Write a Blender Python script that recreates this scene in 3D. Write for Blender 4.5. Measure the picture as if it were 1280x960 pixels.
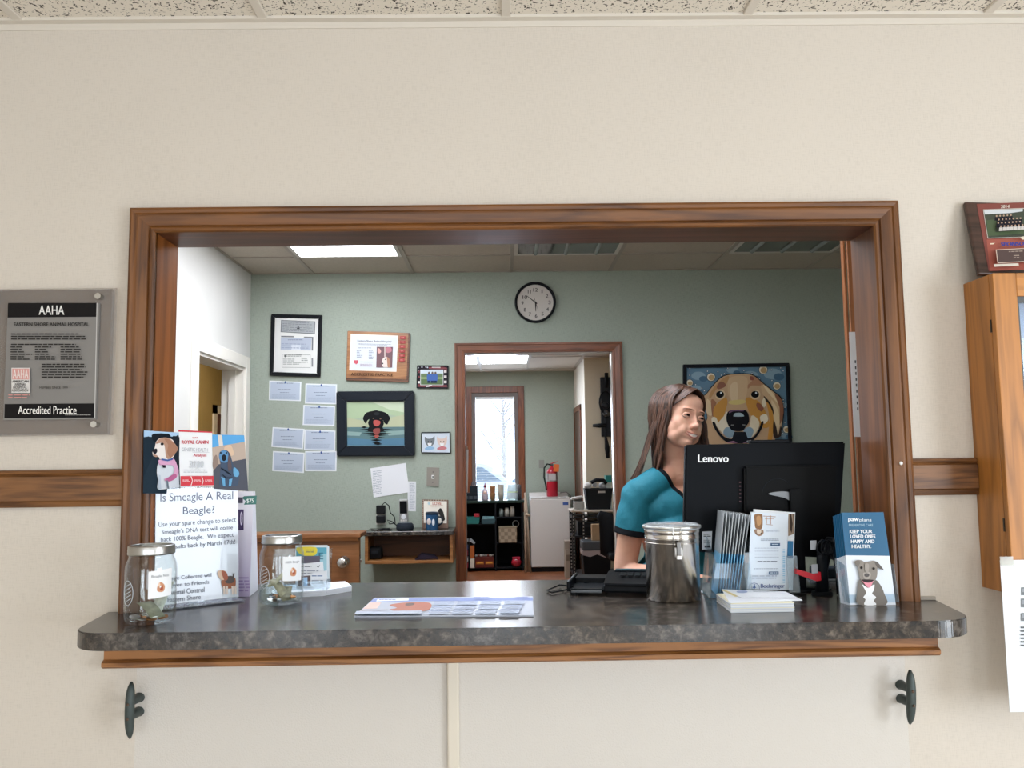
import bpy, bmesh, math, random
import numpy as np
from mathutils import Vector, Matrix
random.seed(7); rng = np.random.default_rng(7)
for o in list(bpy.data.objects): bpy.data.objects.remove(o)
SC = bpy.context.scene; COL = SC.collection
R = math.radians
# ---------------------------------------------------------------- camera
F_PX, PITCH, YAW, ROLL, DIST, EYE = 1040.9, .0908, .0116, -.013, 2.0213, 1.41
def _basis():
    cy, sy, cp, sp, cr, sr = math.cos(YAW), math.sin(YAW), math.cos(PITCH), math.sin(PITCH), math.cos(ROLL), math.sin(ROLL)
    f = Vector((sy*cp, cy*cp, sp)); r = Vector((cy, -sy, 0)); u = r.cross(f)
    return r*cr+u*sr, u*cr-r*sr, f
CR, CU, CF = _basis(); EYEP = Vector((0, -DIST, EYE))
cam = bpy.data.objects.new('camera', bpy.data.cameras.new('camera')); COL.objects.link(cam)
cam.matrix_world = Matrix(((CR.x, CU.x, -CF.x, EYEP.x), (CR.y, CU.y, -CF.y, EYEP.y), (CR.z, CU.z, -CF.z, EYEP.z), (0, 0, 0, 1)))
cam.data.sensor_fit = 'HORIZONTAL'; cam.data.sensor_width = 36; cam.data.lens = 36*F_PX/1280
cam.data.clip_start = .05; cam.data.clip_end = 200
SC.camera = cam
# ---------------------------------------------------------------- world, lights, exposure
SC.view_settings.view_transform = 'Standard'; SC.view_settings.look = 'None'
SC.view_settings.exposure = 0.06; SC.view_settings.gamma = 1; SC.view_settings.use_curve_mapping = False
W = bpy.data.worlds.new('sky'); SC.world = W; W.use_nodes = True
W.node_tree.nodes['Background'].inputs[0].default_value = (.80, .90, 1, 1)
W.node_tree.nodes['Background'].inputs[1].default_value = 3.2
def area(name, loc, target, sx, sy, power, color):
    l = bpy.data.lights.new(name, 'AREA'); l.shape = 'RECTANGLE'; l.size = sx; l.size_y = sy; l.energy = power; l.color = color
    o = bpy.data.objects.new(name, l); COL.objects.link(o); o.location = loc
    o.rotation_euler = (Vector(target)-Vector(loc)).to_track_quat('-Z', 'Y').to_euler()
    return o
# daylight through the waiting room's windows (right wall and the wall behind the camera)
area('window_daylight', (3.15, -2.6, 1.25), (0, -2.6, 1.25), 1.9, 1.7, 76, (.86, .93, 1))
for wx in (-1.75, -.05, 1.55): area('window_daylight', (wx, -5.15, 1.15), (wx, 0, 1.15), .8, 1.9, 18, (.88, .94, 1))
# daylight through the far room's window
area('window_daylight', (-.09, 9.45, 1.6), (-.09, 3, 1.2), .62, 1.3, 45, (.88, .94, 1))
LAMP = 11.5      # fluorescent diffusers' emission
# ---------------------------------------------------------------- projection helpers (photo pixel -> point on a real plane)
def ray(px, py):
    return (CR*(px-640)-CU*(py-480)+CF*F_PX)
def at(px, py, y=None, z=None, x=None):
    v = ray(px, py)
    t = (y-EYEP.y)/v.y if y is not None else (z-EYEP.z)/v.z if z is not None else (x-EYEP.x)/v.x
    return EYEP+v*t
class Plane:
    """a real plane: origin o, unit horizontal u, unit up w; local X=u, Z=w, -Y towards the viewer's side"""
    def __init__(s, o, u=(1, 0, 0), w=(0, 0, 1)):
        s.o = Vector(o); s.u = Vector(u).normalized(); s.w = Vector(w).normalized(); s.n = s.w.cross(s.u)
    def mat(s):
        m = Matrix.Identity(4)
        for i, c in enumerate((s.u, s.n, s.w, s.o)):
            for j in range(3): m[j][i] = c[j]
        return m
    def loc(s, px, py):
        v = ray(px, py); t = (s.o-EYEP).dot(s.n)/v.dot(s.n); p = EYEP+v*t-s.o
        return (p.dot(s.u), p.dot(s.w))
# ---------------------------------------------------------------- materials
def lin(h):
    h = h.lstrip('#'); c = [int(h[i:i+2], 16)/255 for i in (0, 2, 4)]
    return tuple(x/12.92 if x <= .04045 else ((x+.055)/1.055)**2.4 for x in c)+(1,)
_M = {}
def nodes(m):
    m.use_nodes = True; nt = m.node_tree; return nt, nt.nodes['Principled BSDF']
def mat(h, rough=.55, metal=0, var=0, vscale=30, bump=0, bscale=200, spec=.5, coat=0):
    if spec == .5 and not metal and sum(lin(h)[:3]) < .12: spec = .15
    k = (h, rough, metal, var, vscale, bump, bscale, spec, coat)
    if k in _M: return _M[k]
    m = bpy.data.materials.new('mat_'+h.strip('#')); nt, b = nodes(m); N, L = nt.nodes, nt.links
    c = lin(h); b.inputs['Base Color'].default_value = c; b.inputs['Roughness'].default_value = rough; b.inputs['Metallic'].default_value = metal
    b.inputs['Specular IOR Level'].default_value = spec; b.inputs['Coat Weight'].default_value = coat
    tc = None
    if var or bump: tc = N.new('ShaderNodeTexCoord')
    if var:
        n = N.new('ShaderNodeTexNoise'); n.inputs['Scale'].default_value = vscale; n.inputs['Detail'].default_value = 4
        r = N.new('ShaderNodeValToRGB'); r.color_ramp.elements[0].position = .3; r.color_ramp.elements[1].position = .7
        r.color_ramp.elements[0].color = tuple(x*(1-var) for x in c[:3])+(1,); r.color_ramp.elements[1].color = tuple(min(1, x*(1+var)) for x in c[:3])+(1,)
        L.new(tc.outputs['Object'], n.inputs['Vector']); L.new(n.outputs['Fac'], r.inputs[0]); L.new(r.outputs[0], b.inputs['Base Color'])
    if bump:
        n = N.new('ShaderNodeTexNoise'); n.inputs['Scale'].default_value = bscale; n.inputs['Detail'].default_value = 3
        u = N.new('ShaderNodeBump'); u.inputs['Strength'].default_value = bump; u.inputs['Distance'].default_value = .002
        L.new(tc.outputs['Object'], n.inputs['Vector']); L.new(n.outputs['Fac'], u.inputs['Height']); L.new(u.outputs[0], b.inputs['Normal'])
    _M[k] = m; return m
def wood(light, dark, axis='x', scale=1, rough=.35, contrast=1, fig=1.0):
    k = ('w', light, dark, axis, scale, rough, contrast, fig)
    if k in _M: return _M[k]
    m = bpy.data.materials.new('wood'); nt, b = nodes(m); N, L = nt.nodes, nt.links
    tc = N.new('ShaderNodeTexCoord'); mp = N.new('ShaderNodeMapping')
    s = {'x': (1.1, 14, 14), 'y': (14, 1.1, 14), 'z': (14, 14, 1.1)}[axis]; mp.inputs['Scale'].default_value = tuple(v*scale for v in s)
    L.new(tc.outputs['Object'], mp.inputs[0])
    n = N.new('ShaderNodeTexNoise'); n.inputs['Scale'].default_value = 1.0; n.inputs['Detail'].default_value = 3; n.inputs['Distortion'].default_value = .6
    L.new(mp.outputs[0], n.inputs['Vector'])
    mu = N.new('ShaderNodeMath'); mu.operation = 'MULTIPLY'; mu.inputs[1].default_value = 9*fig; L.new(n.outputs['Fac'], mu.inputs[0])
    fr = N.new('ShaderNodeMath'); fr.operation = 'PINGPONG'; fr.inputs[1].default_value = 1; L.new(mu.outputs[0], fr.inputs[0])
    n2 = N.new('ShaderNodeTexNoise'); n2.inputs['Scale'].default_value = 9; n2.inputs['Detail'].default_value = 5; L.new(mp.outputs[0], n2.inputs['Vector'])
    mx = N.new('ShaderNodeMath'); mx.operation = 'MULTIPLY_ADD'; mx.inputs[1].default_value = .55; L.new(n2.outputs['Fac'], mx.inputs[0])
    h = N.new('ShaderNodeMath'); h.operation = 'MULTIPLY'; h.inputs[1].default_value = .5*contrast; L.new(fr.outputs[0], h.inputs[0]); L.new(h.outputs[0], mx.inputs[2])
    r = N.new('ShaderNodeValToRGB'); r.color_ramp.elements[0].position = .25; r.color_ramp.elements[1].position = .72
    r.color_ramp.elements[0].color = lin(dark); r.color_ramp.elements[1].color = lin(light)
    L.new(mx.outputs[0], r.inputs[0]); L.new(r.outputs[0], b.inputs['Base Color'])
    b.inputs['Roughness'].default_value = rough
    u = N.new('ShaderNodeBump'); u.inputs['Strength'].default_value = .15; u.inputs['Distance'].default_value = .001; L.new(mx.outputs[0], u.inputs['Height']); L.new(u.outputs[0], b.inputs['Normal'])
    _M[k] = m; return m
def weave(light, dark, sc=260, strength=1, rough=.8):
    k = ('v', light, dark, sc)
    if k in _M: return _M[k]
    m = bpy.data.materials.new('wallpaper'); nt, b = nodes(m); N, L = nt.nodes, nt.links
    tc = N.new('ShaderNodeTexCoord'); fs = []
    for s in ((sc, sc, sc*.09), (sc*.09, sc*.09, sc), (3, 3, 3)):
        mp = N.new('ShaderNodeMapping'); mp.inputs['Scale'].default_value = s; n = N.new('ShaderNodeTexNoise'); n.inputs['Scale'].default_value = 1; n.inputs['Detail'].default_value = 2
        L.new(tc.outputs['Object'], mp.inputs[0]); L.new(mp.outputs[0], n.inputs['Vector']); fs.append(n)
    a = N.new('ShaderNodeMath'); a.operation = 'ADD'; L.new(fs[0].outputs['Fac'], a.inputs[0]); L.new(fs[1].outputs['Fac'], a.inputs[1])
    c = N.new('ShaderNodeMath'); c.operation = 'MULTIPLY_ADD'; c.inputs[1].default_value = .35; L.new(fs[2].outputs['Fac'], c.inputs[0]); L.new(a.outputs[0], c.inputs[2])
    r = N.new('ShaderNodeValToRGB'); r.color_ramp.elements[0].position = .9; r.color_ramp.elements[1].position = 1.0
    d = N.new('ShaderNodeMath'); d.operation = 'MULTIPLY'; d.inputs[1].default_value = .82; L.new(c.outputs[0], d.inputs[0])
    r.color_ramp.elements[0].position = .78; r.color_ramp.elements[1].position = 1.13 if False else 1.0
    r.color_ramp.elements[0].color = lin(dark); r.color_ramp.elements[1].color = lin(light)
    L.new(d.outputs[0], r.inputs[0]); L.new(r.outputs[0], b.inputs['Base Color']); b.inputs['Roughness'].default_value = rough
    u = N.new('ShaderNodeBump'); u.inputs['Strength'].default_value = .25*strength; u.inputs['Distance'].default_value = .0015; L.new(a.outputs[0], u.inputs['Height']); L.new(u.outputs[0], b.inputs['Normal'])
    _M[k] = m; return m
def emis(h, s):
    k = ('e', h, s)
    if k in _M: return _M[k]
    m = bpy.data.materials.new('lit_diffuser'); nt, b = nodes(m)
    b.inputs['Base Color'].default_value = (.8, .8, .8, 1); b.inputs['Emission Color'].default_value = lin(h); b.inputs['Emission Strength'].default_value = s
    _M[k] = m; return m
def clear(tint='ffffff', ior=1.45, rough=.03, haze=0.0):
    """thin clear sheet: see-through with a Fresnel gloss"""
    k = ('c', tint, ior, rough, haze)
    if k in _M: return _M[k]
    m = bpy.data.materials.new('clear'); m.use_nodes = True; nt = m.node_tree; N, L = nt.nodes, nt.links; N.clear()
    o = N.new('ShaderNodeOutputMaterial'); mx = N.new('ShaderNodeMixShader'); t = N.new('ShaderNodeBsdfTransparent'); g = N.new('ShaderNodeBsdfGlossy')
    f = N.new('ShaderNodeMath'); f.operation = 'MULTIPLY_ADD'; f.inputs[1].default_value = .75; f.inputs[2].default_value = .035
    lw = N.new('ShaderNodeLayerWeight'); lw.inputs[0].default_value = .5; pw = N.new('ShaderNodeMath'); pw.operation = 'POWER'; pw.inputs[1].default_value = 4.5; L.new(lw.outputs['Facing'], pw.inputs[0]); L.new(pw.outputs[0], f.inputs[0]); t.inputs[0].default_value = lin(tint); g.inputs['Roughness'].default_value = rough
    L.new(f.outputs[0], mx.inputs[0]); L.new(t.outputs[0], mx.inputs[1]); L.new(g.outputs[0], mx.inputs[2]); last = mx
    if haze:
        d = N.new('ShaderNodeBsdfDiffuse'); d.inputs[0].default_value = (.9, .95, 1, 1); m2 = N.new('ShaderNodeMixShader'); m2.inputs[0].default_value = haze
        L.new(mx.outputs[0], m2.inputs[1]); L.new(d.outputs[0], m2.inputs[2]); last = m2
    L.new(last.outputs[0], o.inputs[0]); _M[k] = m; return m
def laminate():
    m = bpy.data.materials.new('dark_laminate'); nt, b = nodes(m); N, L = nt.nodes, nt.links
    tc = N.new('ShaderNodeTexCoord'); cur = None
    n1 = N.new('ShaderNodeTexNoise'); n1.inputs['Scale'].default_value = 42; n1.inputs['Detail'].default_value = 8; n1.inputs['Roughness'].default_value = .7; n1.inputs['Distortion'].default_value = .35
    n2 = N.new('ShaderNodeTexNoise'); n2.inputs['Scale'].default_value = 5; n2.inputs['Detail'].default_value = 3
    v = N.new('ShaderNodeTexNoise'); v.noise_type = 'RIDGED_MULTIFRACTAL'; v.inputs['Scale'].default_value = 45; v.inputs['Detail'].default_value = 5; v.inputs['Distortion'].default_value = .5
    for n in (n1, n2, v): L.new(tc.outputs['Object'], n.inputs['Vector'])
    r1 = N.new('ShaderNodeValToRGB'); e = r1.color_ramp.elements; e[0].position = .36; e[0].color = lin('1d1f23'); e[1].position = .66; e[1].color = lin('6b655f')
    x = e.new(.5); x.color = lin('36322f')
    r2 = N.new('ShaderNodeValToRGB'); r2.color_ramp.elements[0].position = .38; r2.color_ramp.elements[1].position = .62; r2.color_ramp.elements[0].color = (.8, .84, .92, 1); r2.color_ramp.elements[1].color = (1.1, 1, .88, 1)
    mm = N.new('ShaderNodeMix'); mm.data_type = 'RGBA'; mm.blend_type = 'MULTIPLY'; mm.inputs[0].default_value = 1
    r3 = N.new('ShaderNodeValToRGB'); r3.color_ramp.elements[0].position = .9; r3.color_ramp.elements[1].position = 1.0; r3.color_ramp.elements[0].color = (0, 0, 0, 1); r3.color_ramp.elements[1].color = (.35, .35, .35, 1)
    m3 = N.new('ShaderNodeMix'); m3.data_type = 'RGBA'; m3.inputs[7].default_value = lin('857a70')
    L.new(n1.outputs['Fac'], r1.inputs[0]); L.new(n2.outputs['Fac'], r2.inputs[0]); L.new(r1.outputs[0], mm.inputs[6]); L.new(r2.outputs[0], mm.inputs[7])
    L.new(v.outputs['Fac'], r3.inputs[0]); L.new(r3.outputs[0], m3.inputs[0]); L.new(mm.outputs[2], m3.inputs[6]); L.new(m3.outputs[2], b.inputs['Base Color'])
    b.inputs['Roughness'].default_value = .2; b.inputs['Specular IOR Level'].default_value = .75
    return m
def tile(base='e6ded1', speck='4d463c'):
    m = bpy.data.materials.new('acoustic_tile'); nt, b = nodes(m); N, L = nt.nodes, nt.links
    tc = N.new('ShaderNodeTexCoord'); mk = []
    for i, (sc, rot, lo) in enumerate((((70, 130, 1), .5, .035), ((130, 70, 1), 1.7, .035), ((190, 190, 1), 0, .03))):
        mp = N.new('ShaderNodeMapping'); mp.inputs['Scale'].default_value = sc; mp.inputs['Rotation'].default_value = (0, 0, rot)
        no = N.new('ShaderNodeTexNoise'); no.inputs['Scale'].default_value = 1; no.inputs['Detail'].default_value = 1
        L.new(tc.outputs['Object'], mp.inputs[0]); L.new(mp.outputs[0], no.inputs['Vector'])
        r = N.new('ShaderNodeValToRGB'); r.color_ramp.elements[0].position = .66; r.color_ramp.elements[1].position = .70
        L.new(no.outputs['Fac'], r.inputs[0]); mk.append(r)
    a = N.new('ShaderNodeMath'); a.operation = 'MAXIMUM'; L.new(mk[0].outputs[0], a.inputs[0]); L.new(mk[1].outputs[0], a.inputs[1])
    a2 = N.new('ShaderNodeMath'); a2.operation = 'MAXIMUM'; L.new(a.outputs[0], a2.inputs[0]); L.new(mk[2].outputs[0], a2.inputs[1])
    mx = N.new('ShaderNodeMix'); mx.data_type = 'RGBA'; mx.inputs[6].default_value = lin(base); mx.inputs[7].default_value = lin(speck)
    L.new(a2.outputs[0], mx.inputs[0]); L.new(mx.outputs[2], b.inputs['Base Color']); b.inputs['Roughness'].default_value = .9
    return m
# ---------------------------------------------------------------- mesh builder
class MB:
    def __init__(s): s.v = []; s.f = []; s.m = []; s.mats = []; s.sm = []
    def mi(s, m):
        if m not in s.mats: s.mats.append(m)
        return s.mats.index(m)
    def add(s, vs, fs, m, smooth=False, M=None):
        k = len(s.v); i = s.mi(m)
        if M is not None: vs = [M @ Vector(v) for v in vs]
        s.v += [tuple(v) for v in vs]
        for f in fs: s.f.append(tuple(k+j for j in f)); s.m.append(i); s.sm.append(smooth)
        return s
    def addbm(s, bm, m, smooth=False, M=None):
        bm.verts.index_update(); s.add([v.co.copy() for v in bm.verts], [[v.index for v in f.verts] for f in bm.faces], m, smooth, M); bm.free(); return s
    def box(s, a, b, m, bev=0, M=None, seg=2):
        a = Vector(a); b = Vector(b); lo = Vector([min(x, y) for x, y in zip(a, b)]); hi = Vector([max(x, y) for x, y in zip(a, b)])
        bm = bmesh.new(); bmesh.ops.create_cube(bm, size=1); d = hi-lo; c = (hi+lo)/2
        for v in bm.verts: v.co = Vector((v.co.x*d.x+c.x, v.co.y*d.y+c.y, v.co.z*d.z+c.z))
        if bev: bmesh.ops.bevel(bm, geom=bm.edges[:], offset=min(bev, min(d)*.45), segments=seg, affect='EDGES', profile=.5)
        return s.addbm(bm, m, False, M)
    def prism(s, pts, m, d0, d1, plane='xz', bev=0, M=None, smooth=False):
        """polygon extruded: plane 'xz' extrudes along y, 'xy' along z, 'yz' along x"""
        mp = {'xz': lambda p, d: (p[0], d, p[1]), 'xy': lambda p, d: (p[0], p[1], d), 'yz': lambda p, d: (d, p[0], p[1])}[plane]
        n = len(pts); vs = [mp(p, d0) for p in pts]+[mp(p, d1) for p in pts]
        fs = [tuple(range(n)), tuple(range(2*n-1, n-1, -1))]+[(i, (i+1) % n, n+(i+1) % n, n+i) for i in range(n)]
        bm = bmesh.new(); bv = [bm.verts.new(v) for v in vs]
        for f in fs: bm.faces.new([bv[i] for i in f])
        bmesh.ops.recalc_face_normals(bm, faces=bm.faces[:])
        if bev: bmesh.ops.bevel(bm, geom=[e for e in bm.edges], offset=bev, segments=2, affect='EDGES')
        return s.addbm(bm, m, smooth, M)
    def lathe(s, prof, m, n=32, c=(0, 0, 0), M=None, smooth=True, closed=False):
        vs = []; fs = []; k = len(prof)
        for i in range(n):
            a = 2*math.pi*i/n
            for r, z in prof: vs.append((c[0]+r*math.cos(a), c[1]+r*math.sin(a), c[2]+z))
        for i in range(n):
            j = (i+1) % n
            for q in range(k-1 if not closed else k):
                q2 = (q+1) % k; fs.append((i*k+q, j*k+q, j*k+q2, i*k+q2))
        return s.add(vs, fs, m, smooth, M)
    def cyl(s, a, b, r, m, r2=None, n=16, smooth=True, caps=True):
        a = Vector(a); b = Vector(b); r2 = r if r2 is None else r2; d = (b-a); q = d.to_track_quat('Z', 'Y')
        vs = []
        for p, rr in ((a, r), (b, r2)):
            for i in range(n):
                t = 2*math.pi*i/n; vs.append(p+q @ Vector((rr*math.cos(t), rr*math.sin(t), 0)))
        s.add(vs, [(i, (i+1) % n, n+(i+1) % n, n+i) for i in range(n)], m, smooth)
        if caps: s.add(vs, [tuple(range(n-1, -1, -1)), tuple(range(n, 2*n))], m, False)
        return s
    def tube(s, pts, r, m, n=8, rad=None, flat=1.0):
        pts = [Vector(p) for p in pts]; k = len(pts); rings = []; up = None
        for i, p in enumerate(pts):
            t = (pts[min(i+1, k-1)]-pts[max(i-1, 0)]).normalized()
            if up is None: up = Vector((0, 0, 1)) if abs(t.z) < .9 else Vector((0, 1, 0))
            a = t.cross(up); a = a.normalized() if a.length > 1e-6 else Vector((1, 0, 0)); b = a.cross(t).normalized(); up = b
            rr = rad[i] if rad else r
            rings.append([p+a*rr*math.cos(2*math.pi*j/n)+b*rr*flat*math.sin(2*math.pi*j/n) for j in range(n)])
        vs = [v for g in rings for v in g]; fs = []
        for i in range(k-1):
            for j in range(n): fs.append((i*n+j, i*n+(j+1) % n, (i+1)*n+(j+1) % n, (i+1)*n+j))
        fs += [tuple(range(n-1, -1, -1)), tuple((k-1)*n+j for j in range(n))]
        return s.add(vs, fs, m, True)
    def ball(s, c, r, m, n=16, M=None):
        r = (r, r, r) if not hasattr(r, '__len__') else r
        bm = bmesh.new(); bmesh.ops.create_uvsphere(bm, u_segments=n, v_segments=max(6, n//2), radius=1)
        for v in bm.verts: v.co = Vector((v.co.x*r[0]+c[0], v.co.y*r[1]+c[1], v.co.z*r[2]+c[2]))
        return s.addbm(bm, m, True, M)
    def build(s, name, parent=None, loc=None, M=None, kind=None):
        me = bpy.data.meshes.new(name); me.from_pydata(s.v, [], s.f)
        for m in s.mats: me.materials.append(m)
        me.polygons.foreach_set('material_index', s.m); me.polygons.foreach_set('use_smooth', s.sm); me.update()
        o = bpy.data.objects.new(name, me); COL.objects.link(o)
        if parent is not None: o.parent = parent
        if M is not None: o.matrix_world = M if parent is None else o.matrix_world
        if loc is not None: o.location = loc
        if kind: o['kind'] = kind
        return o
def tag(o, label, cat, group=None):
    o['label'] = label; o['category'] = cat
    if group: o['group'] = group
    return o
def thing(name, label, cat, loc=(0, 0, 0), rz=0, group=None, plane=None):
    o = bpy.data.objects.new(name, None); COL.objects.link(o); o.empty_display_size = .05
    if plane is not None: o.matrix_world = plane.mat()
    else: o.location = loc; o.rotation_euler = (0, 0, rz)
    return tag(o, label, cat, group)
def struct(name, mb): return mb.build(name, kind='structure')
def copy_thing(src, loc, rz, label=None):
    c = src.copy(); COL.objects.link(c); c.location = loc; c.rotation_euler = (0, 0, rz)
    if label: c['label'] = label
    for ch in list(src.children):
        d = ch.copy(); COL.objects.link(d); d.parent = c
        for g in ch.children:
            e = g.copy(); COL.objects.link(e); e.parent = d
    return c
# ---------------------------------------------------------------- flat art on a plane, traced in photo pixels
_T = {}
def textmesh(s):
    if s in _T: return _T[s]
    cu = bpy.data.curves.new('t', 'FONT'); cu.body = s; cu.size = 1; cu.resolution_u = 3; cu.align_x = 'LEFT'
    o = bpy.data.objects.new('t', cu); COL.objects.link(o); bpy.context.view_layer.update()
    me = bpy.data.meshes.new_from_object(o.evaluated_get(bpy.context.evaluated_depsgraph_get()))
    vs = [v.co.copy() for v in me.vertices]; fs = [tuple(p.vertices) for p in me.polygons]
    bpy.data.objects.remove(o); bpy.data.curves.remove(cu); bpy.data.meshes.remove(me)
    x = [v.x for v in vs]; y = [v.y for v in vs]; bb = (min(x), min(y), max(x), max(y)); _T[s] = (vs, fs, bb); return _T[s]
def smooth(pts, n=5):
    P = [Vector(p) for p in pts]; k = len(P); out = []
    for i in range(k):
        a, b, c, d = P[i-1], P[i], P[(i+1) % k], P[(i+2) % k]
        for j in range(n):
            t = j/n; out.append(tuple(.5*((2*b)+(c-a)*t+(2*a-5*b+4*c-d)*t*t+(3*b-a-3*c+d)*t**3)))
    return out
class Art:
    """zoom = (x0,y0,x1,y1,W,H): coordinates are pixels of a zoomed crop of the photo"""
    def __init__(s, plane, zoom=None, base=-.001, step=.00025):
        s.p = plane; s.z = zoom; s.mb = MB(); s.y = base; s.step = step
    def L(s, x, y):
        if s.z: x0, y0, x1, y1, w, h = s.z; x = x0+x*(x1-x0)/w; y = y0+y*(y1-y0)/h
        return s.p.loc(x, y)
    def nxt(s): s.y -= s.step; return s.y
    def raw(s, pts, h, **k):
        y = s.nxt(); m = h if not isinstance(h, str) else mat(h, k.get('rough', .5))
        s.mb.add([(p[0], y, p[1]) for p in pts], [tuple(range(len(pts)))], m); return s
    def poly(s, pts, h, sm=0, **k):
        if sm: pts = smooth(pts, sm)
        return s.raw([s.L(*p) for p in pts], h, **k)
    def rect(s, x0, y0, x1, y1, h, **k): return s.poly([(x0, y0), (x1, y0), (x1, y1), (x0, y1)], h, **k)
    def ell(s, cx, cy, rx, ry, h, n=20, **k):
        return s.poly([(cx+rx*math.cos(2*math.pi*i/n), cy+ry*math.sin(2*math.pi*i/n)) for i in range(n)], h, **k)
    def line(s, pts, w, h, **k):
        y = s.nxt(); m = mat(h, .5); vs = []; n = len(pts)
        for i, p in enumerate(pts):
            a = Vector(pts[max(i-1, 0)]); b = Vector(pts[min(i+1, n-1)]); t = (b-a).normalized(); q = Vector((-t.y, t.x))*w/2
            for sg in (1, -1):
                l = s.L(p[0]+q.x*sg, p[1]+q.y*sg); vs.append((l[0], y, l[1]))
        s.mb.add(vs, [(2*i, 2*i+1, 2*i+3, 2*i+2) for i in range(n-1)], m); return s
    def text(s, t, x0, y0, x1, y1, h, bold=0, skew=0, fit=True):
        vs, fs, bb = textmesh(t); bw = bb[2]-bb[0]; bh = bb[3]-bb[1]; m = mat(h, .5) if isinstance(h, str) else h
        for dx in ((0,) if not bold else (-bold, 0, bold)):
            y = s.nxt(); out = []
            for v in vs:
                u = (v.x-bb[0])/bw; w = (v.y-bb[1])/bh
                l = s.L(x0+u*(x1-x0)+dx, y1-w*(y1-y0)+u*skew); out.append((l[0], y, l[1]))
            s.mb.add(out, fs, m)
        return s
    def greek(s, x0, y0, x1, y1, lines, h, fill=.45, seed=0, skew=0, ragged=.15):
        rr = random.Random(seed+int(x0*7+y0)); lh = (y1-y0)/lines; y = s.nxt(); m = mat(h, .6); vs = []; fs = []
        for i in range(lines):
            yy = y0+lh*i; x = x0; xe = x1-(x1-x0)*rr.random()*ragged
            while x < xe:
                w = min(lh*rr.uniform(1, 3.2), xe-x)
                k = len(vs)
                for (a, b) in ((x, yy), (x+w, yy), (x+w, yy+lh*fill), (x, yy+lh*fill)):
                    l = s.L(a, b+skew*(a-x0)/(x1-x0)); vs.append((l[0], y, l[1]))
                fs.append((k, k+1, k+2, k+3)); x += w+lh*.35
        s.mb.add(vs, fs, m); return s
    def build(s, name, parent): return s.mb.build(name, parent)
def slab(plane, corners, m, th=.001, y0=0.0, zoom=None):
    """thin card whose outline is given in photo pixels"""
    a = Art(plane, zoom); pts = [a.L(*c) for c in corners]
    return MB().prism(pts, m, y0, y0-th)
def mould(xl, xr, zt, zb, prof, m, Y=0, both=True):
    """mitred casing around an opening; prof = [(t, out)]"""
    mb = MB(); rings = []
    for t, h in prof: rings.append([(xl-t, Y-h, zb), (xl-t, Y-h, zt+t), (xr+t, Y-h, zt+t), (xr+t, Y-h, zb)])
    k = len(prof); mz, mx = m
    for i in range(k-1):
        for j in range(3):
            mb.add([rings[i][j], rings[i][j+1], rings[i+1][j+1], rings[i+1][j]], [(3, 2, 1, 0)], mx if j == 1 else mz)
    for j in (0, 3): mb.add([rings[i][j] for i in range(k)], [tuple(range(k))], mz)
    return mb
# ================================================================= ROOM SHELL
HC, HI, CT = 2.526, 2.57, 1.064
cream = weave('d3cabe', 'ccc3b7', 500, .5); lower = mat('d2ccc4', .7, bump=.5, bscale=260)
green = weave('a4ada0', '97a194', 420, .6); white = mat('dbd9d4', .6, var=.02, vscale=4)
oak_z = wood('784a1e', '4f2d11', 'z', 1, .42); oak_x = wood('784a1e', '4f2d11', 'x', 1, .42)
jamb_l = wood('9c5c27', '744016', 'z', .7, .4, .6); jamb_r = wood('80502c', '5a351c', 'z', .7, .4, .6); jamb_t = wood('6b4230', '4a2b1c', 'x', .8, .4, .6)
red_z = wood('8a4f2e', '60331b', 'z', 1, .35, .7); red_x = wood('8a4f2e', '60331b', 'x', 1, .35, .7)
honey_z = wood('b97a38', '94602a', 'z', .8, .45, 1.0, 1.3); honey_x = wood('bf7f3a', '8a5420', 'x', .8, .38, 1.1)
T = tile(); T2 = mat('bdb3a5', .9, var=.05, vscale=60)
teem = mat('d8d0c4', .5)
# front wall (pierced by the service opening), with the whiter panel under the counter
w = MB()
w.box((-2.7, 0, 0), (-.868, .12, HC+.1), cream).box((.948, 0, 0), (3.1, .12, HC+.1), cream).box((-.868, 0, 1.996), (.948, .12, HC+.1), cream)
w.box((-.868, 0, 0), (.948, .12, 1.028), lower)
struct('wall_front', w)
struct('wall_left', MB().box((-2.8, -5.2, 0), (-2.7, .12, HC+.1), cream))
w = MB().box((3.1, -5.2, 0), (3.2, -3.55, HC+.1), cream).box((3.1, -1.65, 0), (3.2, .12, HC+.1), cream).box((3.1, -3.55, 0), (3.2, -1.65, .4), cream).box((3.1, -3.55, 2.1), (3.2, -1.65, HC+.1), cream)
struct('wall_right', w)
w = MB(); xs = [-2.8, -2.15, -1.35, -.45, .35, 1.15, 1.95, 3.2]
for i in range(0, 8, 2): w.box((xs[i], -5.3, 0), (xs[i+1], -5.2, HC+.1), cream)
for i in range(1, 7, 2): w.box((xs[i], -5.3, 0), (xs[i+1], -5.2, .2), cream).box((xs[i], -5.3, 2.1), (xs[i+1], -5.2, HC+.1), cream)
struct('wall_rear', w)
struct('floor', MB().box((-2.8, -5.3, -.1), (3.2, .12, 0), mat('bdb4a8', .35, var=.06, vscale=8)))
c = MB().box((-2.8, -5.3, HC), (3.2, .12, HC+.05), T)
ceil = struct('ceiling', c)
g = MB(); x0 = -1.1999
for k in range(-2, 8):
    x = x0+.61*k
    if x < 3.1: g.box((x-.012, -5.2, HC-.007), (x+.012, 0, HC), teem, .002)
for y in (-.92, -1.53, -2.14, -2.75, -3.36, -3.97, -4.58): g.box((-2.7, y-.012, HC-.0068), (3.1, y+.012, HC), teem)
g.box((-2.7, -.022, HC-.008), (3.1, 0, HC), teem).box((-2.7, -.003, HC-.024), (3.1, 0, HC), teem)
struct('trim_1', g)
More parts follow.
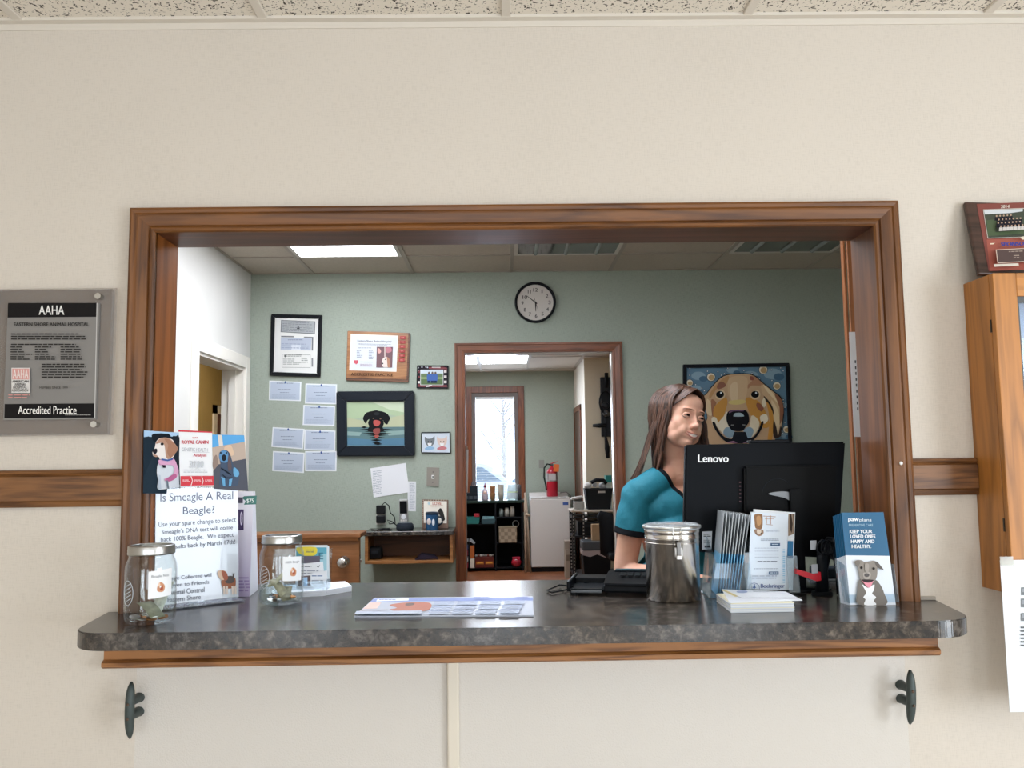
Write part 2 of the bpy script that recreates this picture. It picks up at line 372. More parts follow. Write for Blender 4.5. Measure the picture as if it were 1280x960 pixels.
# lit troffers of the waiting room (behind and above the camera)
for cx, cy in ((-.895, -2.445), (1.545, -2.445)):
    t = thing('ceiling_light', 'lit fluorescent troffer in the waiting room ceiling, '+('left' if cx < 0 else 'right')+' one behind the camera', 'ceiling light', (cx, cy, HC))
    MB().box((-.295, -.6, -.012), (.295, .6, -.004), emis('fff1dc', LAMP*.17), .002).build('diffuser', t)
    f = MB()
    for a, b in (((-.305, -.61), (-.295, .61)), ((.295, -.61), (.305, .61)), ((-.295, -.61), (.295, -.6)), ((-.295, .6), (.295, .61))): f.box((a[0], a[1], -.014), (b[0], b[1], 0), teem)
    f.build('frame', t)
# service opening: jambs, head, casing
j = MB()
j.box((-.868, -.004, 1.064), (-.846, .13, 1.996), jamb_l); struct('trim_2', j)
struct('trim_3', MB().box((.926, -.004, 1.064), (.948, .13, 1.996), jamb_r))
struct('trim_4', MB().box((-.846, -.004, 1.976), (.926, .13, 1.996), jamb_t))
prof = [(0, 0), (0, .012), (.004, .016), (.009, .016), (.011, .010), (.015, .009), (.018, .013), (.024, .015), (.040, .019), (.044, .019), (.047, .023), (.054, .025), (.060, .022), (.061, 0)]
struct('trim_5', mould(-.846, .924, 1.976, CT, prof, (oak_z, oak_x), 0))
# chair rails either side
rail_m = wood('80552e', '503016', 'x', 1.6, .4)
def chair_rail(name, xa, xb):
    p = [(0, 1.312), (-.013, 1.312), (-.015, 1.318), (-.013, 1.324), (-.018, 1.328), (-.018, 1.384), (-.013, 1.388), (-.017, 1.393), (-.015, 1.399), (0, 1.401)]
    struct(name, MB().prism(p, rail_m, xa, xb, 'yz'))
chair_rail('trim_6', -2.7, -.907); chair_rail('trim_7', .985, 1.143)
# apron board under the counter and vertical batten on the wall below
ap = wood('a06a38', '6a3f1a', 'x', 1.3, .4, 1.5, 1.5)
p = [(0, .940), (-.028, .940), (-.034, .945), (-.034, .953), (-.028, .957), (-.022, .959), (-.022, 1.028), (0, 1.028)]
struct('trim_8', MB().prism(p, ap, -.936, 1.019, 'yz'))
b0 = at(559, 900, y=-.012).x; b1 = at(574, 900, y=-.012).x
struct('trim_9', MB().box((b0, -.012, 0), (b1, 0, .94), mat('d9d0c0', .5), .004))
# inner room
w = MB(); YG = 3.043
w.box((-1.66, YG, 0), (-.25, YG+.12, 2.7), green).box((.697, YG, 0), (2.4, YG+.12, 2.7), green).box((-.25, YG, 2.088), (.697, YG+.12, 2.7), green)
struct('wall_inner_back', w)
w = MB().box((-1.66, .12, 0), (-1.54, 2.16, 2.7), white).box((-1.66, 2.93, 0), (-1.54, YG, 2.7), white).box((-1.66, 2.16, 1.975), (-1.54, 2.93, 2.7), white)
struct('wall_inner_left', w)
wt = mat('efeae0', .45)
d = MB()   # white casing of the side doorway
d.box((-1.54, 2.09, 0), (-1.522, 2.16, 2.045), wt, .004).box((-1.54, 2.93, 0), (-1.522, 3.0, 2.045), wt, .004).box((-1.54, 2.16, 1.975), (-1.522, 2.93, 2.045), wt, .004)
d.box((-1.665, 2.915, 0), (-1.535, 2.93, 1.975), wt).box((-1.665, 2.145, 0), (-1.535, 2.16, 1.975), wt).box((-1.665, 2.16, 1.96), (-1.535, 2.915, 1.976), wt).box((-1.62, 2.90, 0), (-1.58, 2.916, 1.96), wt)
struct('trim_10', d)
# hallway beyond the side doorway
och = mat('b09a62', .8, var=.04, vscale=5)
struct('wall_hall', MB().box((-2.8, 1.0, 0), (-2.7, 9.0, 2.7), och).box((-2.7, 8.9, 0), (-1.81, 9.0, 2.7), och).box((-2.7, .9, 0), (-1.66, 1.0, 2.7), och))
hx = -2.7
pa = at(268.5, 506, x=hx+.02); pb = at(279, 512, x=hx+.02)
d = MB().box((hx, pa.y, 0), (hx+.02, pa.y+.08, pa.z), wt).box((hx, pa.y, pa.z-.08), (hx+.02, pa.y+1.0, pa.z), wt).box((hx, pa.y+.92, 0), (hx+.02, pa.y+1.0, pa.z), wt)
struct('trim_11', d)
struct('door_1', MB().box((hx, pa.y+.08, 0), (hx+.012, pa.y+.92, pa.z-.08), red_z))
pc = at(247, 501, x=hx+.02)
struct('trim_12', MB().box((hx, pc.y-.5, 0), (hx+.02, pc.y+.03, pc.z), wt))
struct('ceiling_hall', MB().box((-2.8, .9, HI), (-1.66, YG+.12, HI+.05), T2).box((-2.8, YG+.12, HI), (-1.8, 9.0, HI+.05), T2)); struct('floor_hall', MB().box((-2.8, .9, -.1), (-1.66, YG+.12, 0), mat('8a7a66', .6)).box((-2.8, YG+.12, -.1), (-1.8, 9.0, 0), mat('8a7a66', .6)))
t = thing('ceiling_light', 'lit hallway ceiling light beyond the white side doorway', 'ceiling light', (-2.2, 4.6, HI))
MB().box((-.3, -.3, -.012), (.3, .3, -.002), emis('fff0d8', LAMP*1.3), .002).build('diffuser', t)
MB().box((-.31, -.31, -.004), (.31, .31, 0), teem).build('frame', t)
struct('wall_inner_right', MB().box((2.3, .12, 0), (2.4, YG, 2.7), green))
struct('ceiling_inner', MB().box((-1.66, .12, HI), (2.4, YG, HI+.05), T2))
struct('floor_inner', MB().box((-1.66, .12, -.1), (2.4, YG+.12, 0), mat('7d6650', .5, var=.1, vscale=9)))
g = MB(); tee2 = mat('a89e92', .5)
for k in range(0, 7):
    x = -1.1575+.61*k-.0
    if x < 2.3: g.box((x-.012, .12, HI-.006), (x+.012, YG, HI), tee2, .002)
for y in (2.62, 1.40, .79): g.box((-1.54, y-.010, HI-.0055), (2.3, y+.010, HI), tee2)
g.box((-1.54, YG-.016, HI-.004), (2.3, YG, HI), tee2).box((-1.54, .12, HI-.004), (-1.524, YG, HI), tee2)
struct('trim_13', g)
def troffer(x, y0, y1, lit, label, z=HI, w_=.586):
    t = thing('ceiling_light', label, 'ceiling light', (x, (y0+y1)/2, z)); h = (y1-y0)/2
    m = emis('f1f6ff', LAMP) if lit else mat('5d625f', .12, spec=.8)
    d = MB().box((-w_/2+.02, -h+.02, -.006), (w_/2-.02, h-.02, -.001), m, .001)
    if not lit:
        for q in range(3): d.cyl((-w_/2+.12+q*.17, -h+.04, -.008), (-w_/2+.12+q*.17, h-.04, -.008), .012, mat('8d9694', .2), n=8)
    d.build('diffuser', t)
    f = MB(); fm = mat('cfcac2', .4)
    for a, b in (((-w_/2, -h), (-w_/2+.02, h)), ((w_/2-.02, -h), (w_/2, h)), ((-w_/2+.02, -h), (w_/2-.02, -h+.02)), ((-w_/2+.02, h-.02), (w_/2-.02, h))): f.box((a[0], a[1], -.009), (b[0], b[1], -.0005), fm)
    f.build('frame', t)
troffer(-.8525, 1.41, 2.61, True, 'lit white fluorescent panel in the inner office ceiling at left')
troffer(.3675, 1.41, 2.61, False, 'unlit dark ceiling fixture above the wall clock')
troffer(1.5875, 1.41, 2.61, False, 'unlit dark ceiling fixture at right near the wooden post')
troffer(.3675, .20, 1.38, True, 'added unseen lit ceiling fixture just inside the service opening, above the printer and canister')  # out of view, added to brighten the office
troffer(-.8525, .20, 1.38, True, 'added unseen lit ceiling fixture just inside the service opening, above the jars')  # second added fixture, unseen, gives the office more light
# doorway through the green wall
jamb_sheen = mat('cfc8c0', .18, metal=0, spec=.8)
d = MB().box((-.25, YG-.003, 0), (-.228, YG+.123, 2.066), red_z).box((.675, YG-.003, 0), (.697, YG+.123, 2.066), red_z).box((-.228, YG-.003, 2.066), (.675, YG+.123, 2.088), red_x)
d.box((.668, YG+.01, 0), (.676, YG+.05, 2.06), jamb_sheen).box((-.22, YG+.02, 2.058), (.66, YG+.10, 2.067), jamb_sheen)  # pale strips imitate the window's reflection on the glossy jamb and head
struct('trim_14', d)
prof2 = [(0, 0), (0, .010), (.010, .012), (.014, .010), (.045, .014), (.048, .018), (.060, .018), (.062, 0)]
struct('trim_15', mould(-.229, .676, 2.064, 0, prof2, (red_z, red_x), YG))
# post / panel edge by the right jamb inside the office
pl = wood('9a6238', '7a4622', 'z', .8, .4, .7)
xa = at(1053.5, 306, y=.5).x; xb = at(1080, 306, y=.5).x
struct('trim_16', MB().box((xa, .5, 0), (xa+.006, .52, HI), pl).box((xa+.008, .49, 0), (xb, .50, HI), pl, .002))
# far room
YF = 9.2
w = MB(); wx0, wx1 = at(590, 560, y=YF).x, at(648, 560, y=YF).x; wz1 = at(620, 491, y=YF).z; wz0 = .80
w.box((-1.7, YF, 0), (wx0, YF+.15, 2.7), green).box((wx1, YF, 0), (1.1, YF+.15, 2.7), green).box((wx0, YF, wz1), (wx1, YF+.15, 2.7), green).box((wx0, YF, 0), (wx1, YF+.15, wz0), green)
struct('wall_far', w)
cw = mat('d4c8b0', .7, var=.03, vscale=5); cw2 = mat('ece6da', .7)
struct('wall_far_left', MB().box((-1.66, YG+.12, 0), (-1.56, YF+.15, 2.7), cw))
struct('wall_far_right', MB().box((.97, 7.8, 0), (1.07, YF, 2.7), cw2).box((.972, 7.79, 0), (2.6, 7.9, 2.7), cw).box((2.5, YG+.12, 0), (2.6, 7.8, 2.7), cw))
struct('wall_far_near', MB().box((2.4, YG, 0), (2.6, YG+.12, 2.7), cw))
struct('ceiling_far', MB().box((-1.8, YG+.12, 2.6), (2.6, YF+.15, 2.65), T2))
g = MB()
for x in (-1.5, -.28, .33, .94, 1.55): g.box((x-.012, YG+.12, 2.594), (x+.012, YF, 2.6), tee2)
for y in (4.0, 5.2, 6.4, 7.6, 8.85): g.box((-1.7, y-.012, 2.5945), (2.5, y+.012, 2.6), tee2)
struct('trim_17', g)
m = bpy.data.materials.new('parquet'); nt, b = nodes(m); N, L = nt.nodes, nt.links
tc = N.new('ShaderNodeTexCoord'); br = N.new('ShaderNodeTexBrick'); br.inputs['Scale'].default_value = 4; br.inputs['Color1'].default_value = lin('9a6242'); br.inputs['Color2'].default_value = lin('7c4c30'); br.inputs['Mortar'].default_value = lin('5c3018'); br.inputs['Mortar Size'].default_value = .006
L.new(tc.outputs['Object'], br.inputs['Vector']); L.new(br.outputs[0], b.inputs['Base Color']); b.inputs['Roughness'].default_value = .3
struct('floor_far', MB().box((-1.8, YG+.12, -.1), (2.6, YF+.15, 0), m))
lx0, lx1 = at(566, 453, z=2.6), at(695, 451, z=2.6)
troffer((-.28+.33)/2, 7.0, 8.2, True, 'lit white fluorescent panel in the far room ceiling', 2.6)
troffer(-.585, 7.0, 8.2, True, 'left lit fluorescent panel of the far room ceiling, partly behind the doorway head', 2.6)
troffer(1.2, 4.1, 5.2, True, 'lit panel of the far room ceiling hidden right of the doorway', 2.6)
# far window with frame, glass, blind
fr = MB(); k = .085
for a, b_ in (((wx0-k, wz0-k), (wx0, wz1+k)), ((wx1, wz0-k), (wx1+k, wz1+k)), ((wx0, wz1), (wx1, wz1+k)), ((wx0, wz0-k), (wx1, wz0))): fr.box((a[0], YF-.02, a[1]), (b_[0], YF, b_[1]), red_z, .004)
wn = struct('window_1', fr)
f = MB()
for a, b_ in (((wx0, wz0), (wx0+.05, wz1)), ((wx1-.05, wz0), (wx1, wz1)), ((wx0+.05, wz1-.05), (wx1-.05, wz1)), ((wx0+.05, wz0), (wx1-.05, wz0+.05))): f.box((a[0], YF+.0, a[1]), (b_[0], YF+.10, b_[1]), mat('6b625e', .5))
f.build('sash', wn)
MB().box((wx0+.05, YF+.075, wz0+.05), (wx1-.05, YF+.08, wz1-.05), clear('f4f8ff')).build('pane', wn)
bl = MB(); z = wz0+.06
while z < wz1-.06:
    bl.box((wx0+.055, YF+.03, z), (wx1-.055, YF+.034, z+.004), mat('dfe3e6', .5)); z += .035
bl.box((wx0+.055, YF+.02, wz1-.09), (wx1-.055, YF+.05, wz1-.05), mat('dfe3e6', .5))
bl.build('blind', wn)
# outside the far window: car park
struct('ground_outside', MB().box((-14, YF+.2, -.25), (14, 40, -.15), mat('c4c6c8', .8)))
def car(x, y, colr, label):
    t = thing('car', label, 'car', (x, y, -.15)); pm = mat(colr, .25, coat=.5)
    sil = smooth([(-2.1, .35), (-2.1, .75), (-1.6, .95), (-1.1, 1.42), (.5, 1.45), (1.15, .95), (2.0, .8), (2.15, .4)], 5)[:-5]
    MB().prism(sil, pm, -.85, .85, 'xz', .04).build('body', t)
    MB().prism([(-1.3, .98), (-1.0, 1.36), (.4, 1.38), (.95, .98)], mat('7c868e', .2), -.87, .87, 'xz').build('side_window', t)
    for wx in (-1.35, 1.35):
        for sy in (-.86, .7): MB().cyl((wx, sy, .33), (wx, sy+.16, .33), .33, mat('202225', .7), n=24).build('wheel', t)
car(-1.0, 22, 'c9ced4', 'silver car parked outside the far window, at left'); car(1.9, 24, '7f9bb0', 'blue-grey car parked outside the far window, at right')
tr = MB(); tm = mat('a9a29a', .9)
tr.tube([(.0, 30, -.2), (.05, 30, 2), (-.05, 30, 4.5)], .1, tm, rad=[.09, .06, .03])
for i in range(26):
    a = rng.uniform(0, 6.28); z0 = rng.uniform(1.2, 4.2); l = rng.uniform(.7, 1.8)
    tr.tube([(0, 30, z0), (math.cos(a)*l*.5, 30+math.sin(a)*l*.5, z0+l*.5), (math.cos(a)*l, 30+math.sin(a)*l, z0+l*1.1)], .03, tm, n=5, rad=[.025, .015, .006])
tag(tr.build('tree'), 'bare tree in the car park seen through the far window', 'tree')
# ================================================================= COUNTER
lam = laminate()
def arc(cx, cy, r, a0, a1, n=8): return [(cx+r*math.cos(R(a0+(a1-a0)*i/n)), cy+r*math.sin(R(a0+(a1-a0)*i/n))) for i in range(n+1)]
pts = [(-.94, 0)]+arc(-.83, -.168, .086, 187, 270, 10)+arc(.905, -.158, .098, 270, 355, 10)+[(1.03, 0), (.924, 0), (.924, .42), (-.844, .42), (-.844, 0)]
ct = MB().prism(pts, lam, 1.028, CT, 'xy', .0022)
tag(ct.build('countertop'), 'long dark mottled laminate countertop with rounded ends in the service opening', 'countertop')
a = at(1150, 748, z=CT+.006); 
tag(MB().box((.985, -.008, CT), (1.028, 0, CT+.008), mat('9d9488', .4), .001).build('wall_edge_strip'), 'small grey strip where the counter meets the wall at the right end', 'strip')
# lower work desk behind the counter
dk = thing('work_desk', 'lower dark work desk behind the service counter', 'desk', (0, 0, 0))
MB().box((-.9, .44, .915), (1.5, .90, .95), mat('3f3b3a', .4), .004).build('desktop', dk)
for x in (-.88, .3, 1.46): MB().box((x, .46, 0), (x+.03, .88, .915), honey_z).build('leg', dk)
# ================================================================= FRONT WALL THINGS
blk = mat('141619', .35); dkg = mat('26292c', .4); paper = mat('eceef0', .6); chrome = mat('c9c9c6', .22, 1); acry = clear('eef4f6')
# acrylic accreditation plaque, left
PL = Plane((-1.245, 0, 1.484)); PF = Plane((0, -.028, 0))
def rel(p, q): return (q[0]-p.o.x, q[1]-p.o.z)
t = thing('wall_plaque', 'clear acrylic accreditation plaque with grey certificate on the left cream wall', 'plaque', plane=PL)
wdt, hgt = .311, .353
MB().box((.0, -.014, 0), (wdt-.012, 0, hgt), mat('91867c', .3, coat=.6), .002).build('backing_board', t)
MB().box((-.006, -.0155, -.003), (wdt, -.014, hgt+.002), clear('ece8e4', haze=.08), .0005).build('acrylic_cover', t)
PA = Plane((-1.245, -.02, 1.484)); Z = (0, 330, 240, 570, 960, 960)
a = Art(PA, Z, base=.0)
sh = MB()
sh.box((.052, -.021, .036), (.272, -.014, .316), mat('7d7a77', .35, coat=.3)); sh.build('certificate', t)
a = Art(Plane((-1.245, -.0213, 1.484)), Z, base=-.0)
a.poly([(40, 195), (484, 195), (482, 264), (38, 268)], '151314').poly([(24, 700), (476, 697), (474, 768), (22, 771)], '151314')
a.line([(486, 195), (474, 770)], 4, 'c9c7c4')
a.text('AAHA', 196, 208, 322, 254, 'e9e7e4', bold=.8).text('EASTERN SHORE ANIMAL HOSPITAL', 72, 293, 446, 311, '1b1918', bold=.6)
a.greek(58, 348, 446, 385, 3, '2c2a28', seed=1).greek(58, 400, 400, 412, 1, '2c2a28', seed=2)
for x in (56, 178, 306): a.greek(x, 413, x+110, 486, 6, '2c2a28', seed=x, ragged=.5)
a.greek(212, 500, 442, 576, 6, '2c2a28', seed=9)
a.rect(62, 520, 155, 645, 'd8d4d0').rect(66, 524, 151, 578, 'd59a94').text('AAHA', 70, 528, 147, 574, 'e8dcd6', bold=.8)
for i, s in enumerate(('AMERICAN', 'ANIMAL', 'HOSPITAL', 'ASSOCIATION')): a.text(s, 68+(0, 12, 6, 0)[i], 582+i*15, 149-(0, 12, 6, 0)[i], 594+i*15, '1a1818', bold=.35)
a.greek(52, 652, 160, 680, 2, 'c98a84', seed=3)
a.text('MEMBER SINCE 1999', 208, 614, 348, 625, '1b1918', bold=.35)
a.text('Accredited Practice', 102, 711, 392, 752, 'ece9e5', bold=.8).greek(336, 755, 468, 759, 1, 'c8c4c0')
a.mb.v = [(x, y+.0, z) for x, y, z in a.mb.v]; o = a.build('print', t); o.location = (0, -.0213, 0)
s = MB()
for x in (.04, .293):
    for z in (.023, .332): s = MB().cyl((x-.02, -.034, z), (x-.02, 0, z), .0075, chrome, n=16); s.build('standoff_screw', t)
# cleats under the counter
def cleat(px, lab):
    lo, hi = px
    a_, b_ = at(*lo, y=-.05), at(*hi, y=-.05); cz = (a_.z+b_.z)/2; cx = (a_.x+b_.x)/2; L_ = (a_.z-b_.z)/2
    t = thing('wall_cleat', lab, 'cleat', (cx, 0, cz)); m = mat('3f4846', .5, .25, var=.15, vscale=40); b = MB(); n = 14
    tilt = (a_.x-b_.x)/2/L_
    pts = [(tilt*L_*q*.98, -.05+.006*q*q, L_*q) for q in [-1+2*i/n for i in range(n+1)]]
    rad = [.0105*math.sqrt(max(.06, 1-abs(-1+2*i/n)**3.2)) for i in range(n+1)]
    b.tube(pts, .01, m, n=14, rad=rad); b.build('horn_bar', t)
    for z in (.016, -.016):
        MB().cyl((0, 0, z), (0, -.044, z), .011, m, r2=.0075, n=16).ball((0, -.001, z), (.0135, .004, .0115), m, 14).build('post', t)
        MB().ball((0, -.061, z), (.0035, .002, .0035), mat('5c4a3e', .4, .5), 10).build('screw', t)
cleat(((163, 853), (161, 924)), 'dark metal rope cleat on the wall under the left end of the counter')
cleat(((1139, 838), (1139, 906)), 'dark metal rope cleat on the wall under the right end of the counter')
p = at(1126, 579, y=-.022)
tag(MB().ball((p.x, -.0235, p.z), (.0045, .002, .0045), mat('f2f0ea', .4), 12).build('thumbtack'), 'white round thumbtack pressed into the right side of the wooden casing', 'thumbtack')
# notice cabinet, right
t = thing('notice_cabinet', 'honey oak wall cabinet with glass door, cut by the right photo edge', 'cabinet', (1.145, 0, 1.092))
b = MB(); H_ = .737; W_ = .66
b.box((0, -.105, 0), (.02, 0, H_), honey_z, .001).box((W_-.02, -.105, 0), (W_, 0, H_), honey_z, .001).box((.02, -.105, 0), (W_-.02, 0, .02), honey_x).box((.02, -.105, H_-.02), (W_-.02, 0, H_), honey_x).box((.02, -.01, .02), (W_-.02, 0, H_-.02), mat('dfe6ee', .7))
b.build('body', t)
f = MB(); fw = .055
f.box((0, -.124, 0), (fw, -.107, H_), honey_z, .002).box((W_-fw, -.124, 0), (W_, -.107, H_), honey_z, .002).box((fw, -.1235, 0), (W_-fw, -.107, fw), honey_x, .002).box((fw, -.1235, H_-.055), (W_-fw, -.107, H_), honey_x, .002)
dr = f.build('door', t)
f = MB().box((fw, -.118, H_-.07), (W_-fw, -.110, H_-.055), mat('4a4a4a', .4)).box((fw, -.118, fw), (fw+.006, -.110, H_-.07), mat('4a4a4a', .4)); f.build('pane_bead', dr)
MB().box((fw, -.115, fw), (W_-fw, -.112, H_-.055), clear('f2f8ff', haze=.03)).build('pane', dr)
for z in (.14, .6): MB().box((-.002, -.108, z), (.004, -.104, z+.03), mat('3a332c', .4, .6)).build('hinge', t)
# posted sheet hanging from the cabinet
PP = Plane((at(1262, 890, y=-.126).x, -.126, at(1262, 890, y=-.126).z))
tl = at(1261, 700, y=-.126); h_ = tl.z-PP.o.z
t = thing('notice_sheet', 'white printed notice sheet taped to the bottom of the oak cabinet at the right edge', 'paper', plane=PP)
MB().box((0, -.001, 0), (.216, 0, h_), mat('dfe3e8', .5)).build('sheet', t)
ar = Art(PP, (1250, 690, 1290, 900, 400, 2100), base=-.0012)
for y0_, y1_ in ((440, 540), (580, 690), (760, 860)): ar.rect(255, y0_, 700, y1_, '6e7276').rect(270, y0_+15, 700, y1_-40, '8d9298')
ar.greek(250, 930, 800, 1200, 6, '555a60')
ar.build('print', t)
MB().box((.0, -.0016, h_-.012), (.03, -.001, h_+.008), clear('f4f0e4', haze=.25)).build('tape', t)
# sponsor plaque leaning on top of the cabinet
b0 = Vector((1.142, -.058, 1.834)); u = Vector((1, 0, 0)); wv = Vector((.018, .055, .196)).normalized()
PS = Plane(b0, u, wv)
t = thing('sponsor_plaque', 'dark framed team sponsor plaque leaning on top of the oak cabinet', 'plaque', plane=PS)
hh = .203; k = .012; br_ = wood('4b352c', '2c1d18', 'x', 1.5, .35)
MB().box((0, -.016, 0), (.27, -.003, hh), br_, .004).build('board', t)
Z = (1200, 250, 1280, 360, 698, 960); ar = Art(PS, Z, base=-.0165)
ar.poly([(105, 85), (900, 85), (900, 815), (272, 815)], '7d4038')
ar.poly([(232, 475), (900, 470), (900, 815), (285, 815)], 'a05446')
ar.text('2014', 372, 108, 464, 142, 'd8cfc4', bold=2)
ar.poly([(175, 150), (655, 150), (730, 465), (240, 465)], 'cfc8c0').poly([(182, 157), (648, 157), (722, 460), (246, 460)], '3c4438')
ar.poly([(184, 160), (610, 160), (612, 186), (480, 200), (215, 205), (196, 205)], 'c9ced2').poly([(215, 270), (330, 262), (320, 400), (640, 390), (620, 250), (675, 255), (712, 430), (240, 440)], '47583c')
for r_ in range(4):
    for q in range(7 if r_ else 5):
        cx = 325+q*38+r_*4+(18 if r_ % 2 else 0); cy = 240+r_*45
        ar.ell(cx, cy-12, 9, 10, 'b89a84', n=8).poly([(cx-17, cy), (cx+17, cy), (cx+19, cy+38), (cx-19, cy+38)], '23232c' if r_ < 3 else 'c9c4c0')
ar.poly([(560, 500), (600, 485), (900, 495), (900, 520), (590, 522)], 'd8ccb8').poly([(235, 550), (290, 548), (270, 562), (240, 562)], 'd8ccb8')
ar.text('SPONSOR', 355, 545, 645, 588, '3f3d8c', bold=4)
ar.poly([(298, 622), (900, 612), (900, 760), (325, 770)], 'c7b3a4').poly([(308, 630), (900, 620), (900, 752), (332, 762)], '4c3a38')
ar.greek(440, 645, 595, 665, 1, '9c8c80').greek(495, 690, 570, 735, 2, '9c8c80')
ar.poly([(280, 780), (550, 780), (555, 806), (290, 808)], 'd0c8bc')
ar.build('print', t)
# ================================================================= COUNTER THINGS
glass = clear('fafcfc', 1.55, .02); tin = mat('b9b9b6', .3, 1)
def note(name, c, rz, tilt, curl, label, group, hw=(.033, .078), colr='7d806a'):
    b = MB(); n = 9; vs = []; w_, l_ = hw
    for i in range(n):
        s_ = -1+2*i/(n-1); z = curl*math.sin(s_*2.2+rz)*.5+s_*tilt
        for q in (-1, 1): vs.append((q*w_/2, s_*l_/2*.8, z))
    k_ = len(vs); vs2 = [(x, y, z+.0006) for x, y, z in vs]
    fs = [(2*i, 2*i+1, 2*i+3, 2*i+2) for i in range(n-1)]; fs2 = [tuple(k_+q for q in f[::-1]) for f in fs]
    sd = [(2*i, 2*i+2, k_+2*i+2, k_+2*i) for i in range(n-1)]+[(2*i+3, 2*i+1, k_+2*i+1, k_+2*i+3) for i in range(n-1)]+[(1, 0, k_, k_+1), (2*n-2, 2*n-1, k_+2*n-1, k_+2*n-2)]
    b.add(vs+vs2, fs+fs2+sd, mat(colr, .7, var=.25, vscale=90), True)
    o = b.build(name); o.location = c; o.rotation_euler = (0, 0, rz); return tag(o, label, 'banknote', group)
def jar(cx, cy, r, h, lab, title, seed, where):
    t = thing('mason_jar', lab, 'jar', (cx, cy, CT+.0005)); 
    pr = [(0, .004), (r*.8, .003), (r*.93, .006), (r, .018), (r, h*.68), (r*.98, h*.75), (r*.91, h*.81), (r*.86, h*.84), (r*.86, h*.88)]
    inn = [(r*.83, h*.88), (r*.83, h*.85), (r*.87, h*.815), (r*.94, h*.745), (r*.965, h*.68), (r*.965, .022), (r*.88, .009), (0, .008)]
    MB().lathe(pr+inn, glass, 40).build('glass_body', t)
    # raised oval emblem and ribs on the glass
    e = MB(); ov = []
    for i in range(25):
        a_ = 2*math.pi*i/24; px, pz = .017*math.cos(a_), h*.42+.026*math.sin(a_); an = -math.pi/2-.62+px/r
        ov.append(((r+.0006)*math.cos(an), (r+.0006)*math.sin(an), pz))
    e.tube(ov, .0007, clear('e8eeee', 1.9, .1, .5), n=5)
    for q in range(-2, 3):
        an = -math.pi/2-.62; e.tube([((r+.0004)*math.cos(an+s*.2), (r+.0004)*math.sin(an+s*.2), h*.42+q*.008+s*.005) for s in (-1, -.4, .3, 1)], .0008, clear('e8eeee', 1.9, .1, .5), n=5)
    e.build('embossing', t)
    rr = r*.91; lid = MB(); z0 = h*.88
    pl_ = [(rr*.9, z0-.001), (rr, z0), (rr*1.02, z0+.003), (rr, z0+.006), (rr*1.015, z0+.009), (rr, z0+.012), (rr, z0+.017), (rr*.98, z0+.0195), (rr*.84, z0+.020), (rr*.84, z0+.0185)]
    lid.lathe(pl_, tin, 40); lid.build('lid_ring', t)
    # paper label: curved card tied to the jar's right front
    b = MB(); n = 10; a0 = -math.pi/2+.30; vs = []; wv_ = .050/r
    for i in range(n+1):
        an = a0+wv_*i/n
        for z in (h*.36, h*.36+.058):
            for q in (r+.0012, r+.0020): vs.append((q*math.cos(an), q*math.sin(an), z+(.004 if title == 'Beagle Not' else -.003)*(i/n-.5)))
    for i in range(n):
        k_ = i*4; b.add([], [], paper)
    fs = []
    for i in range(n):
        k_ = i*4; l_ = k_+4
        fs += [(k_+1, l_+1, l_+3, k_+3), (k_, k_+2, l_+2, l_), (k_+2, k_+3, l_+3, l_+2), (k_, l_, l_+1, k_+1)]
    fs += [(0, 1, 3, 2), (4*n, 4*n+2, 4*n+3, 4*n+1)]
    b.add(vs, fs, paper)
    lb = b.build('paper_label', t)
    # print on the label wrapped on the same radius
    vs_, fs_, bb = textmesh(title); m_ = MB(); out = []
    for v in vs_:
        uu = (v.x-bb[0])/(bb[2]-bb[0]); zz = (v.y-bb[1])/(bb[3]-bb[1]); an = a0+wv_*(.12+.72*uu); out.append(((r+.0023)*math.cos(an), (r+.0023)*math.sin(an), h*.36+.041+zz*.007))
    m_.add(out, fs_, mat('5a5f6a', .6))
    for pts_, c_ in (([(.35, .3), (.6, .25), (.66, .5), (.5, .68), (.38, .6)], 'c98f6a'), ([(.45, .35), (.58, .33), (.56, .55)], 'a4492c'), ([(.36, .5), (.47, .55), (.42, .68)], 'eac9b0')):
        m_.add([((r+.0024)*math.cos(a0+wv_*x), (r+.0024)*math.sin(a0+wv_*x), h*.36+.055*y*.85) for x, y in smooth(pts_, 3)], [tuple(range(len(pts_)*3))], mat(c_, .6))
    m_.build('print', lb)
    rr_ = random.Random(seed); zc = .0095
    c0 = None
    for i in range(16):
        a_, d_ = rr_.uniform(0, 6.28), rr_.uniform(0, r*.62); kk = rr_.random()
        cr = .0105 if kk < .6 else .012; cm = mat('b5793e', .35, .9) if rr_.random() < .55 else mat('a9a9a4', .3, .9)
        M_ = Matrix.Translation((0, 0, 0)) @ Matrix.Rotation(rr_.uniform(-.25, .25), 4, 'X') @ Matrix.Rotation(rr_.uniform(-.25, .25), 4, 'Y')
        b = MB(); b.lathe([(0, 0), (cr, 0), (cr, .0015), (0, .0015)], cm, 20, M=M_, smooth=False)
        o = b.build('coin'); o.location = (cx+d_*math.cos(a_), cy+d_*math.sin(a_), CT+zc+.0025+.0019*(i // 3))
        tag(o, 'loose coin lying in the bottom of the '+where+' glass jar', 'coin', 'coins in the '+where+' jar')
    return t
jx, jy = -.778, -.150
jar(jx, jy, .0535, .170, 'glass jar with metal lid ring at the left end of the counter, labelled Beagle Not', 'Beagle Not', 3, 'left')
kx, ky = at(348.5, 757, z=CT).x, .075
jar(kx, ky, .0535, .168, 'glass jar of banknotes beside the small blue brochure holder, labelled 100% Beagle', '100% Beagle', 5, 'right')
note('banknote', (jx+.006, jy-.01, CT+.032), .9, .012, .006, 'rumpled banknote low in the left glass jar', None)
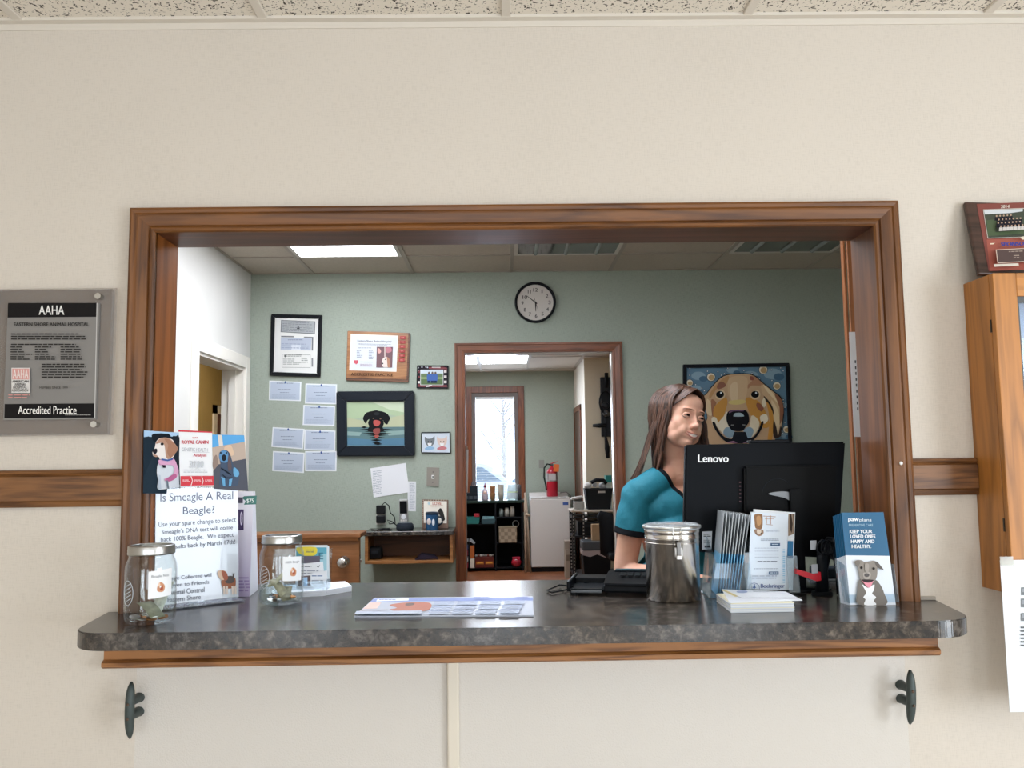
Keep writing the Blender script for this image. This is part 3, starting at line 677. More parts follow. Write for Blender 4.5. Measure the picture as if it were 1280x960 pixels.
note('banknote', (jx+.018, jy+.012, CT+.05), -.3, .03, .01, 'pale folded banknote standing behind the label of the left glass jar', None, (.03, .06), 'b8bdb2')
note('banknote', (kx-.004, ky-.008, CT+.038), 1.0, .020, .012, 'banknote leaning diagonally across the right glass jar', None, (.03, .075), '8f8a70')
note('banknote', (kx-.014, ky+.008, CT+.058), -.9, .014, .008, 'upper curled banknote against the left side of the right glass jar', None, (.028, .062), 'a8a78c')
note('banknote', (kx+.010, ky-.004, CT+.030), .15, .008, .004, 'flattened banknote at the bottom of the right glass jar', None, (.03, .07), '77745e')
# acrylic sign holder
s0 = Vector((-.836, .012, CT)); s1 = Vector((-.672, .142, CT)); su = (s1-s0).normalized()
tlt = Vector((0, 0, 1))+Vector((-su.y, su.x, 0))*.06
PSg = Plane(s0+Vector((0, 0, .004)), su, tlt)
t = thing('sign_holder', 'clear acrylic sign stand asking if a beagle is real, behind the left jar', 'sign', plane=PSg)
Z = (140, 520, 340, 800, 686, 960)
q = Art(PSg, Z); c4 = [q.L(183, 312), q.L(543, 298), q.L(541, 782), q.L(180, 826)]
sw = (c4[1][0]+c4[2][0])/2; shh = (c4[0][1]+c4[1][1])/2; sx0 = 0.0
MB().box((sx0, .0008, .0), (sw, .002, shh), clear('f2f6fa')).build('rear_sheet', t)
MB().box((sx0+.001, -.002, .006), (sw-.001, .0006, shh-.002), mat('ced5e0', .3, coat=.5)).build('printed_page', t)
MB().box((sx0, -.03, -.0035), (sw+.006, .035, -.0005), clear('e8eef2', haze=.12), .001).build('foot', t)
a = Art(PSg, Z, base=-.0021)
ink = '59607a'
a.text('Is Smeagle A Real', 206, 332, 518, 378, ink, skew=-10).text('Beagle?', 303, 390, 438, 432, ink, skew=-6)
ink = '4c5468'
a.text('Use your spare change to select', 198, 455, 530, 482, ink, skew=-22).text("Smeagle's DNA test will come", 212, 488, 516, 513, ink, skew=-22)
a.text('back 100% Beagle.  We expect', 208, 520, 520, 545, ink, skew=-22).text('results back by March 17th!', 250, 551, 526, 576, ink, skew=-22)
a.text('Change Collected will', 216, 690, 424, 712, ink, skew=-18).text('be given to Friends', 216, 720, 414, 742, ink, skew=-18).text('of Animal Control', 216, 748, 394, 770, ink, skew=-16).text('Eastern Shore', 236, 778, 378, 798, ink, skew=-14)
# the little beagle cartoon-like sketch: generic tricolour beagle
a.poly([(470, 700), (520, 690), (528, 715), (520, 735), (480, 740), (468, 725)], '9c5a38', 3).poly([(480, 690), (515, 686), (520, 712), (488, 716)], '4f4440', 3)
a.poly([(512, 698), (516, 674), (522, 672), (519, 700)], '4f4440').poly([(449, 668), (470, 660), (488, 672), (486, 698), (466, 702), (455, 690)], 'd9b9a0', 3).poly([(466, 664), (486, 668), (494, 694), (482, 706), (472, 690)], 'a0553a', 3)
for x in (476, 488, 512, 524): a.poly([(x-4, 728), (x+5, 728), (x+6, 764), (x-2, 764)], 'dfd0c4')
a.build('print', t)
# tri-fold dog display card standing behind the sign
def panel(t, A, B, base_px, top_px, pc, name, photo):
    pass
cA = at(178, 580, y=-.034); cB = at(222.5, 580, y=.075); cC = at(267, 580, y=.112); cD = at(309, 580, y=.150)
t = thing('display_card', 'three-panel dog photo display card standing above the beagle sign', 'display card', (cB.x, cB.y, CT))
Z = (170, 530, 320, 630, 1280, 853)
segs = ((cA, cB, [(78, 68), (452, 92), (470, 745), (74, 740)]), (cB, cC, [(452, 62), (812, 82), (828, 665), (470, 675)]), (cC, cD, [(812, 112), (1152, 120), (1196, 716), (828, 690)]))
def dogpanel(i):
    A_, B_, cor = segs[i]; A0 = Vector((A_.x, A_.y, CT)); u_ = Vector((B_.x-A_.x, B_.y-A_.y, 0))
    return Plane(A0, u_, (0, 0, 1)), cor
for i in range(3):
    P_, cor = dogpanel(i)
    Pb = slab(P_, cor, mat(('24333f', 'eceef0', 'c8b6a8')[i], .4), .0012, 0, Z)
    inv = t.matrix_world if False else Matrix.Translation(-Vector((cB.x, cB.y, CT))) @ P_.mat()
    def put(mb, name, par):
        mb.v = [tuple(inv @ Vector(v)) for v in mb.v]; return mb.build(name, par)
    pn = put(Pb, 'panel', t)
    a = Art(P_, Z, base=-.0015)
    if i == 0:
        a.poly([(78, 68), (452, 92), (452, 140), (330, 130), (78, 140)], 'a9c8e4')
        a.poly([(78, 140), (130, 132), (180, 170), (178, 330), (76, 560)], '1d2c38', 0)
        a.poly([(162, 140), (180, 104), (340, 104), (362, 150), (352, 200), (200, 200)], '141b24', 2)
        a.poly([(368, 150), (420, 130), (455, 145), (465, 500), (440, 480), (400, 350)], '18222c', 2)
        a.poly([(228, 420), (300, 380), (390, 390), (440, 480), (452, 640), (466, 655), (440, 682), (400, 684), (330, 690), (222, 694), (224, 600), (212, 510)], 'd4dbe2', 4)
        a.poly([(205, 190), (250, 150), (330, 150), (395, 190), (400, 330), (340, 375), (250, 378), (230, 350), (180, 345), (165, 300), (190, 250)], 'ece4de', 4)
        a.poly([(240, 158), (300, 144), (360, 165), (432, 250), (425, 290), (350, 370), (310, 350), (295, 240), (270, 200), (200, 210)], 'b58d76', 4)
        a.poly([(290, 160), (350, 170), (430, 255), (420, 290), (360, 360), (320, 300), (330, 220)], 'a4765c', 4)
        a.ell(266, 214, 18, 14, '2c2626').poly([(165, 275), (205, 262), (212, 296), (190, 320), (166, 300)], '23222a', 3).poly([(168, 318), (200, 330), (220, 345), (190, 352)], 'b58d76', 3)
        a.poly([(232, 380), (330, 400), (385, 370), (420, 430), (440, 500), (425, 560), (360, 605), (300, 610), (290, 580), (360, 560), (395, 490), (370, 440), (250, 440), (228, 420)], 'd9a3c4', 4)
        a.poly([(300, 590), (400, 530), (415, 570), (365, 605), (320, 612)], 'b8618f', 3)
        a.line([(255, 376), (320, 388), (375, 372)], 18, '3b5a9a').poly([(262, 436), (300, 440), (298, 468), (268, 466)], '1d1c26')
        a.poly([(305, 600), (322, 600), (335, 690), (318, 690)], '6d7c88').poly([(222, 540), (240, 545), (250, 694), (222, 694)], 'bcc8d4')
    if i == 1:
        a.poly([(452, 62), (812, 82), (812, 95), (452, 82)], 'cc2b3c')
        for q in range(4): a.poly([(602+q*16, 152), (602+q*16, 136), (610+q*16, 144), (612+q*16, 156)], 'd0283c')
        a.text('ROYAL CANIN', 487, 174, 770, 212, 'c8213c', bold=1.5)
        a.text('GENETIC HEALTH', 487, 252, 765, 290, 'a6aab2', skew=6).text('Analysis', 610, 318, 750, 356, 'cf4a5c', bold=1).line([(600, 300), (780, 302)], 3, 'b6b9c0')
        a.text('3000', 568, 392, 720, 468, 'cfd3d8', bold=3).greek(505, 486, 790, 530, 2, 'c2c6cc')
        a.poly([(473, 555), (825, 553), (827, 652), (474, 660)], 'cf2436')
        for x in (592, 706): a.line([(x-8, 556), (x+8, 605), (x-8, 656)], 7, 'f2e6e6')
        for x in (495, 612, 733): a.greek(x, 594, x+78, 625, 2, 'f0d0d4')
    if i == 2:
        a.poly([(812, 112), (1152, 120), (1158, 190), (812, 250)], '4aa0dc').poly([(870, 115), (915, 118), (935, 280), (890, 280)], 'd8d0c8').poly([(812, 250), (1158, 190), (1168, 370), (820, 470)], 'b9a596')
        a.poly([(940, 250), (1010, 225), (1040, 330), (960, 330)], 'd8b99c', 3).poly([(820, 380), (860, 330), (880, 470), (822, 480)], '8a7468', 3)
        a.poly([(822, 500), (880, 430), (1020, 400), (1170, 370), (1196, 716), (828, 690)], '3c3f4e')
        a.poly([(885, 330), (905, 288), (960, 280), (1000, 320), (1040, 440), (1100, 500), (1090, 620), (1060, 660), (900, 664), (892, 560), (900, 440)], '27405e', 4)
        a.poly([(885, 330), (905, 290), (955, 284), (980, 320), (975, 400), (925, 410), (890, 380)], '4a86b8', 4).ell(936, 360, 24, 36, '121a26').ell(902, 308, 9, 9, '10141c').ell(962, 308, 9, 9, '10141c')
        a.poly([(985, 330), (1010, 400), (1015, 480), (985, 500), (975, 430)], '4a3a42', 3)
        a.poly([(1040, 460), (1095, 510), (1085, 560), (1040, 550)], '5aa0cc', 3).poly([(905, 560), (945, 580), (950, 662), (925, 662)], '5aa0cc').poly([(990, 590), (1025, 580), (1010, 662), (985, 662)], '5aa0cc')
        a.line([(905, 470), (950, 500), (1010, 540)], 14, '14202e').line([(920, 540), (960, 575), (1020, 575)], 10, '14202e')
    put(a.mb, 'print', pn)
mid = (cB+cC)/2-Vector((cB.x, cB.y, 0))
mid.z = 0
MB().box((mid.x-.012, mid.y+.004, 0), (mid.x+.012, mid.y+.007, .28), mat('dfe2e6', .6)).box((mid.x-.012, mid.y+.004, 0), (mid.x+.012, mid.y+.06, .0015), mat('dfe2e6', .6)).build('easel_strut', t)
# purple-white tent display box
P0 = Plane((-.875, .175, CT+.0015), Vector((.21, .02, 0)), Vector((0, .10, 1)))
t = thing('tent_display', 'white and purple tent card with a $75 flag beside the beagle sign', 'display card', plane=P0)
Z = (140, 520, 340, 800, 686, 960); q = Art(P0, Z); rx, rt = q.L(600, 325); rb, _ = q.L(590, 775); ht = rt
m = bpy.data.materials.new('purple_fade'); nt, bs = nodes(m); N, L = nt.nodes, nt.links
tc = N.new('ShaderNodeTexCoord'); sp = N.new('ShaderNodeSeparateXYZ'); rp = N.new('ShaderNodeValToRGB'); rp.color_ramp.elements[0].position = .0; rp.color_ramp.elements[1].position = .24
rp.color_ramp.elements[0].color = lin('b9aacb'); rp.color_ramp.elements[1].color = lin('e8e6ee'); L.new(tc.outputs['Object'], sp.inputs[0]); L.new(sp.outputs[2], rp.inputs[0]); L.new(rp.outputs[0], bs.inputs['Base Color'])
MB().box((0, -.0012, 0), (rb, 0, ht), m, .0004).build('front_panel', t)
# back panel and gusset in world terms -> local
M_ = P0.mat().inverted(); nb = Vector((.21, .02, 0)).normalized(); bk = Vector((-nb.y, nb.x, 0))
def wl(p): return tuple(M_ @ Vector(p))
topc = P0.o+P0.w*ht; b1 = P0.o+bk*.115
R_ = P0.u*rb
vs = [b1, b1+R_, topc+bk*.018+R_, topc+bk*.018]; vs = [wl(v) for v in vs]
MB().add(vs+[(x, y+.001, z) for x, y, z in vs], [(0, 1, 2, 3), (7, 6, 5, 4), (0, 4, 5, 1), (1, 5, 6, 2), (2, 6, 7, 3), (3, 7, 4, 0)], mat('e4e4ec', .6)).build('back_panel', t)
g1 = [wl(P0.o+R_), wl(b1+R_), wl(topc+bk*.018+R_), wl(topc+R_)]; e_ = .0008
MB().add(g1+[(x-e_, y, z) for x, y, z in g1], [(0, 1, 2, 3), (7, 6, 5, 4), (0, 4, 5, 1), (1, 5, 6, 2), (2, 6, 7, 3), (3, 7, 4, 0)], mat('e2e3ec', .6)).build('side_gusset', t)
a = Art(P0, Z, base=-.0014)
a.poly([(555, 352), (566, 345), (619, 343), (617, 380), (564, 382), (572, 366)], '3f7a70').text('$75', 576, 356, 606, 376, 'e8f2ee', bold=1).rect(540, 350, 560, 375, '4a4658')
a.rect(500, 402, 564, 490, '3c2a58').text('0', 550, 412, 559, 470, 'd8d0e4', bold=1).greek(545, 692, 592, 760, 5, '9a84b4')
a.build('print', t)
# small brochure holder with blue card and business cards
ux = Vector((.155, .0, 0)); Pc = Plane((at(352, 745, y=.235).x, .235, CT+.002), ux, Vector((0, .12, 1)))
Z = (300, 600, 460, 800, 768, 960)
t = thing('card_holder', 'small clear brochure holder on the counter right of the banknote jar', 'holder', plane=Pc)
q = Art(Pc, Z); r1 = q.L(535, 620)[0]; hh_ = q.L(530, 560)[1]
MB().box((-.03, .010, 0), (r1+.003, .012, .115), clear('eef4f8')).build('back_sheet', t)
MB().box((-.03, -.045, 0), (r1+.003, -.043, .03), clear('eef4f8', haze=.05)).box((-.03, -.043, -.001), (r1+.003, .010, .0005), clear('eef4f8', haze=.05)).box((r1+.001, -.043, 0), (r1+.003, .010, .035), clear('eef4f8', haze=.1)).build('tray', t)
o = thing('flyer', 'teal flyer with a yellow oval standing in the small holder behind the business cards', 'flyer', plane=Pc)
a = Art(Pc, Z, base=.0028)
pts_ = [q.L(330, 392), q.L(520, 390), q.L(531, 400), q.L(534, 628), q.L(330, 628)]
MB().prism(pts_, mat('d8e4ea', .5), .0078, .0055).build('sheet', o)
a = Art(Pc, Z, base=.0052)
a.rect(335, 404, 518, 620, '9fc9d6').poly([(335, 404), (518, 404), (518, 440), (335, 500)], '5ba6bc').poly([(340, 405), (452, 403), (452, 448), (400, 456), (352, 440)], 'e2cf3a', 3).greek(395, 418, 445, 440, 2, '4a5a60').text('E', 472, 436, 496, 476, '2d6f86', bold=2).rect(350, 455, 478, 500, '5e5868')
a.build('print', o)
def cardstack(n, cs, y, th, label, group, art=None):
    for i in range(n):
        o = thing('business_card', label, 'card', plane=Pc, group=group)
        pts_ = [q.L(*c) for c in cs]; dy = -th*i
        MB().prism(pts_, mat('e9ebf0', .6), y+dy, y+dy-th*.8).build('card', o)
        if i == n-1 and art:
            a = Art(Pc, Z, base=y+dy-th); art(a); a.build('print', o)
    return o
cardstack(6, [(352, 505), (496, 490), (506, 600), (352, 610)], .004, .0009, 'white card in the rear pile of the small clear holder', 'cards in the rear pile of the small holder', lambda a: a.greek(368, 516, 430, 528, 1, '555a66').line([(462, 518), (470, 524), (480, 512)], 4, '444'+'a55').greek(368, 540, 480, 590, 3, 'a0a6b2'))
o = cardstack(6, [(345, 575), (524, 543), (534, 640), (345, 668)], -.008, .0009, 'white card with a small photo in the front pile of the small holder', 'cards in the front pile of the small holder', lambda a: a.poly([(356, 578), (430, 572), (430, 632), (356, 638)], '6b5a58').poly([(380, 585), (412, 582), (412, 634), (378, 637)], '9fc0e0').greek(438, 572, 510, 584, 1, '4d6a9a').greek(438, 600, 515, 630, 2, '9aa0ac'))
# folded leaflets lying in front
lf = [(345, 745), (440, 738), (436, 733), (405, 731), (345, 737)]
for i in range(5):
    z = CT+.0005+i*.003; b = MB()
    A_ = [at(347+i, 748, z=CT), at(404+i*.5, 745, z=CT), at(440, 739, z=CT), at(432, 733, z=CT), at(400, 735, z=CT), at(349+i, 739, z=CT)]
    b.prism([(p.x, p.y-.004) for p in A_], mat('e4e9f2', .6), z, z+.0022, 'xy')
    tag(b.build('folded_leaflet'), 'white leaflet in the low pile in front of the small clear holder', 'leaflet', 'leaflets piled before the small holder')
# desk calendar mat
t = thing('calendar_mat', 'blue and white calendar counter mat with a dog picture lying flat on the counter', 'mat', (0, 0, CT+.0004))
cs = [at(443, 772, z=CT), at(667, 771, z=CT), at(666, 747, z=CT), at(468, 749, z=CT)]
MB().prism([(p.x, p.y) for p in cs], mat('b6bdcc', .35), 0, .003, 'xy').build('mat_sheet', t)
class Flat(Art):
    def __init__(s, z, zh): Art.__init__(s, Plane((0, 0, zh), (1, 0, 0), (0, 1, 0)), z, base=.0, step=.0)
    def L(s, x, y):
        x0, y0, x1, y1, w, h = s.z; p = at(x0+x*(x1-x0)/w, y0+y*(y1-y0)/h, z=s.p.o.z); return (p.x, p.y)
    def done(s, name, par, z):
        s.mb.v = [(v[0], v[2], z-v[1]) for v in s.mb.v]; return s.mb.build(name, par)
a = Flat((430, 735, 680, 785, 1280, 256), CT+.0035); a.step = .0001; a.y = -.0001
a.poly([(190, 68), (1210, 60), (1210, 80), (560, 84), (165, 90)], '7c8cc0').poly([(215, 72), (415, 68), (412, 80), (205, 86)], 'e8eef8').greek(225, 74, 350, 82, 1, '3a4a90')
a.poly([(165, 95), (240, 92), (210, 132), (120, 136)], 'd9b9ae').poly([(290, 110), (380, 95), (470, 92), (545, 96), (560, 120), (520, 148), (380, 152), (290, 140), (340, 128)], 'b06a54', 3).poly([(400, 100), (450, 98), (440, 112), (395, 114)], '5e443c', 3).line([(100, 146), (280, 142)], 5, 'a89a9c')
for i in range(4):
    for j_ in range(3):
        x = 580+i*150-j_*16; y = 88+j_*30; a.poly([(x, y), (x+128, y), (x+118, y+24), (x-10, y+24)], 'adb8cc').poly([(x, y), (x+128, y), (x+126, y+5), (x-3, y+5)], '9aa6c4').greek(x, y+8, x+118, y+23, 3, 'a9b2c6')
a.poly([(80, 160), (500, 156), (495, 176), (66, 180)], 'b4bccd').greek(830, 70, 950, 80, 1, '5a64a0').greek(1100, 68, 1180, 76, 1, '5a64a0')
a.done('print', t, .0031)
# --- stainless canister with clear lid
cx, cy = at(846, 752, z=CT).x, .062
t = thing('metal_canister', 'brushed steel canister with a clear lid and wire clasp in the middle of the counter', 'canister', (cx, cy, CT+.0004))
steel = mat('b8b6b2', .22, 1); r = .0655; h = .172
m = mat('d8d4ce', .2, 1)
MB().lathe([(0, 0), (r-.003, 0), (r, .003), (r, h-.022), (r+.0012, h-.020), (r, h-.018), (r, h-.010), (r+.0015, h-.008), (r+.0015, h), (r-.001, h), (r-.001, .01), (0, .01)], m, 64).build('body', t)
ld = MB().lathe([(0, h+.013), (r*.7, h+.013), (r*.92, h+.012), (r+.003, h+.009), (r+.005, h+.005), (r+.005, h+.001), (r+.001, h-.001), (0, h-.001)], clear('eef2f4', 1.6, .05, .22), 48)
ld.build('clear_lid', t)
MB().lathe([(r+.0045, h+.001), (r+.0062, h+.002), (r+.0062, h+.007), (r+.0045, h+.008)], mat('cfd0ce', .3, 1), 48, closed=True).build('lid_rim', t)
c_ = MB(); a0 = -math.pi/2-.02
def pc(an, z, q=0): return ((r+q)*math.cos(an), (r+q)*math.sin(an), z)
wr = mat('c9c9c6', .25, 1)
c_.tube([pc(a0-.15, h-.045, .006), pc(a0-.13, h-.01, .009), pc(a0-.12, h+.008, .009), pc(a0+.12, h+.008, .009), pc(a0+.15, h-.01, .009), pc(a0+.17, h-.045, .006)], .0011, wr)
c_.build('wire_bail', t)
M_ = Matrix.Translation(pc(a0+.03, h-.045, .004)) @ Matrix.Rotation(a0+math.pi/2+.03, 4, 'Z')
cl = MB().box((-.010, -.0045, -.018), (.010, .001, .006), mat('8f8c88', .3, 1), .002, M=M_).box((-.007, -.011, -.024), (.007, -.003, -.012), mat('a9a6a2', .25, 1), .002, M=M_).box((-.005, -.008, -.014), (.005, -.0035, .018), mat('6a6866', .3, 1), .0015, M=M_); cl.build('clasp', t)
for z in (h-.034, h-.024): MB().lathe([(r, z), (r+.0014, z+.001), (r, z+.002)], m, 64).build('seam_ring', t)
tg = MB(); vs_, fs_, bb = textmesh('RO'); out = []
# --- card terminal / printer tray
bk = mat('080b10', .38, spec=.12); bk2 = mat('0e1115', .5, spec=.12)
t = thing('receipt_printer', 'black low desktop printer with an open paper tray beside the steel canister', 'printer', (.284, .196, CT), R(-12)); t.scale = (1, 1, .78)
b = MB(); b.box((-.018, -.088, .012), (.118, .09, .036), bk, .006, seg=3).box((-.112, -.080, .012), (-.018, .09, .020), bk, .003).box((-.112, -.080, .018), (-.104, .09, .044), bk, .003).box((-.104, .02, .018), (-.018, .09, .040), bk, .004); b.build('housing', t)
MB().prism([(-.088, .036), (.09, .036), (.09, .056), (.03, .056), (-.05, .046), (-.088, .041)], bk, -.018, .118, 'yz', .003).build('top_cover', t)
MB().box((-.10, -.082, .020), (-.022, .02, .023), mat('1c2024', .3), .001).box((-.10, -.088, .010), (-.022, -.080, .018), mat('4a4f54', .3), .002).build('paper_tray', t)
k_ = MB()
for i in range(4):
    for q in range(3): k_.box((.02+i*.019, -.02+q*.02, .0555), (.034+i*.019, -.006+q*.02, .0575), bk2, .002)
k_.build('keypad', t)
MB().box((.0, .05, .054), (.10, .085, .062), mat('1b2228', .15), .004).build('display', t)
for x, y in ((-.095, -.07), (-.095, .08), (.1, -.07), (.1, .08)): MB().cyl((x, y, 0), (x, y, .013), .009, bk2, n=12).build('foot', t)
cb = MB(); P_ = [at(716, 733, z=CT+.02), at(700, 731, z=CT+.006), at(684, 738, z=CT+.004), at(690, 741, z=CT+.004), at(712, 736, z=CT+.004), at(735, 728, z=CT+.02)]
cb.tube([(p.x, p.y, p.z) for p in P_], .002, bk2); tag(cb.build('cable'), 'thin black cable looping left of the black desktop printer', 'cable')
# --- monitor seen from behind
ym = .20; PM = Plane((0, ym, 0)); Z = (850, 530, 1160, 800, 1102, 960)
t = thing('monitor', 'black computer monitor seen from behind with white maker lettering', 'monitor', (.69, .175, CT))
def ml(px, py, y=ym):
    p = at(px, py, y=y); return (p.x-.69, p.z-CT)
A_, B_, C_, D_ = ml(857, 556), ml(1057, 552), ml(1048, 698), ml(854, 689)
mb = mat('080c12', .45, spec=.1); mb2 = mat('050608', .4, spec=.1)
MB().prism([A_, B_, C_, D_], mb, .025, .045, 'xz', .004).build('rear_shell', t)
MB().prism([(A_[0]+.006, A_[1]-.006), (B_[0]-.006, B_[1]-.006), (C_[0]-.006, C_[1]+.006), (D_[0]+.006, D_[1]+.006)], mat('23303c', .15), .045, .047, 'xz').build('screen', t)
e0, e1, e2, e3 = ml(928, 583), ml(1042, 581), ml(1040, 692), ml(928, 689)
MB().prism([e0, e1, e2, e3], mb2, .005, .026, 'xz', .005).build('electronics_hump', t)
a = Art(PM, Z, base=ym*0+.0235)
a.p = Plane((.69, ym, CT)); a.text('Lenovo', 80, 136, 214, 170, 'f2f4f6', bold=1.2)
for i in range(6): a.rect(262, 256+i*17, 270, 262+i*17, '5b3a44')
a.build('lettering', t); a = Art(Plane((.69, ym, CT)), Z, base=.0235)
a.poly([(98, 478), (142, 476), (139, 556), (97, 558)], 'd9dde2').greek(104, 488, 136, 505, 2, '33363c').greek(104, 515, 136, 532, 3, '8a8e94').rect(108, 540, 134, 549, '2a2c30')
a.build('sticker', t)
# ports arcs, neck, foot
ar_ = MB(); pts_ = []
for i in range(13):
    an = R(180-i*11); pts_.append((e0[0]+.085+.042*math.cos(an), .0045, e0[1]-.075+.042*math.sin(an)))
ar_.tube(pts_, .0008, mat('23282e', .4), n=5); ar_.build('hump_groove', t)
n0, n1 = ml(988, 618), ml(1008, 740)
MB().prism([(.012, n0[1]+.015), (-.012, n0[1]+.015), (-.010, .008), (.03, .008), (.026, .10)], mb2, n0[0]-.013, n0[0]+.020, 'yz', .002).build('stand_neck', t)
nk = MB().prism(smooth([ml(958, 617, .19), ml(975, 614, .19), ml(988, 617, .19), ml(999, 630, .19), ml(989, 628, .19), ml(978, 622, .19)], 4), mat('8b9096', .3), -.002, .004, 'xz'); nk.build('stand_collar', t)
bs_ = ml(1008, 742); MB().lathe([(0, .0), (.078, .0), (.080, .003), (.074, .007), (.03, .010), (0, .010)], mat('0b0e12', .2), 40, c=(n0[0]+.016, .035, 0)).build('stand_base', t)
w0, w1 = at(936, 549, y=.21), at(985, 553, y=.21)
tag(MB().box((w0.x, .195, A_[1]+CT+.0025), (w1.x, .235, A_[1]+CT+.0105), mat('15181d', .25), .003).box((w0.x+.005, .205, A_[1]+CT+.0005), (w1.x-.005, .225, A_[1]+CT+.003), mat('15181d', .3)).build('webcam_bar'), 'slim black device lying along the top edge of the monitor', 'webcam')
# things behind the stand: scanner, red strap, adapter, pouch
p = at(1024, 668, y=.095); t = thing('barcode_scanner', 'black handheld scanner resting upright against the monitor behind the brochures', 'scanner', (p.x, .095, CT), R(20))
MB().tube([(0, 0, .0), (.004, 0, .06), (.012, 0, .10)], .015, bk2, n=12, rad=[.017, .014, .018]).build('grip', t)
MB().box((-.028, -.02, .095), (.03, .022, .145), mat('121417', .3), .008, seg=3, M=Matrix.Rotation(R(25), 4, 'Y')).build('head', t)
for q in range(2): MB().box((-.046, -.0215, .115-.058*q), (-.028, -.0205, .137-.058*q), mat('b9bcc2', .5)).build('label', t)
MB().lathe([(0, 0), (.026, 0), (.024, .008), (0, .01)], bk2, 24).build('base', t)
cc = [at(1025+7*math.cos(i*.9)+i*.8, 684+9*math.sin(i*.9), y=.055+.001*i) for i in range(20)]
tag(MB().tube([(c.x, c.y, c.z) for c in cc], .0028, bk2, n=6).tube([(cc[-1].x, cc[-1].y, cc[-1].z), (cc[-1].x+.01, .075, CT+.05), (cc[-1].x+.012, .08, CT+.003)], .0028, bk2, n=6).build('coiled_cord'), 'black coiled cord bunched behind the clear brochure holders', 'cord')
q0, q1, q2 = at(994, 714, y=.06), at(1022, 722, y=.05), at(1023, 716, y=.07)
S0 = Vector((p.x, .095, CT)); I_ = Matrix.Rotation(-R(20), 4, 'Z') @ Matrix.Translation(-S0)
sb = MB().prism([(at(x_, y_, y=.085).x, at(x_, y_, y=.085).z) for x_, y_ in ((994, 711), (1020, 718), (1024, 714), (1025, 725), (1019, 726), (994, 717))], mat('cf1528', .4), .075, .095, 'xz', .001)
sb.v = [tuple(I_ @ Vector(v)) for v in sb.v]; sb.build('red_strap', t)
p = at(1040, 735, z=CT); tag(MB().box((p.x-.0, .31, CT), (p.x+.10, .38, CT+.006), mat('7a8088', .5), .002).box((p.x+.005, .315, CT+.006), (p.x+.095, .375, CT+.036), mat('1a232d', .5), .006).build('power_adapter'), 'dark blue-grey box lying behind the preventive care brochures', 'adapter')
# --- leaning brochures seen edge-on, in a clear holder
Z = (850, 530, 1160, 800, 1102, 960)
th_ = thing('brochure_holder', 'clear holder turned edge-on, full of blue and white brochures beside the canister', 'holder', (at(922, 745, z=CT).x, .11, CT))
hx_, hy_ = th_.location.x, th_.location.y
dirv = Vector((.22, 1, 0)).normalized(); acr = Vector((dirv.y, -dirv.x, 0))
def slot(i): return at(905+i*3.0, 742-.2*i, z=CT+.004)
n_b = 9
for i in range(n_b):
    # each leaflet is a card seen nearly edge-on: its face runs back into the room
    f0 = at(896+i*3.3, 741, y=.075); top = at(904.5+i*4.0, 640+.5*i, y=.085); base = Vector((f0.x, .075, CT+.004)); up_ = Vector((top.x, .085, top.z))-base
    ww = Vector((.010, .098, 0)); e_ = Vector((.0016, 0, 0)); split = .50
    o = thing('leaflet', 'blue and white leaflet standing edge-on in the holder beside the canister', 'leaflet', base, group='leaflets in the edge-on holder')
    def quad(s0, s1, m, nm):
        p0, p1 = up_*s0, up_*s1; vs = [p0, p0+ww, p1+ww, p1]; vs = vs+[v+e_ for v in vs]
        return MB().add(vs, [(0, 1, 2, 3), (7, 6, 5, 4), (0, 4, 5, 1), (1, 5, 6, 2), (2, 6, 7, 3), (3, 7, 4, 0)], m).build(nm, o)
    quad(0, split, mat('6fb3d8', .4), 'blue_half'); quad(split, 1, mat('c4cace' if i % 2 else '9ea4a8', .4), 'white_half')
aa = clear('eaf2f6', haze=.03)
g0, g1, g2, g3 = at(891, 768, y=-.0), at(893, 760, z=CT), at(930, 742, z=CT), at(888, 705, y=.06)
b = MB(); xL = at(891, 752, y=.05).x-.004; xR = at(930, 745, y=.06).x+.001
def lb(p): return (p[0]-hx_, p[1]-hy_, p[2]-CT)
tl_ = at(900, 690, y=.055)
vs = [(xL, .055, CT), (xR, .055, CT), (xR+.016, .055, CT+.085), (xL+.016, .055, CT+.085)]
vs = [lb(v) for v in vs]; b.add(vs+[(x, y+.002, z) for x, y, z in vs], [(0, 1, 2, 3), (7, 6, 5, 4), (0, 4, 5, 1), (1, 5, 6, 2), (2, 6, 7, 3), (3, 7, 4, 0)], aa); b.build('front_lip', th_)
vs = [(xL, .055, CT), (xL+.01, .185, CT), (xL+.028, .185, CT+.14), (xL+.018, .055, CT+.085)]
vs = [lb(v) for v in vs]; MB().add(vs+[(x-.002, y, z) for x, y, z in vs], [(0, 1, 2, 3), (7, 6, 5, 4), (0, 4, 5, 1), (1, 5, 6, 2), (2, 6, 7, 3), (3, 7, 4, 0)], aa).build('side_wall', th_)
b = MB().box(lb((xL, .053, CT)), lb((xR, .187, CT+.002)), aa); b.build('floor_plate', th_)
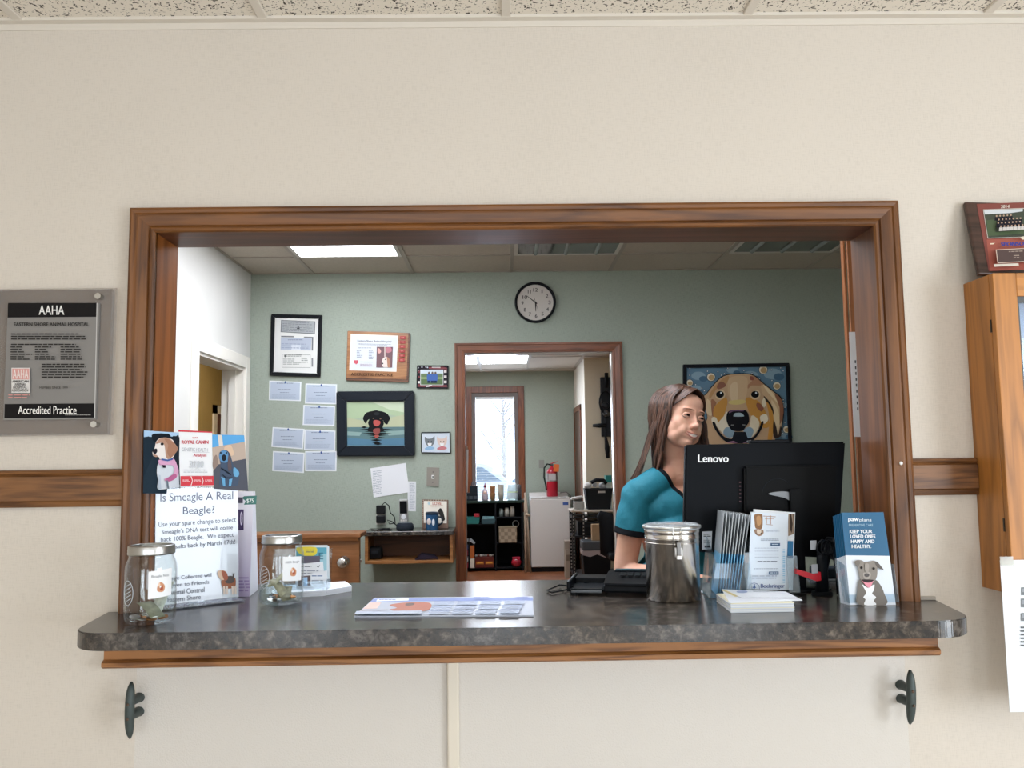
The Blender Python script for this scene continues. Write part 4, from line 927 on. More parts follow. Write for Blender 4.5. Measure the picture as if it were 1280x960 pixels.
# --- animal health brochure in clear holder
Z = (925, 630, 1010, 750, 680, 960)
PB = Plane((at(935, 743, z=CT+.004).x, .090, CT+.008), Vector((1, .04, 0)), Vector((0, .14, 1)))
q = Art(PB, Z)
t = thing('brochure_holder', 'clear holder with a white animal health brochure, behind the stack of cards', 'holder', plane=PB)
xl_, xr_ = q.L(42, 800)[0], q.L(578, 800)[0]; zt_ = q.L(560, 520)[1]
MB().box((xl_, -.012, -.003), (xl_+.002, .03, zt_+.01), aa).box((xl_, -.012, -.003), (xr_, .03, -.001), aa).box((xr_-.002, -.012, -.003), (xr_, .03, zt_), aa).box((xl_, .028, -.003), (xr_, .03, zt_+.05), aa).build('tray', t)
MB().box((xl_, -.012, -.001), (q.L(100, 800)[0], -.010, zt_+.01), clear('eaf2f6', haze=.2)).box((q.L(470, 800)[0], -.012, -.001), (xr_, -.010, zt_), clear('eaf2f6', haze=.14)).build('front_lip', t)
o = thing('brochure', 'white brochure with an upside-down printed dog and navy lettering in the clear holder', 'brochure', plane=PB)
MB().prism([q.L(*c) for c in ((110, 85), (480, 100), (450, 862), (72, 850))], mat('dfeaf6', .3), -.0015, .0005).build('sheet', o)
a = Art(PB, Z, base=-.0017)
a.poly([(140, 108), (205, 102), (222, 125), (218, 240), (180, 250), (150, 240), (142, 180)], '8a6038', 3).poly([(160, 130), (200, 125), (205, 200), (170, 215)], 'b98a58', 3).poly([(142, 255), (222, 258), (228, 300), (190, 322), (150, 300)], '9a7a62', 3).poly([(165, 262), (205, 262), (200, 300), (170, 300)], 'd8c8b8', 3).ell(160, 300, 7, 6, '3a2a22').ell(205, 296, 7, 6, '3a2a22')
a.line([(225, 122), (350, 130)], 5, 'a57f68').line([(300, 118), (300, 205)], 7, 'c09a88').line([(240, 150), (330, 150)], 4, 'b08a78').line([(250, 205), (320, 212)], 4, 'b08a78').line([(262, 130), (258, 200)], 5, 'c09a88')
a.greek(255, 262, 390, 282, 2, 'a9b6c8').greek(200, 350, 390, 375, 2, '8f9cb0').rect(297, 392, 392, 422, '35587f').greek(312, 402, 380, 416, 1, 'd8e4f0')
for y in (440, 470, 500, 530): a.greek(140, y, 380, y+10, 1, 'a4b0c4', ragged=.02)
a.greek(165, 572, 385, 592, 1, '5a6474').greek(130, 645, 385, 658, 1, '8f9cb0').rect(278, 676, 376, 708, '35587f').greek(292, 686, 362, 700, 1, 'd8e4f0').greek(110, 715, 370, 760, 2, 'b4bfd0')
a.greek(415, 455, 438, 800, 16, '8cc4e4', ragged=.01)
a.line([(80, 848), (84, 815), (105, 795), (132, 790), (160, 798), (180, 820), (184, 850)], 5, '3a5a94').line([(132, 800), (132, 848)], 12, '4a6aa0').poly([(112, 838), (132, 815), (152, 838)], '3a5a94')
a.text('Boehringer', 195, 800, 432, 850, '2d4f90', bold=1.2)
a.build('print', o)
o = thing('brochure', 'blue and brown photo brochure peeking out behind the white animal health brochure', 'brochure', plane=PB)
MB().prism([q.L(*c) for c in ((150, 60), (556, 84), (534, 862), (130, 850))], mat('e2e8ee', .3), .004, .006).build('sheet', o)
a = Art(PB, Z, base=.0038)
a.poly([(484, 100), (552, 96), (542, 300), (486, 322)], '8f7a66').poly([(500, 110), (515, 98), (530, 200), (520, 290), (505, 260)], '3a2c24').poly([(530, 105), (545, 100), (540, 220)], '5a4636').poly([(480, 370), (536, 372), (532, 545), (474, 545)], '1f6fa0').poly([(480, 345), (540, 340), (538, 362), (480, 364)], 'e8eef2')
a.build('print', o)
for i in range(2):
    o = thing('brochure', ('tilted white brochure corner showing above the animal health brochure', 'rearmost white brochure corner above the animal health brochure')[i], 'brochure', plane=PB)
    MB().prism([q.L(*c) for c in (((145, 48), (540, 82), (530, 700), (140, 700)), ((120, 75), (400, 70), (420, 700), (130, 700)))[i]], mat('f0f2f4', .4), .009+.004*i, .011+.004*i).build('sheet', o)
# --- stack of cards in front
c0, c1, c2, c3 = at(914, 766.5, z=CT), at(993, 765, z=CT), at(985, 748, z=CT), at(896, 753, z=CT)
u_ = Vector((c1.x-c0.x, c1.y-c0.y, 0)); N_ = 14; hstk = .0205; M_ = []
cmats = [mat('d9e0e8', .5), mat('e9e4c8', .5), mat('cdd3dc', .5), mat('f0f2f4', .5)]
bk_ = Vector((c3.x-c0.x, c3.y-c0.y, 0))
for i in range(N_):
    j1 = rng.uniform(-.0012, .0012); z0 = CT+.0004+i*hstk/N_
    P_ = [(c0.x+j1, c0.y), (c1.x+j1, c1.y), (c1.x+bk_.x+j1, c1.y+bk_.y), (c3.x+j1, c3.y)]
    tag(MB().prism(P_, cmats[(0, 0, 3, 0, 2, 0, 1)[i % 7]], z0, z0+hstk/N_*.9, 'xy').build('card'), 'white card in the square stack on the counter in front of the brochure holders', 'card', 'cards in the square stack')
tz = CT+.0010+hstk
T0 = [at(912, 754, z=tz), at(1003, 749, z=tz+.003), at(982, 740, z=tz), at(902, 737, z=tz)]
t = thing('leaflet', 'top leaflet lying crooked on the square stack of cards', 'leaflet', (0, 0, 0))
MB().prism([(p.x, p.y) for p in T0], mat('e9edf4', .35), tz, tz+.0012, 'xy').build('sheet', t)
a = Flat((880, 620, 1060, 780, 1080, 960), tz+.0015); a.step = .0001; a.y = 0
a.ell(285, 718, 42, 10, 'a0aed0').poly([(130, 706), (160, 704), (260, 752), (235, 756)], 'e4d28a').greek(370, 706, 560, 722, 2, 'b8bfc8').line([(150, 712), (280, 765), (735, 765)], 3, '9a9c9a')
a.done('print', t, tz+.0014)
# --- preventive care brochures, right
Z = (1035, 630, 1135, 770, 686, 960)
bw = at(1062, 757, z=CT); br2 = at(1120, 757, z=CT); PW = Plane((bw.x-.004, bw.y+.004, CT+.007), Vector((1, .02, 0)), Vector((0, .19, 1)))
q = Art(PW, Z); t = thing('brochure_holder', 'clear holder of blue dog brochures at the right end of the counter', 'holder', plane=PW)
xl_, xr_ = q.L(182, 870)[0]-.003, q.L(606, 870)[0]; zt_ = q.L(570, 520)[1]; dp = .045
MB().box((xl_, -.006, -.002), (xr_, -.004, zt_*.2), clear('f0f6fa')).build('front_lip', t)
def shear_plate(x, h1, h2):
    vs = [(x, -.006, -.002), (x, dp+.0, .006), (x, dp, h2), (x, -.006, h1)]
    return MB().add(vs+[(a_+.002, b_, c_) for a_, b_, c_ in vs], [(0, 1, 2, 3), (7, 6, 5, 4), (0, 4, 5, 1), (1, 5, 6, 2), (2, 6, 7, 3), (3, 7, 4, 0)], clear('e2ecf2', haze=.12))
shear_plate(xl_, zt_, zt_+.02).build('side_wall', t); shear_plate(xr_-.002, zt_, zt_+.01).build('side_wall', t)
MB().box((xl_, dp-.002, .006), (xr_, dp, zt_+.04), clear('f0f6fa')).build('back_plate', t)
cs = ((112, 75), (470, 72), (577, 868), (185, 865))
for i in range(7):
    y = -.002+i*.0055; sx = -.0012*i
    o = thing('brochure', 'blue preventive care brochure with a grey pit bull photo, front of the holder' if i == 0 else 'blue brochure behind the front one in the right-end holder', 'brochure', plane=PW, group=None if i == 0 else 'brochures behind the front one at the right end')
    P_ = [q.L(*c) for c in cs]
    b = MB().prism([(x+sx, z+(-.0007*i)) for x, z in (P_[0], P_[1], [P_[1][0]*.47+P_[2][0]*.53, P_[1][1]*.53+P_[2][1]*.47], [P_[0][0]*.53+P_[3][0]*.47, P_[0][1]*.53+P_[3][1]*.47])], mat('145c84', .35), y, y+.0028); b.build('cover_top', o)
    MB().prism([(x+sx, z+(-.0007*i)) for x, z in ([P_[0][0]*.53+P_[3][0]*.47, P_[0][1]*.53+P_[3][1]*.47], [P_[1][0]*.47+P_[2][0]*.53, P_[1][1]*.53+P_[2][1]*.47], P_[2], P_[3])], mat('dfe6ef', .35), y, y+.0028).build('cover_photo', o)
    if i == 0:
        a = Art(PW, Z, base=-.0024)
        a.poly([(112, 75), (470, 72), (522, 446), (146, 440)], '145c84').poly([(146, 440), (522, 446), (577, 868), (185, 865)], 'dfe6ef')
        a.text('paw', 168, 124, 258, 160, 'eef4f8', bold=1.2).text('plans', 262, 124, 366, 160, 'dfe9f0').text('PREVENTIVE CARE', 172, 173, 378, 194, 'a9c9dc')
        for k_, s_ in enumerate(('KEEP YOUR', 'LOVED ONES', 'HAPPY AND', 'HEALTHY.')): a.text(s_, 178+k_*5, 222+k_*43, (370, 396, 386, 358)[k_], 252+k_*43, 'eef4f8', bold=1.2)
        a.poly([(252, 660), (282, 640), (330, 700), (390, 650), (440, 700), (470, 770), (486, 866), (250, 864), (238, 760)], '6b645c', 3)
        a.poly([(280, 690), (330, 720), (384, 690), (380, 740), (366, 770), (400, 800), (380, 830), (400, 866), (300, 866), (310, 820), (290, 800), (315, 760)], 'eef1f4', 3)
        a.poly([(214, 500), (240, 482), (280, 486), (300, 500), (345, 498), (372, 488), (410, 500), (440, 535), (466, 570), (440, 560), (412, 545), (410, 600), (396, 650), (360, 680), (300, 685), (262, 640), (246, 560), (232, 530)], '857d75', 3)
        a.poly([(216, 502), (244, 486), (262, 500), (246, 540), (230, 530)], '6f675f', 3).poly([(385, 496), (420, 512), (462, 566), (440, 562), (405, 540)], '58514c', 3)
        a.poly([(290, 590), (345, 588), (352, 620), (336, 645), (302, 645), (288, 620)], 'a39a92', 3).ell(318, 612, 22, 16, '4a4442').ell(272, 548, 11, 11, '2c2826').ell(376, 556, 11, 11, '2c2826').poly([(300, 520), (335, 520), (330, 585), (306, 585)], '9b938b', 3)
        a.poly([(272, 655), (300, 672), (345, 675), (375, 655), (360, 690), (345, 718), (318, 712), (300, 690)], 'e08c9c', 3).poly([(276, 650), (372, 652), (350, 672), (300, 672)], '3c3032', 3)
        a.build('print', o)
# ================================================================= INNER OFFICE WALL
Y0 = YG; PG = Plane((0, YG, 0))
def frame_thing(name, label, cat, cor, rim, depth, fm, back, zoom, art, bev=.003, lip=None):
    """picture frame on the green wall; cor = photo-zoom corners TL,TR,BR,BL"""
    P0_ = Plane((0, YG, 0)); q = Art(P0_, zoom); C_ = [q.L(*c) for c in cor]
    ox, oz = C_[3]; Pt = Plane((ox, YG, oz)); q = Art(Pt, zoom); C_ = [q.L(*c) for c in cor]
    t = thing(name, label, cat, plane=Pt)
    cx = sum(c[0] for c in C_)/4; cz = sum(c[1] for c in C_)/4
    I_ = []
    for c in C_: I_.append((c[0]-math.copysign(rim, c[0]-cx), c[1]-math.copysign(rim, c[1]-cz)))
    b = MB()
    for i in range(4):
        j = (i+1) % 4; b.prism([C_[i], C_[j], I_[j], I_[i]], fm, 0, -depth, 'xz', bev)
    b.build('frame', t)
    MB().prism(I_, mat(back, .5), -.002, -depth*.45).build('backing', t)
    a = Art(Plane((ox, YG, oz)), zoom, base=-depth*.45-.0003); a.step = .0002; a.I = I_; art(a); a.build('artwork', t)
    return t
bf = mat('15171b', .3)
# certificates frame
def f1(a):
    a.poly([(225, 155), (760, 178), (745, 840), (205, 828)], 'e3e3e0')
    a.poly([(306, 195), (716, 212), (710, 365), (300, 340)], '5e6266').poly([(312, 202), (708, 218), (703, 355), (310, 333)], 'a9adb0').ell(512, 292, 17, 18, '3c3e44').greek(325, 215, 690, 335, 6, '84888c', skew=14)
    a.poly([(306, 385), (460, 388), (460, 402), (306, 400)], '6c7074').poly([(580, 395), (692, 398), (688, 562), (672, 560), (675, 410), (580, 408)], '6c7074').poly([(304, 405), (672, 415), (664, 560), (300, 550)], 'b4bccc').poly([(430, 490), (540, 495), (540, 555), (430, 552)], 'd8dce4').greek(390, 430, 590, 444, 1, '5c6480').greek(310, 475, 650, 545, 3, '98a2b8', skew=6)
    a.line([(320, 605), (658, 612), (658, 765), (320, 762), (320, 605)], 4, '6a6e6c').greek(345, 612, 560, 640, 2, '8c908c').greek(330, 660, 560, 740, 4, 'a4a8a4', ragged=.5).greek(550, 650, 630, 720, 3, 'a4a8a4').ell(358, 628, 14, 14, '6c706e').rect(672, 650, 690, 755, '84888a')
frame_thing('picture_frame', 'thin black frame with three certificates, leftmost on the green wall', 'picture frame', ((192, 125), (800, 138), (778, 880), (172, 862)), .022, .02, bf, 'e3e3e0', (320, 380, 420, 480, 960, 960), f1)
# accreditation wooden plaque
Zp = (425, 405, 525, 485, 1200, 960); q = Art(PG, Zp); o_ = q.L(100, 850)
Pt = Plane((o_[0], YG, o_[1])); q = Art(Pt, Zp)
t = thing('wall_plaque', 'brown wooden accredited practice plaque with red tabs on the green wall', 'plaque', plane=Pt)
pw = wood('b07a48', '885630', 'x', 1.2, .35, .7)
MB().prism([q.L(*c) for c in ((118, 108), (1055, 140), (1030, 880), (97, 850))], wood('6f4428', '4b2a18', 'x', 1, .4), 0, -.016, 'xz', .003).prism([q.L(*c) for c in ((125, 112), (1030, 145), (1003, 838), (104, 815))], pw, -.014, -.020, 'xz', .002).build('board', t)
a = Art(Pt, Zp, base=-.0204)
a.poly([(170, 155), (878, 182), (852, 722), (148, 700)], 'ece4d8').poly([(180, 178), (868, 200), (845, 710), (160, 690)], 'd8dde3')
a.text('Eastern Shore Animal Hospital', 272, 243, 776, 280, '444a58', skew=14, bold=1).greek(275, 300, 790, 325, 2, '7a808c', skew=14).greek(280, 362, 500, 378, 1, '6a707c').greek(260, 400, 350, 520, 5, '8a90a0', ragged=.5).greek(440, 400, 520, 545, 6, '8a90a0', ragged=.5)
a.poly([(218, 550), (285, 550), (278, 592), (252, 612), (224, 592)], 'c44a58').greek(315, 572, 518, 588, 1, '4c4a5c').greek(310, 605, 510, 650, 3, 'b8a8b8')
a.poly([(560, 350), (800, 352), (790, 660), (552, 658)], '6d4a50', 0).poly([(575, 380), (600, 375), (625, 420), (600, 450), (575, 430)], 'd8a098', 3).poly([(672, 352), (690, 352), (690, 500), (672, 500)], 'c8b0a8').poly([(700, 365), (770, 360), (780, 420), (710, 440)], 'b8707c', 3)
a.poly([(640, 560), (660, 515), (710, 500), (750, 540), (755, 640), (720, 658), (660, 655), (636, 610)], 'ddd0c8', 3).poly([(710, 500), (755, 540), (758, 640), (725, 655), (715, 560)], 'a87458', 3).ell(688, 538, 9, 8, '2c2424').ell(645, 600, 14, 12, '2a2226')
for i in range(6):
    y = 190+i*67; x = 905-i*3; a.rect(x, y, x+88, y+46, 'a42c28').greek(x+22, y+14, x+66, y+34, 2, 'd88c80')
a.text('ACCREDITED PRACTICE', 180, 738, 800, 778, '3a2416', skew=12, bold=1.2)
a.build('print', t)
# pale-blue name cards
def cardthing(cor, i):
    Zc = (320, 370, 570, 620, 960, 960); q = Art(PG, Zc); o_ = q.L(*cor[3]); Pt = Plane((o_[0], YG, o_[1])); q = Art(Pt, Zc)
    rows = ('top left', 'top right', 'second-row right', 'third-row left', 'third-row right', 'bottom left', 'bottom right')
    t = thing('certificate_card', 'pale blue licence card on the green wall, %s of the seven' % rows[i], 'certificate', plane=Pt)
    MB().prism([q.L(*c) for c in cor], mat('e4e8ec', .6), 0, -.002).build('card', t)
    a = Art(Pt, Zc, base=-.0022); cx = sum(c[0] for c in cor)/4; cy = sum(c[1] for c in cor)/4
    a.poly([(cx+(c[0]-cx)*.92, cy+(c[1]-cy)*.88) for c in cor], 'b9c4d4')
    a.greek(cx-40, cy-38, cx+42, cy-33, 1, '46506a', ragged=.02).ell(cx+2, cy-41, 4, 6, '2f4f90').greek(cx-34, cy-8, cx+34, cy-3, 1, '5a6478').greek(cx-24, cy+7, cx+24, cy+12, 1, '6a7488').greek(cx-62, cy+18, cx+60, cy+40, 4, 'a4b0c2')
    a.build('print', t)
for i, c in enumerate([((64, 406), (218, 412), (215, 505), (62, 500)), ((238, 420), (389, 424), (387, 520), (235, 516)), ((228, 523), (380, 528), (377, 624), (224, 620)), ((80, 629), (233, 638), (226, 736), (74, 724)),
                       ((233, 640), (382, 646), (380, 744), (230, 740)), ((82, 744), (234, 752), (230, 850), (78, 840)), ((236, 745), (388, 744), (386, 841), (236, 841))]): cardthing(c, i)
# black dog painting
def f2(a):
    a.poly([(441, 510), (713, 510), (717, 718), (441, 718)], 'a4b49c').poly([(441, 510), (713, 510), (714, 585), (600, 560), (441, 600)], 'a9bd98').poly([(560, 510), (713, 510), (714, 560), (640, 545)], 'c4d0b4').poly([(441, 585), (520, 600), (620, 590), (714, 570), (715, 632), (441, 636)], 'b4b896')
    a.poly([(441, 630), (715, 628), (717, 718), (441, 718)], '56777a').poly([(441, 680), (560, 690), (717, 680), (717, 718), (441, 718)], '4a7892').poly([(620, 650), (716, 645), (716, 665), (640, 670)], '86a29e').poly([(441, 650), (510, 655), (500, 672), (441, 670)], '86a29e')
    k = '0d0f12'
    a.poly([(516, 586), (528, 564), (545, 556), (565, 552), (578, 549), (592, 552), (612, 556), (632, 566), (646, 588), (638, 604), (632, 617), (620, 612), (610, 595), (616, 612), (610, 632), (618, 645), (600, 652), (560, 652), (536, 645), (545, 628), (540, 610), (546, 592), (536, 600), (530, 614), (520, 600)], k, 3)
    for (x0_, x1_, y) in ((505, 538, 630), (498, 660, 640), (520, 640, 650), (508, 655, 660), (535, 630, 668), (545, 620, 680), (552, 608, 692), (560, 602, 704), (565, 610, 710)): a.poly([(x0_, y), ((x0_+x1_)/2, y-5), (x1_, y), ((x0_+x1_)/2, y+6)], k)
    a.poly([(566, 600), (580, 596), (598, 602), (596, 618), (582, 626), (568, 618)], 'b84a44', 3).poly([(566, 640), (596, 636), (594, 660), (570, 662)], '8a3a34', 3).poly([(572, 668), (592, 668), (588, 680), (574, 680)], 'a0483c', 3).ell(566, 588, 4, 3, '6a4a34').ell(600, 590, 4, 3, '6a4a34').ell(582, 566, 14, 8, '23262a')
frame_thing('picture_frame', 'wide black frame with a painting of a black dog swimming', 'picture frame', ((390, 460), (762, 457), (764, 768), (392, 770)), .062, .035, mat('1a2028', .3), 'a4b49c', (320, 370, 570, 620, 960, 960), f2, .006)
# flag photo frame
def f3(a):
    a.poly([(88, 60), (385, 62), (384, 270), (84, 270)], '26202a').poly([(200, 68), (340, 66), (385, 80), (384, 92), (200, 86)], '7a2c34').poly([(230, 66), (312, 64), (312, 78), (230, 76)], 'c8c0c0').poly([(92, 232), (380, 242), (380, 262), (90, 258)], '7a2c34').poly([(170, 252), (230, 236), (232, 250), (180, 262)], 'd8d0d0')
    for x, y in ((100, 75), (135, 70), (172, 66), (188, 72), (98, 104), (96, 160)): a.ell(x, y, 7, 7, 'c8ccd8')
    for y in (100, 150, 200): a.rect(346, y, 372, y+24, 'd8cfcc').rect(92, y+4, 116, y+26, '7c2a32' if y < 200 else 'e0d8d4')
    a.rect(120, 95, 340, 242, 'e0e4e4').rect(124, 98, 336, 238, '7d9460').rect(124, 98, 336, 138, 'c8d4dc').rect(124, 132, 336, 165, '5c7448').rect(124, 186, 336, 238, '4e6a3c')
    for i, x in enumerate((203, 236, 265)): a.poly([(x-18, 140), (x+18, 140), (x+16, 205), (x-16, 205)], '2c5aa4', 2).ell(x, 127, 10, 13, '5c4a48').rect(x-14, 200, x+12, 222, '1c2c4c')
frame_thing('picture_frame', 'small dark flag-patterned frame with three people in blue', 'picture frame', ((88, 52), (390, 54), (388, 275), (82, 272)), .008, .014, mat('17181e', .35), '26202a', (510, 450, 575, 575, 499, 960), f3)
# two cats print
def f4(a):
    a.poly([(132, 700), (402, 700), (405, 888), (132, 888)], 'cdd6e0')
    for x, c, c2 in ((210, '6c7276', '8cb4d4'), (328, 'd8c0b4', 'c8787c')):
        a.poly([(x-42, 800), (x-48, 735), (x-25, 755), (x+22, 752), (x+46, 730), (x+42, 800), (x, 835)], c, 2).ell(x-14, 785, 7, 6, '2a3034').ell(x+16, 785, 7, 6, '2a3034').poly([(x-22, 800), (x+20, 800), (x, 835)], 'e8e8e8', 2).ell(x, 798, 5, 4, 'b87c78').poly([(x-50, 850), (x, 826), (x+48, 845), (x+20, 862), (x-30, 864)], c2, 2)
frame_thing('picture_frame', 'small light print of two cat faces in a thin dark frame', 'picture frame', ((126, 692), (408, 690), (412, 898), (126, 894)), .006, .014, mat('2c3036', .35), 'cdd6e0', (510, 450, 575, 575, 499, 960), f4)
# golden dog painting
def f5(a):
    a.poly([(150, 118), (1125, 105), (1150, 870), (148, 870)], '5c7f96')
    for x, y, r_ in ((260, 200, 70), (600, 140, 60), (780, 200, 80), (1000, 180, 90), (230, 330, 60), (1100, 500, 60), (1120, 780, 60)): a.ell(x, y, r_, r_*.6, '86a3b4').ell(x+r_*.7, y+30, r_*.6, r_*.4, '40647f')
    for x, y, r_ in ((385, 213, 44), (905, 140, 46), (1040, 300, 42), (172, 270, 36), (1138, 735, 40)): a.ell(x, y, r_, r_, '2c3c4c').ell(x, y, r_-5, r_-5, 'e4dcc4').ell(x+4, y+5, r_-14, r_-17, 'b99a6a')
    for x, y in ((172, 195), (348, 155), (452, 160), (515, 180), (485, 195), (550, 125), (710, 148), (790, 178), (865, 230), (985, 142), (1075, 122), (1100, 152), (988, 248), (1085, 262), (228, 290), (290, 325), (315, 350), (1100, 440), (1100, 470), (1115, 515), (1115, 665), (1095, 775), (170, 130)): a.ell(x, y, 10, 10, '2c4258', n=8).ell(x, y, 6, 6, 'e4eaec', n=8)
    a.poly([(300, 420), (330, 380), (400, 290), (500, 200), (660, 176), (800, 190), (900, 270), (1000, 350), (1080, 420), (1105, 560), (1090, 700), (1060, 800), (1000, 800), (960, 870), (300, 870), (340, 620)], '2c2a2c', 4)
    a.poly([(300, 430), (335, 385), (405, 298), (505, 208), (660, 184), (795, 198), (895, 278), (995, 358), (1072, 430), (1096, 560), (1080, 700), (1050, 790), (1000, 790), (960, 870), (300, 870), (345, 620)], 'c4a27e', 4)
    a.poly([(360, 400), (420, 300), (510, 220), (560, 210), (520, 300), (440, 330), (380, 420)], 'b88c5c', 3).poly([(440, 300), (480, 258), (525, 285), (520, 310), (480, 330), (445, 335)], '8f5c48', 3).poly([(770, 215), (810, 205), (900, 290), (840, 300), (780, 300), (750, 330), (740, 300), (790, 250)], 'b08060', 3).poly([(768, 205), (805, 220), (800, 245), (770, 242)], '8f5040', 3)
    a.poly([(560, 230), (650, 200), (740, 230), (735, 380), (700, 470), (600, 480), (555, 400), (545, 300)], 'cdae88', 3).poly([(570, 300), (640, 270), (640, 450), (580, 440)], 'd8c09c', 3).poly([(570, 450), (700, 440), (720, 470), (640, 490), (560, 480)], 'd4c27c', 3)
    a.poly([(880, 290), (980, 350), (1075, 440), (1095, 560), (1060, 720), (1010, 790), (1000, 640), (960, 500), (900, 400)], 'cfae86', 3)
    for pts_, c in (([(900, 290), (990, 370), (1040, 470), (1000, 430), (930, 350)], 'e4cfa8'), ([(1010, 380), (1080, 440), (1100, 570), (1060, 690), (1060, 520)], '8f5c42'), ([(980, 440), (1050, 560), (1060, 700), (1030, 760), (1000, 600)], 'e0c8a0'), ([(900, 400), (960, 460), (1000, 540), (990, 600), (940, 480)], '3c3028'), ([(930, 460), (990, 560), (1000, 700), (980, 860), (940, 860), (960, 640)], 'c98e3c'), ([(1000, 640), (1030, 720), (1045, 800), (1070, 700), (1075, 800), (1000, 810)], '3a2e2a')): a.poly(pts_, c, 3)
    a.poly([(340, 430), (400, 520), (380, 600), (330, 560)], 'dcc49c', 3).poly([(380, 440), (430, 470), (400, 540), (420, 590), (390, 600)], '9c6a4c', 3).poly([(420, 500), (520, 420), (540, 480), (500, 620), (480, 700), (440, 690), (400, 600)], 'c68e3e', 3).poly([(730, 420), (830, 440), (900, 520), (940, 620), (960, 700), (900, 720), (800, 640), (740, 520)], 'c68e3e', 3).poly([(840, 470), (900, 510), (880, 560), (830, 510)], '8f5440', 3).poly([(880, 480), (905, 420), (925, 480), (905, 520)], 'e8dcc0', 3)
    a.poly([(385, 620), (430, 620), (450, 700), (420, 720), (390, 680)], 'e8dcc4', 3).poly([(870, 600), (925, 585), (945, 640), (910, 680), (870, 650)], 'ece0c8', 3)
    a.poly([(500, 610), (540, 560), (580, 700), (620, 780), (560, 825), (480, 760), (440, 690)], 'e4d9c2', 3).poly([(780, 600), (760, 700), (700, 780), (760, 825), (830, 760), (860, 680), (830, 620)], 'e2d5b8', 3).poly([(520, 720), (580, 720), (620, 780), (560, 820), (500, 780)], '8ca4b4', 3).poly([(700, 750), (750, 710), (800, 740), (780, 810), (740, 820)], '8ca4b4', 3)
    a.poly([(390, 670), (415, 665), (450, 740), (510, 810), (600, 830), (640, 780), (690, 780), (730, 822), (800, 810), (850, 740), (880, 660), (900, 665), (870, 750), (810, 830), (740, 870), (560, 870), (480, 820), (420, 740)], '16161c', 3).poly([(610, 760), (720, 760), (760, 870), (570, 870)], '1b1d26')
    a.poly([(530, 640), (540, 570), (580, 545), (660, 550), (720, 545), (750, 590), (755, 660), (720, 710), (690, 750), (600, 750), (560, 715)], '15151b', 3).poly([(555, 560), (600, 542), (700, 548), (690, 556), (600, 556), (562, 575)], '6a4c6c', 3).poly([(600, 600), (615, 575), (675, 572), (705, 600), (690, 608), (610, 608)], 'a4b8c0', 3).line([(575, 692), (605, 692)], 6, 'a0a4a0').line([(690, 690), (718, 692)], 6, 'a0a4a0')
    for x in (470, 818): a.poly([(x-50, 400), (x-30, 360), (x+20, 345), (x+48, 375), (x+40, 420), (x, 440), (x-35, 430)], 'd9c39c', 3).ell(x-4, 388, 40, 34, '101014').ell(x+6, 374, 9, 11, 'dfe6ea')
    a.poly([(540, 862), (600, 850), (640, 870), (540, 870)], 'a87894').poly([(690, 870), (740, 850), (752, 870)], 'a87894')
frame_thing('picture_frame', 'large thin-framed colourful painting of a smiling golden dog', 'picture frame', ((105, 88), (1163, 72), (1190, 870), (108, 870)), .022, .022, mat('181a20', .35), '5c7f96', (840, 445, 1000, 560, 1280, 920), f5)
# clock
ck = at(669, 378.5, y=YG); t = thing('wall_clock', 'round black-rimmed wall clock above the doorway', 'clock', (ck.x, YG, ck.z)); rr = .127
Mx = Matrix.Rotation(R(90), 4, 'X')
MB().lathe([(rr-.016, .012), (rr-.012, .026), (rr-.004, .03), (rr, .024), (rr, 0), (rr-.016, 0)], mat('141519', .25), 48, M=Mx, closed=True).build('rim', t)
MB().cyl((0, 0, 0), (0, -.010, 0), rr-.012, mat('cfc8c0', .5), n=48).build('dial', t)
a = Art(Plane((ck.x, YG, ck.z)), (640, 345, 700, 410, 886, 960), base=-.0104)
for s_, x, y in (('12', 432, 262), ('1', 553, 292), ('2', 645, 375), ('3', 690, 495), ('4', 655, 620), ('5', 562, 705), ('6', 443, 745), ('7', 328, 715), ('8', 238, 632), ('9', 192, 508), ('10', 235, 402), ('11', 318, 300)):
    w_ = 20*len(s_) if s_ not in ('1', '11') else (9 if s_ == '1' else 26); a.text(s_, x-w_, y-33, x+w_, y+33, '3a3432', bold=1.5)
a.build('numerals', t)
def hand(name, x, y, w_, tail, yy):
    a = Art(Plane((ck.x, YG, ck.z)), (640, 345, 700, 410, 886, 960), base=yy); cx_, cy_ = 436, 498; d_ = Vector((x-cx_, y-cy_)); n_ = Vector((-d_.y, d_.x)).normalized()*w_
    a.poly([(cx_-d_.x*tail+n_.x, cy_-d_.y*tail+n_.y), (cx_-d_.x*tail-n_.x, cy_-d_.y*tail-n_.y), (x-n_.x*.3, y-n_.y*.3), (x+n_.x*.3, y+n_.y*.3)], '1c1716'); a.build(name, t)
hand('minute_hand', 270, 372, 11, .15, -.0125); hand('hour_hand', 437, 660, 14, .12, -.0118); hand('second_hand', 485, 650, 4, .6, -.013)
MB().cyl((0, -.010, 0), (0, -.0145, 0), .004, mat('1c1716', .4), n=12).build('centre_cap', t)
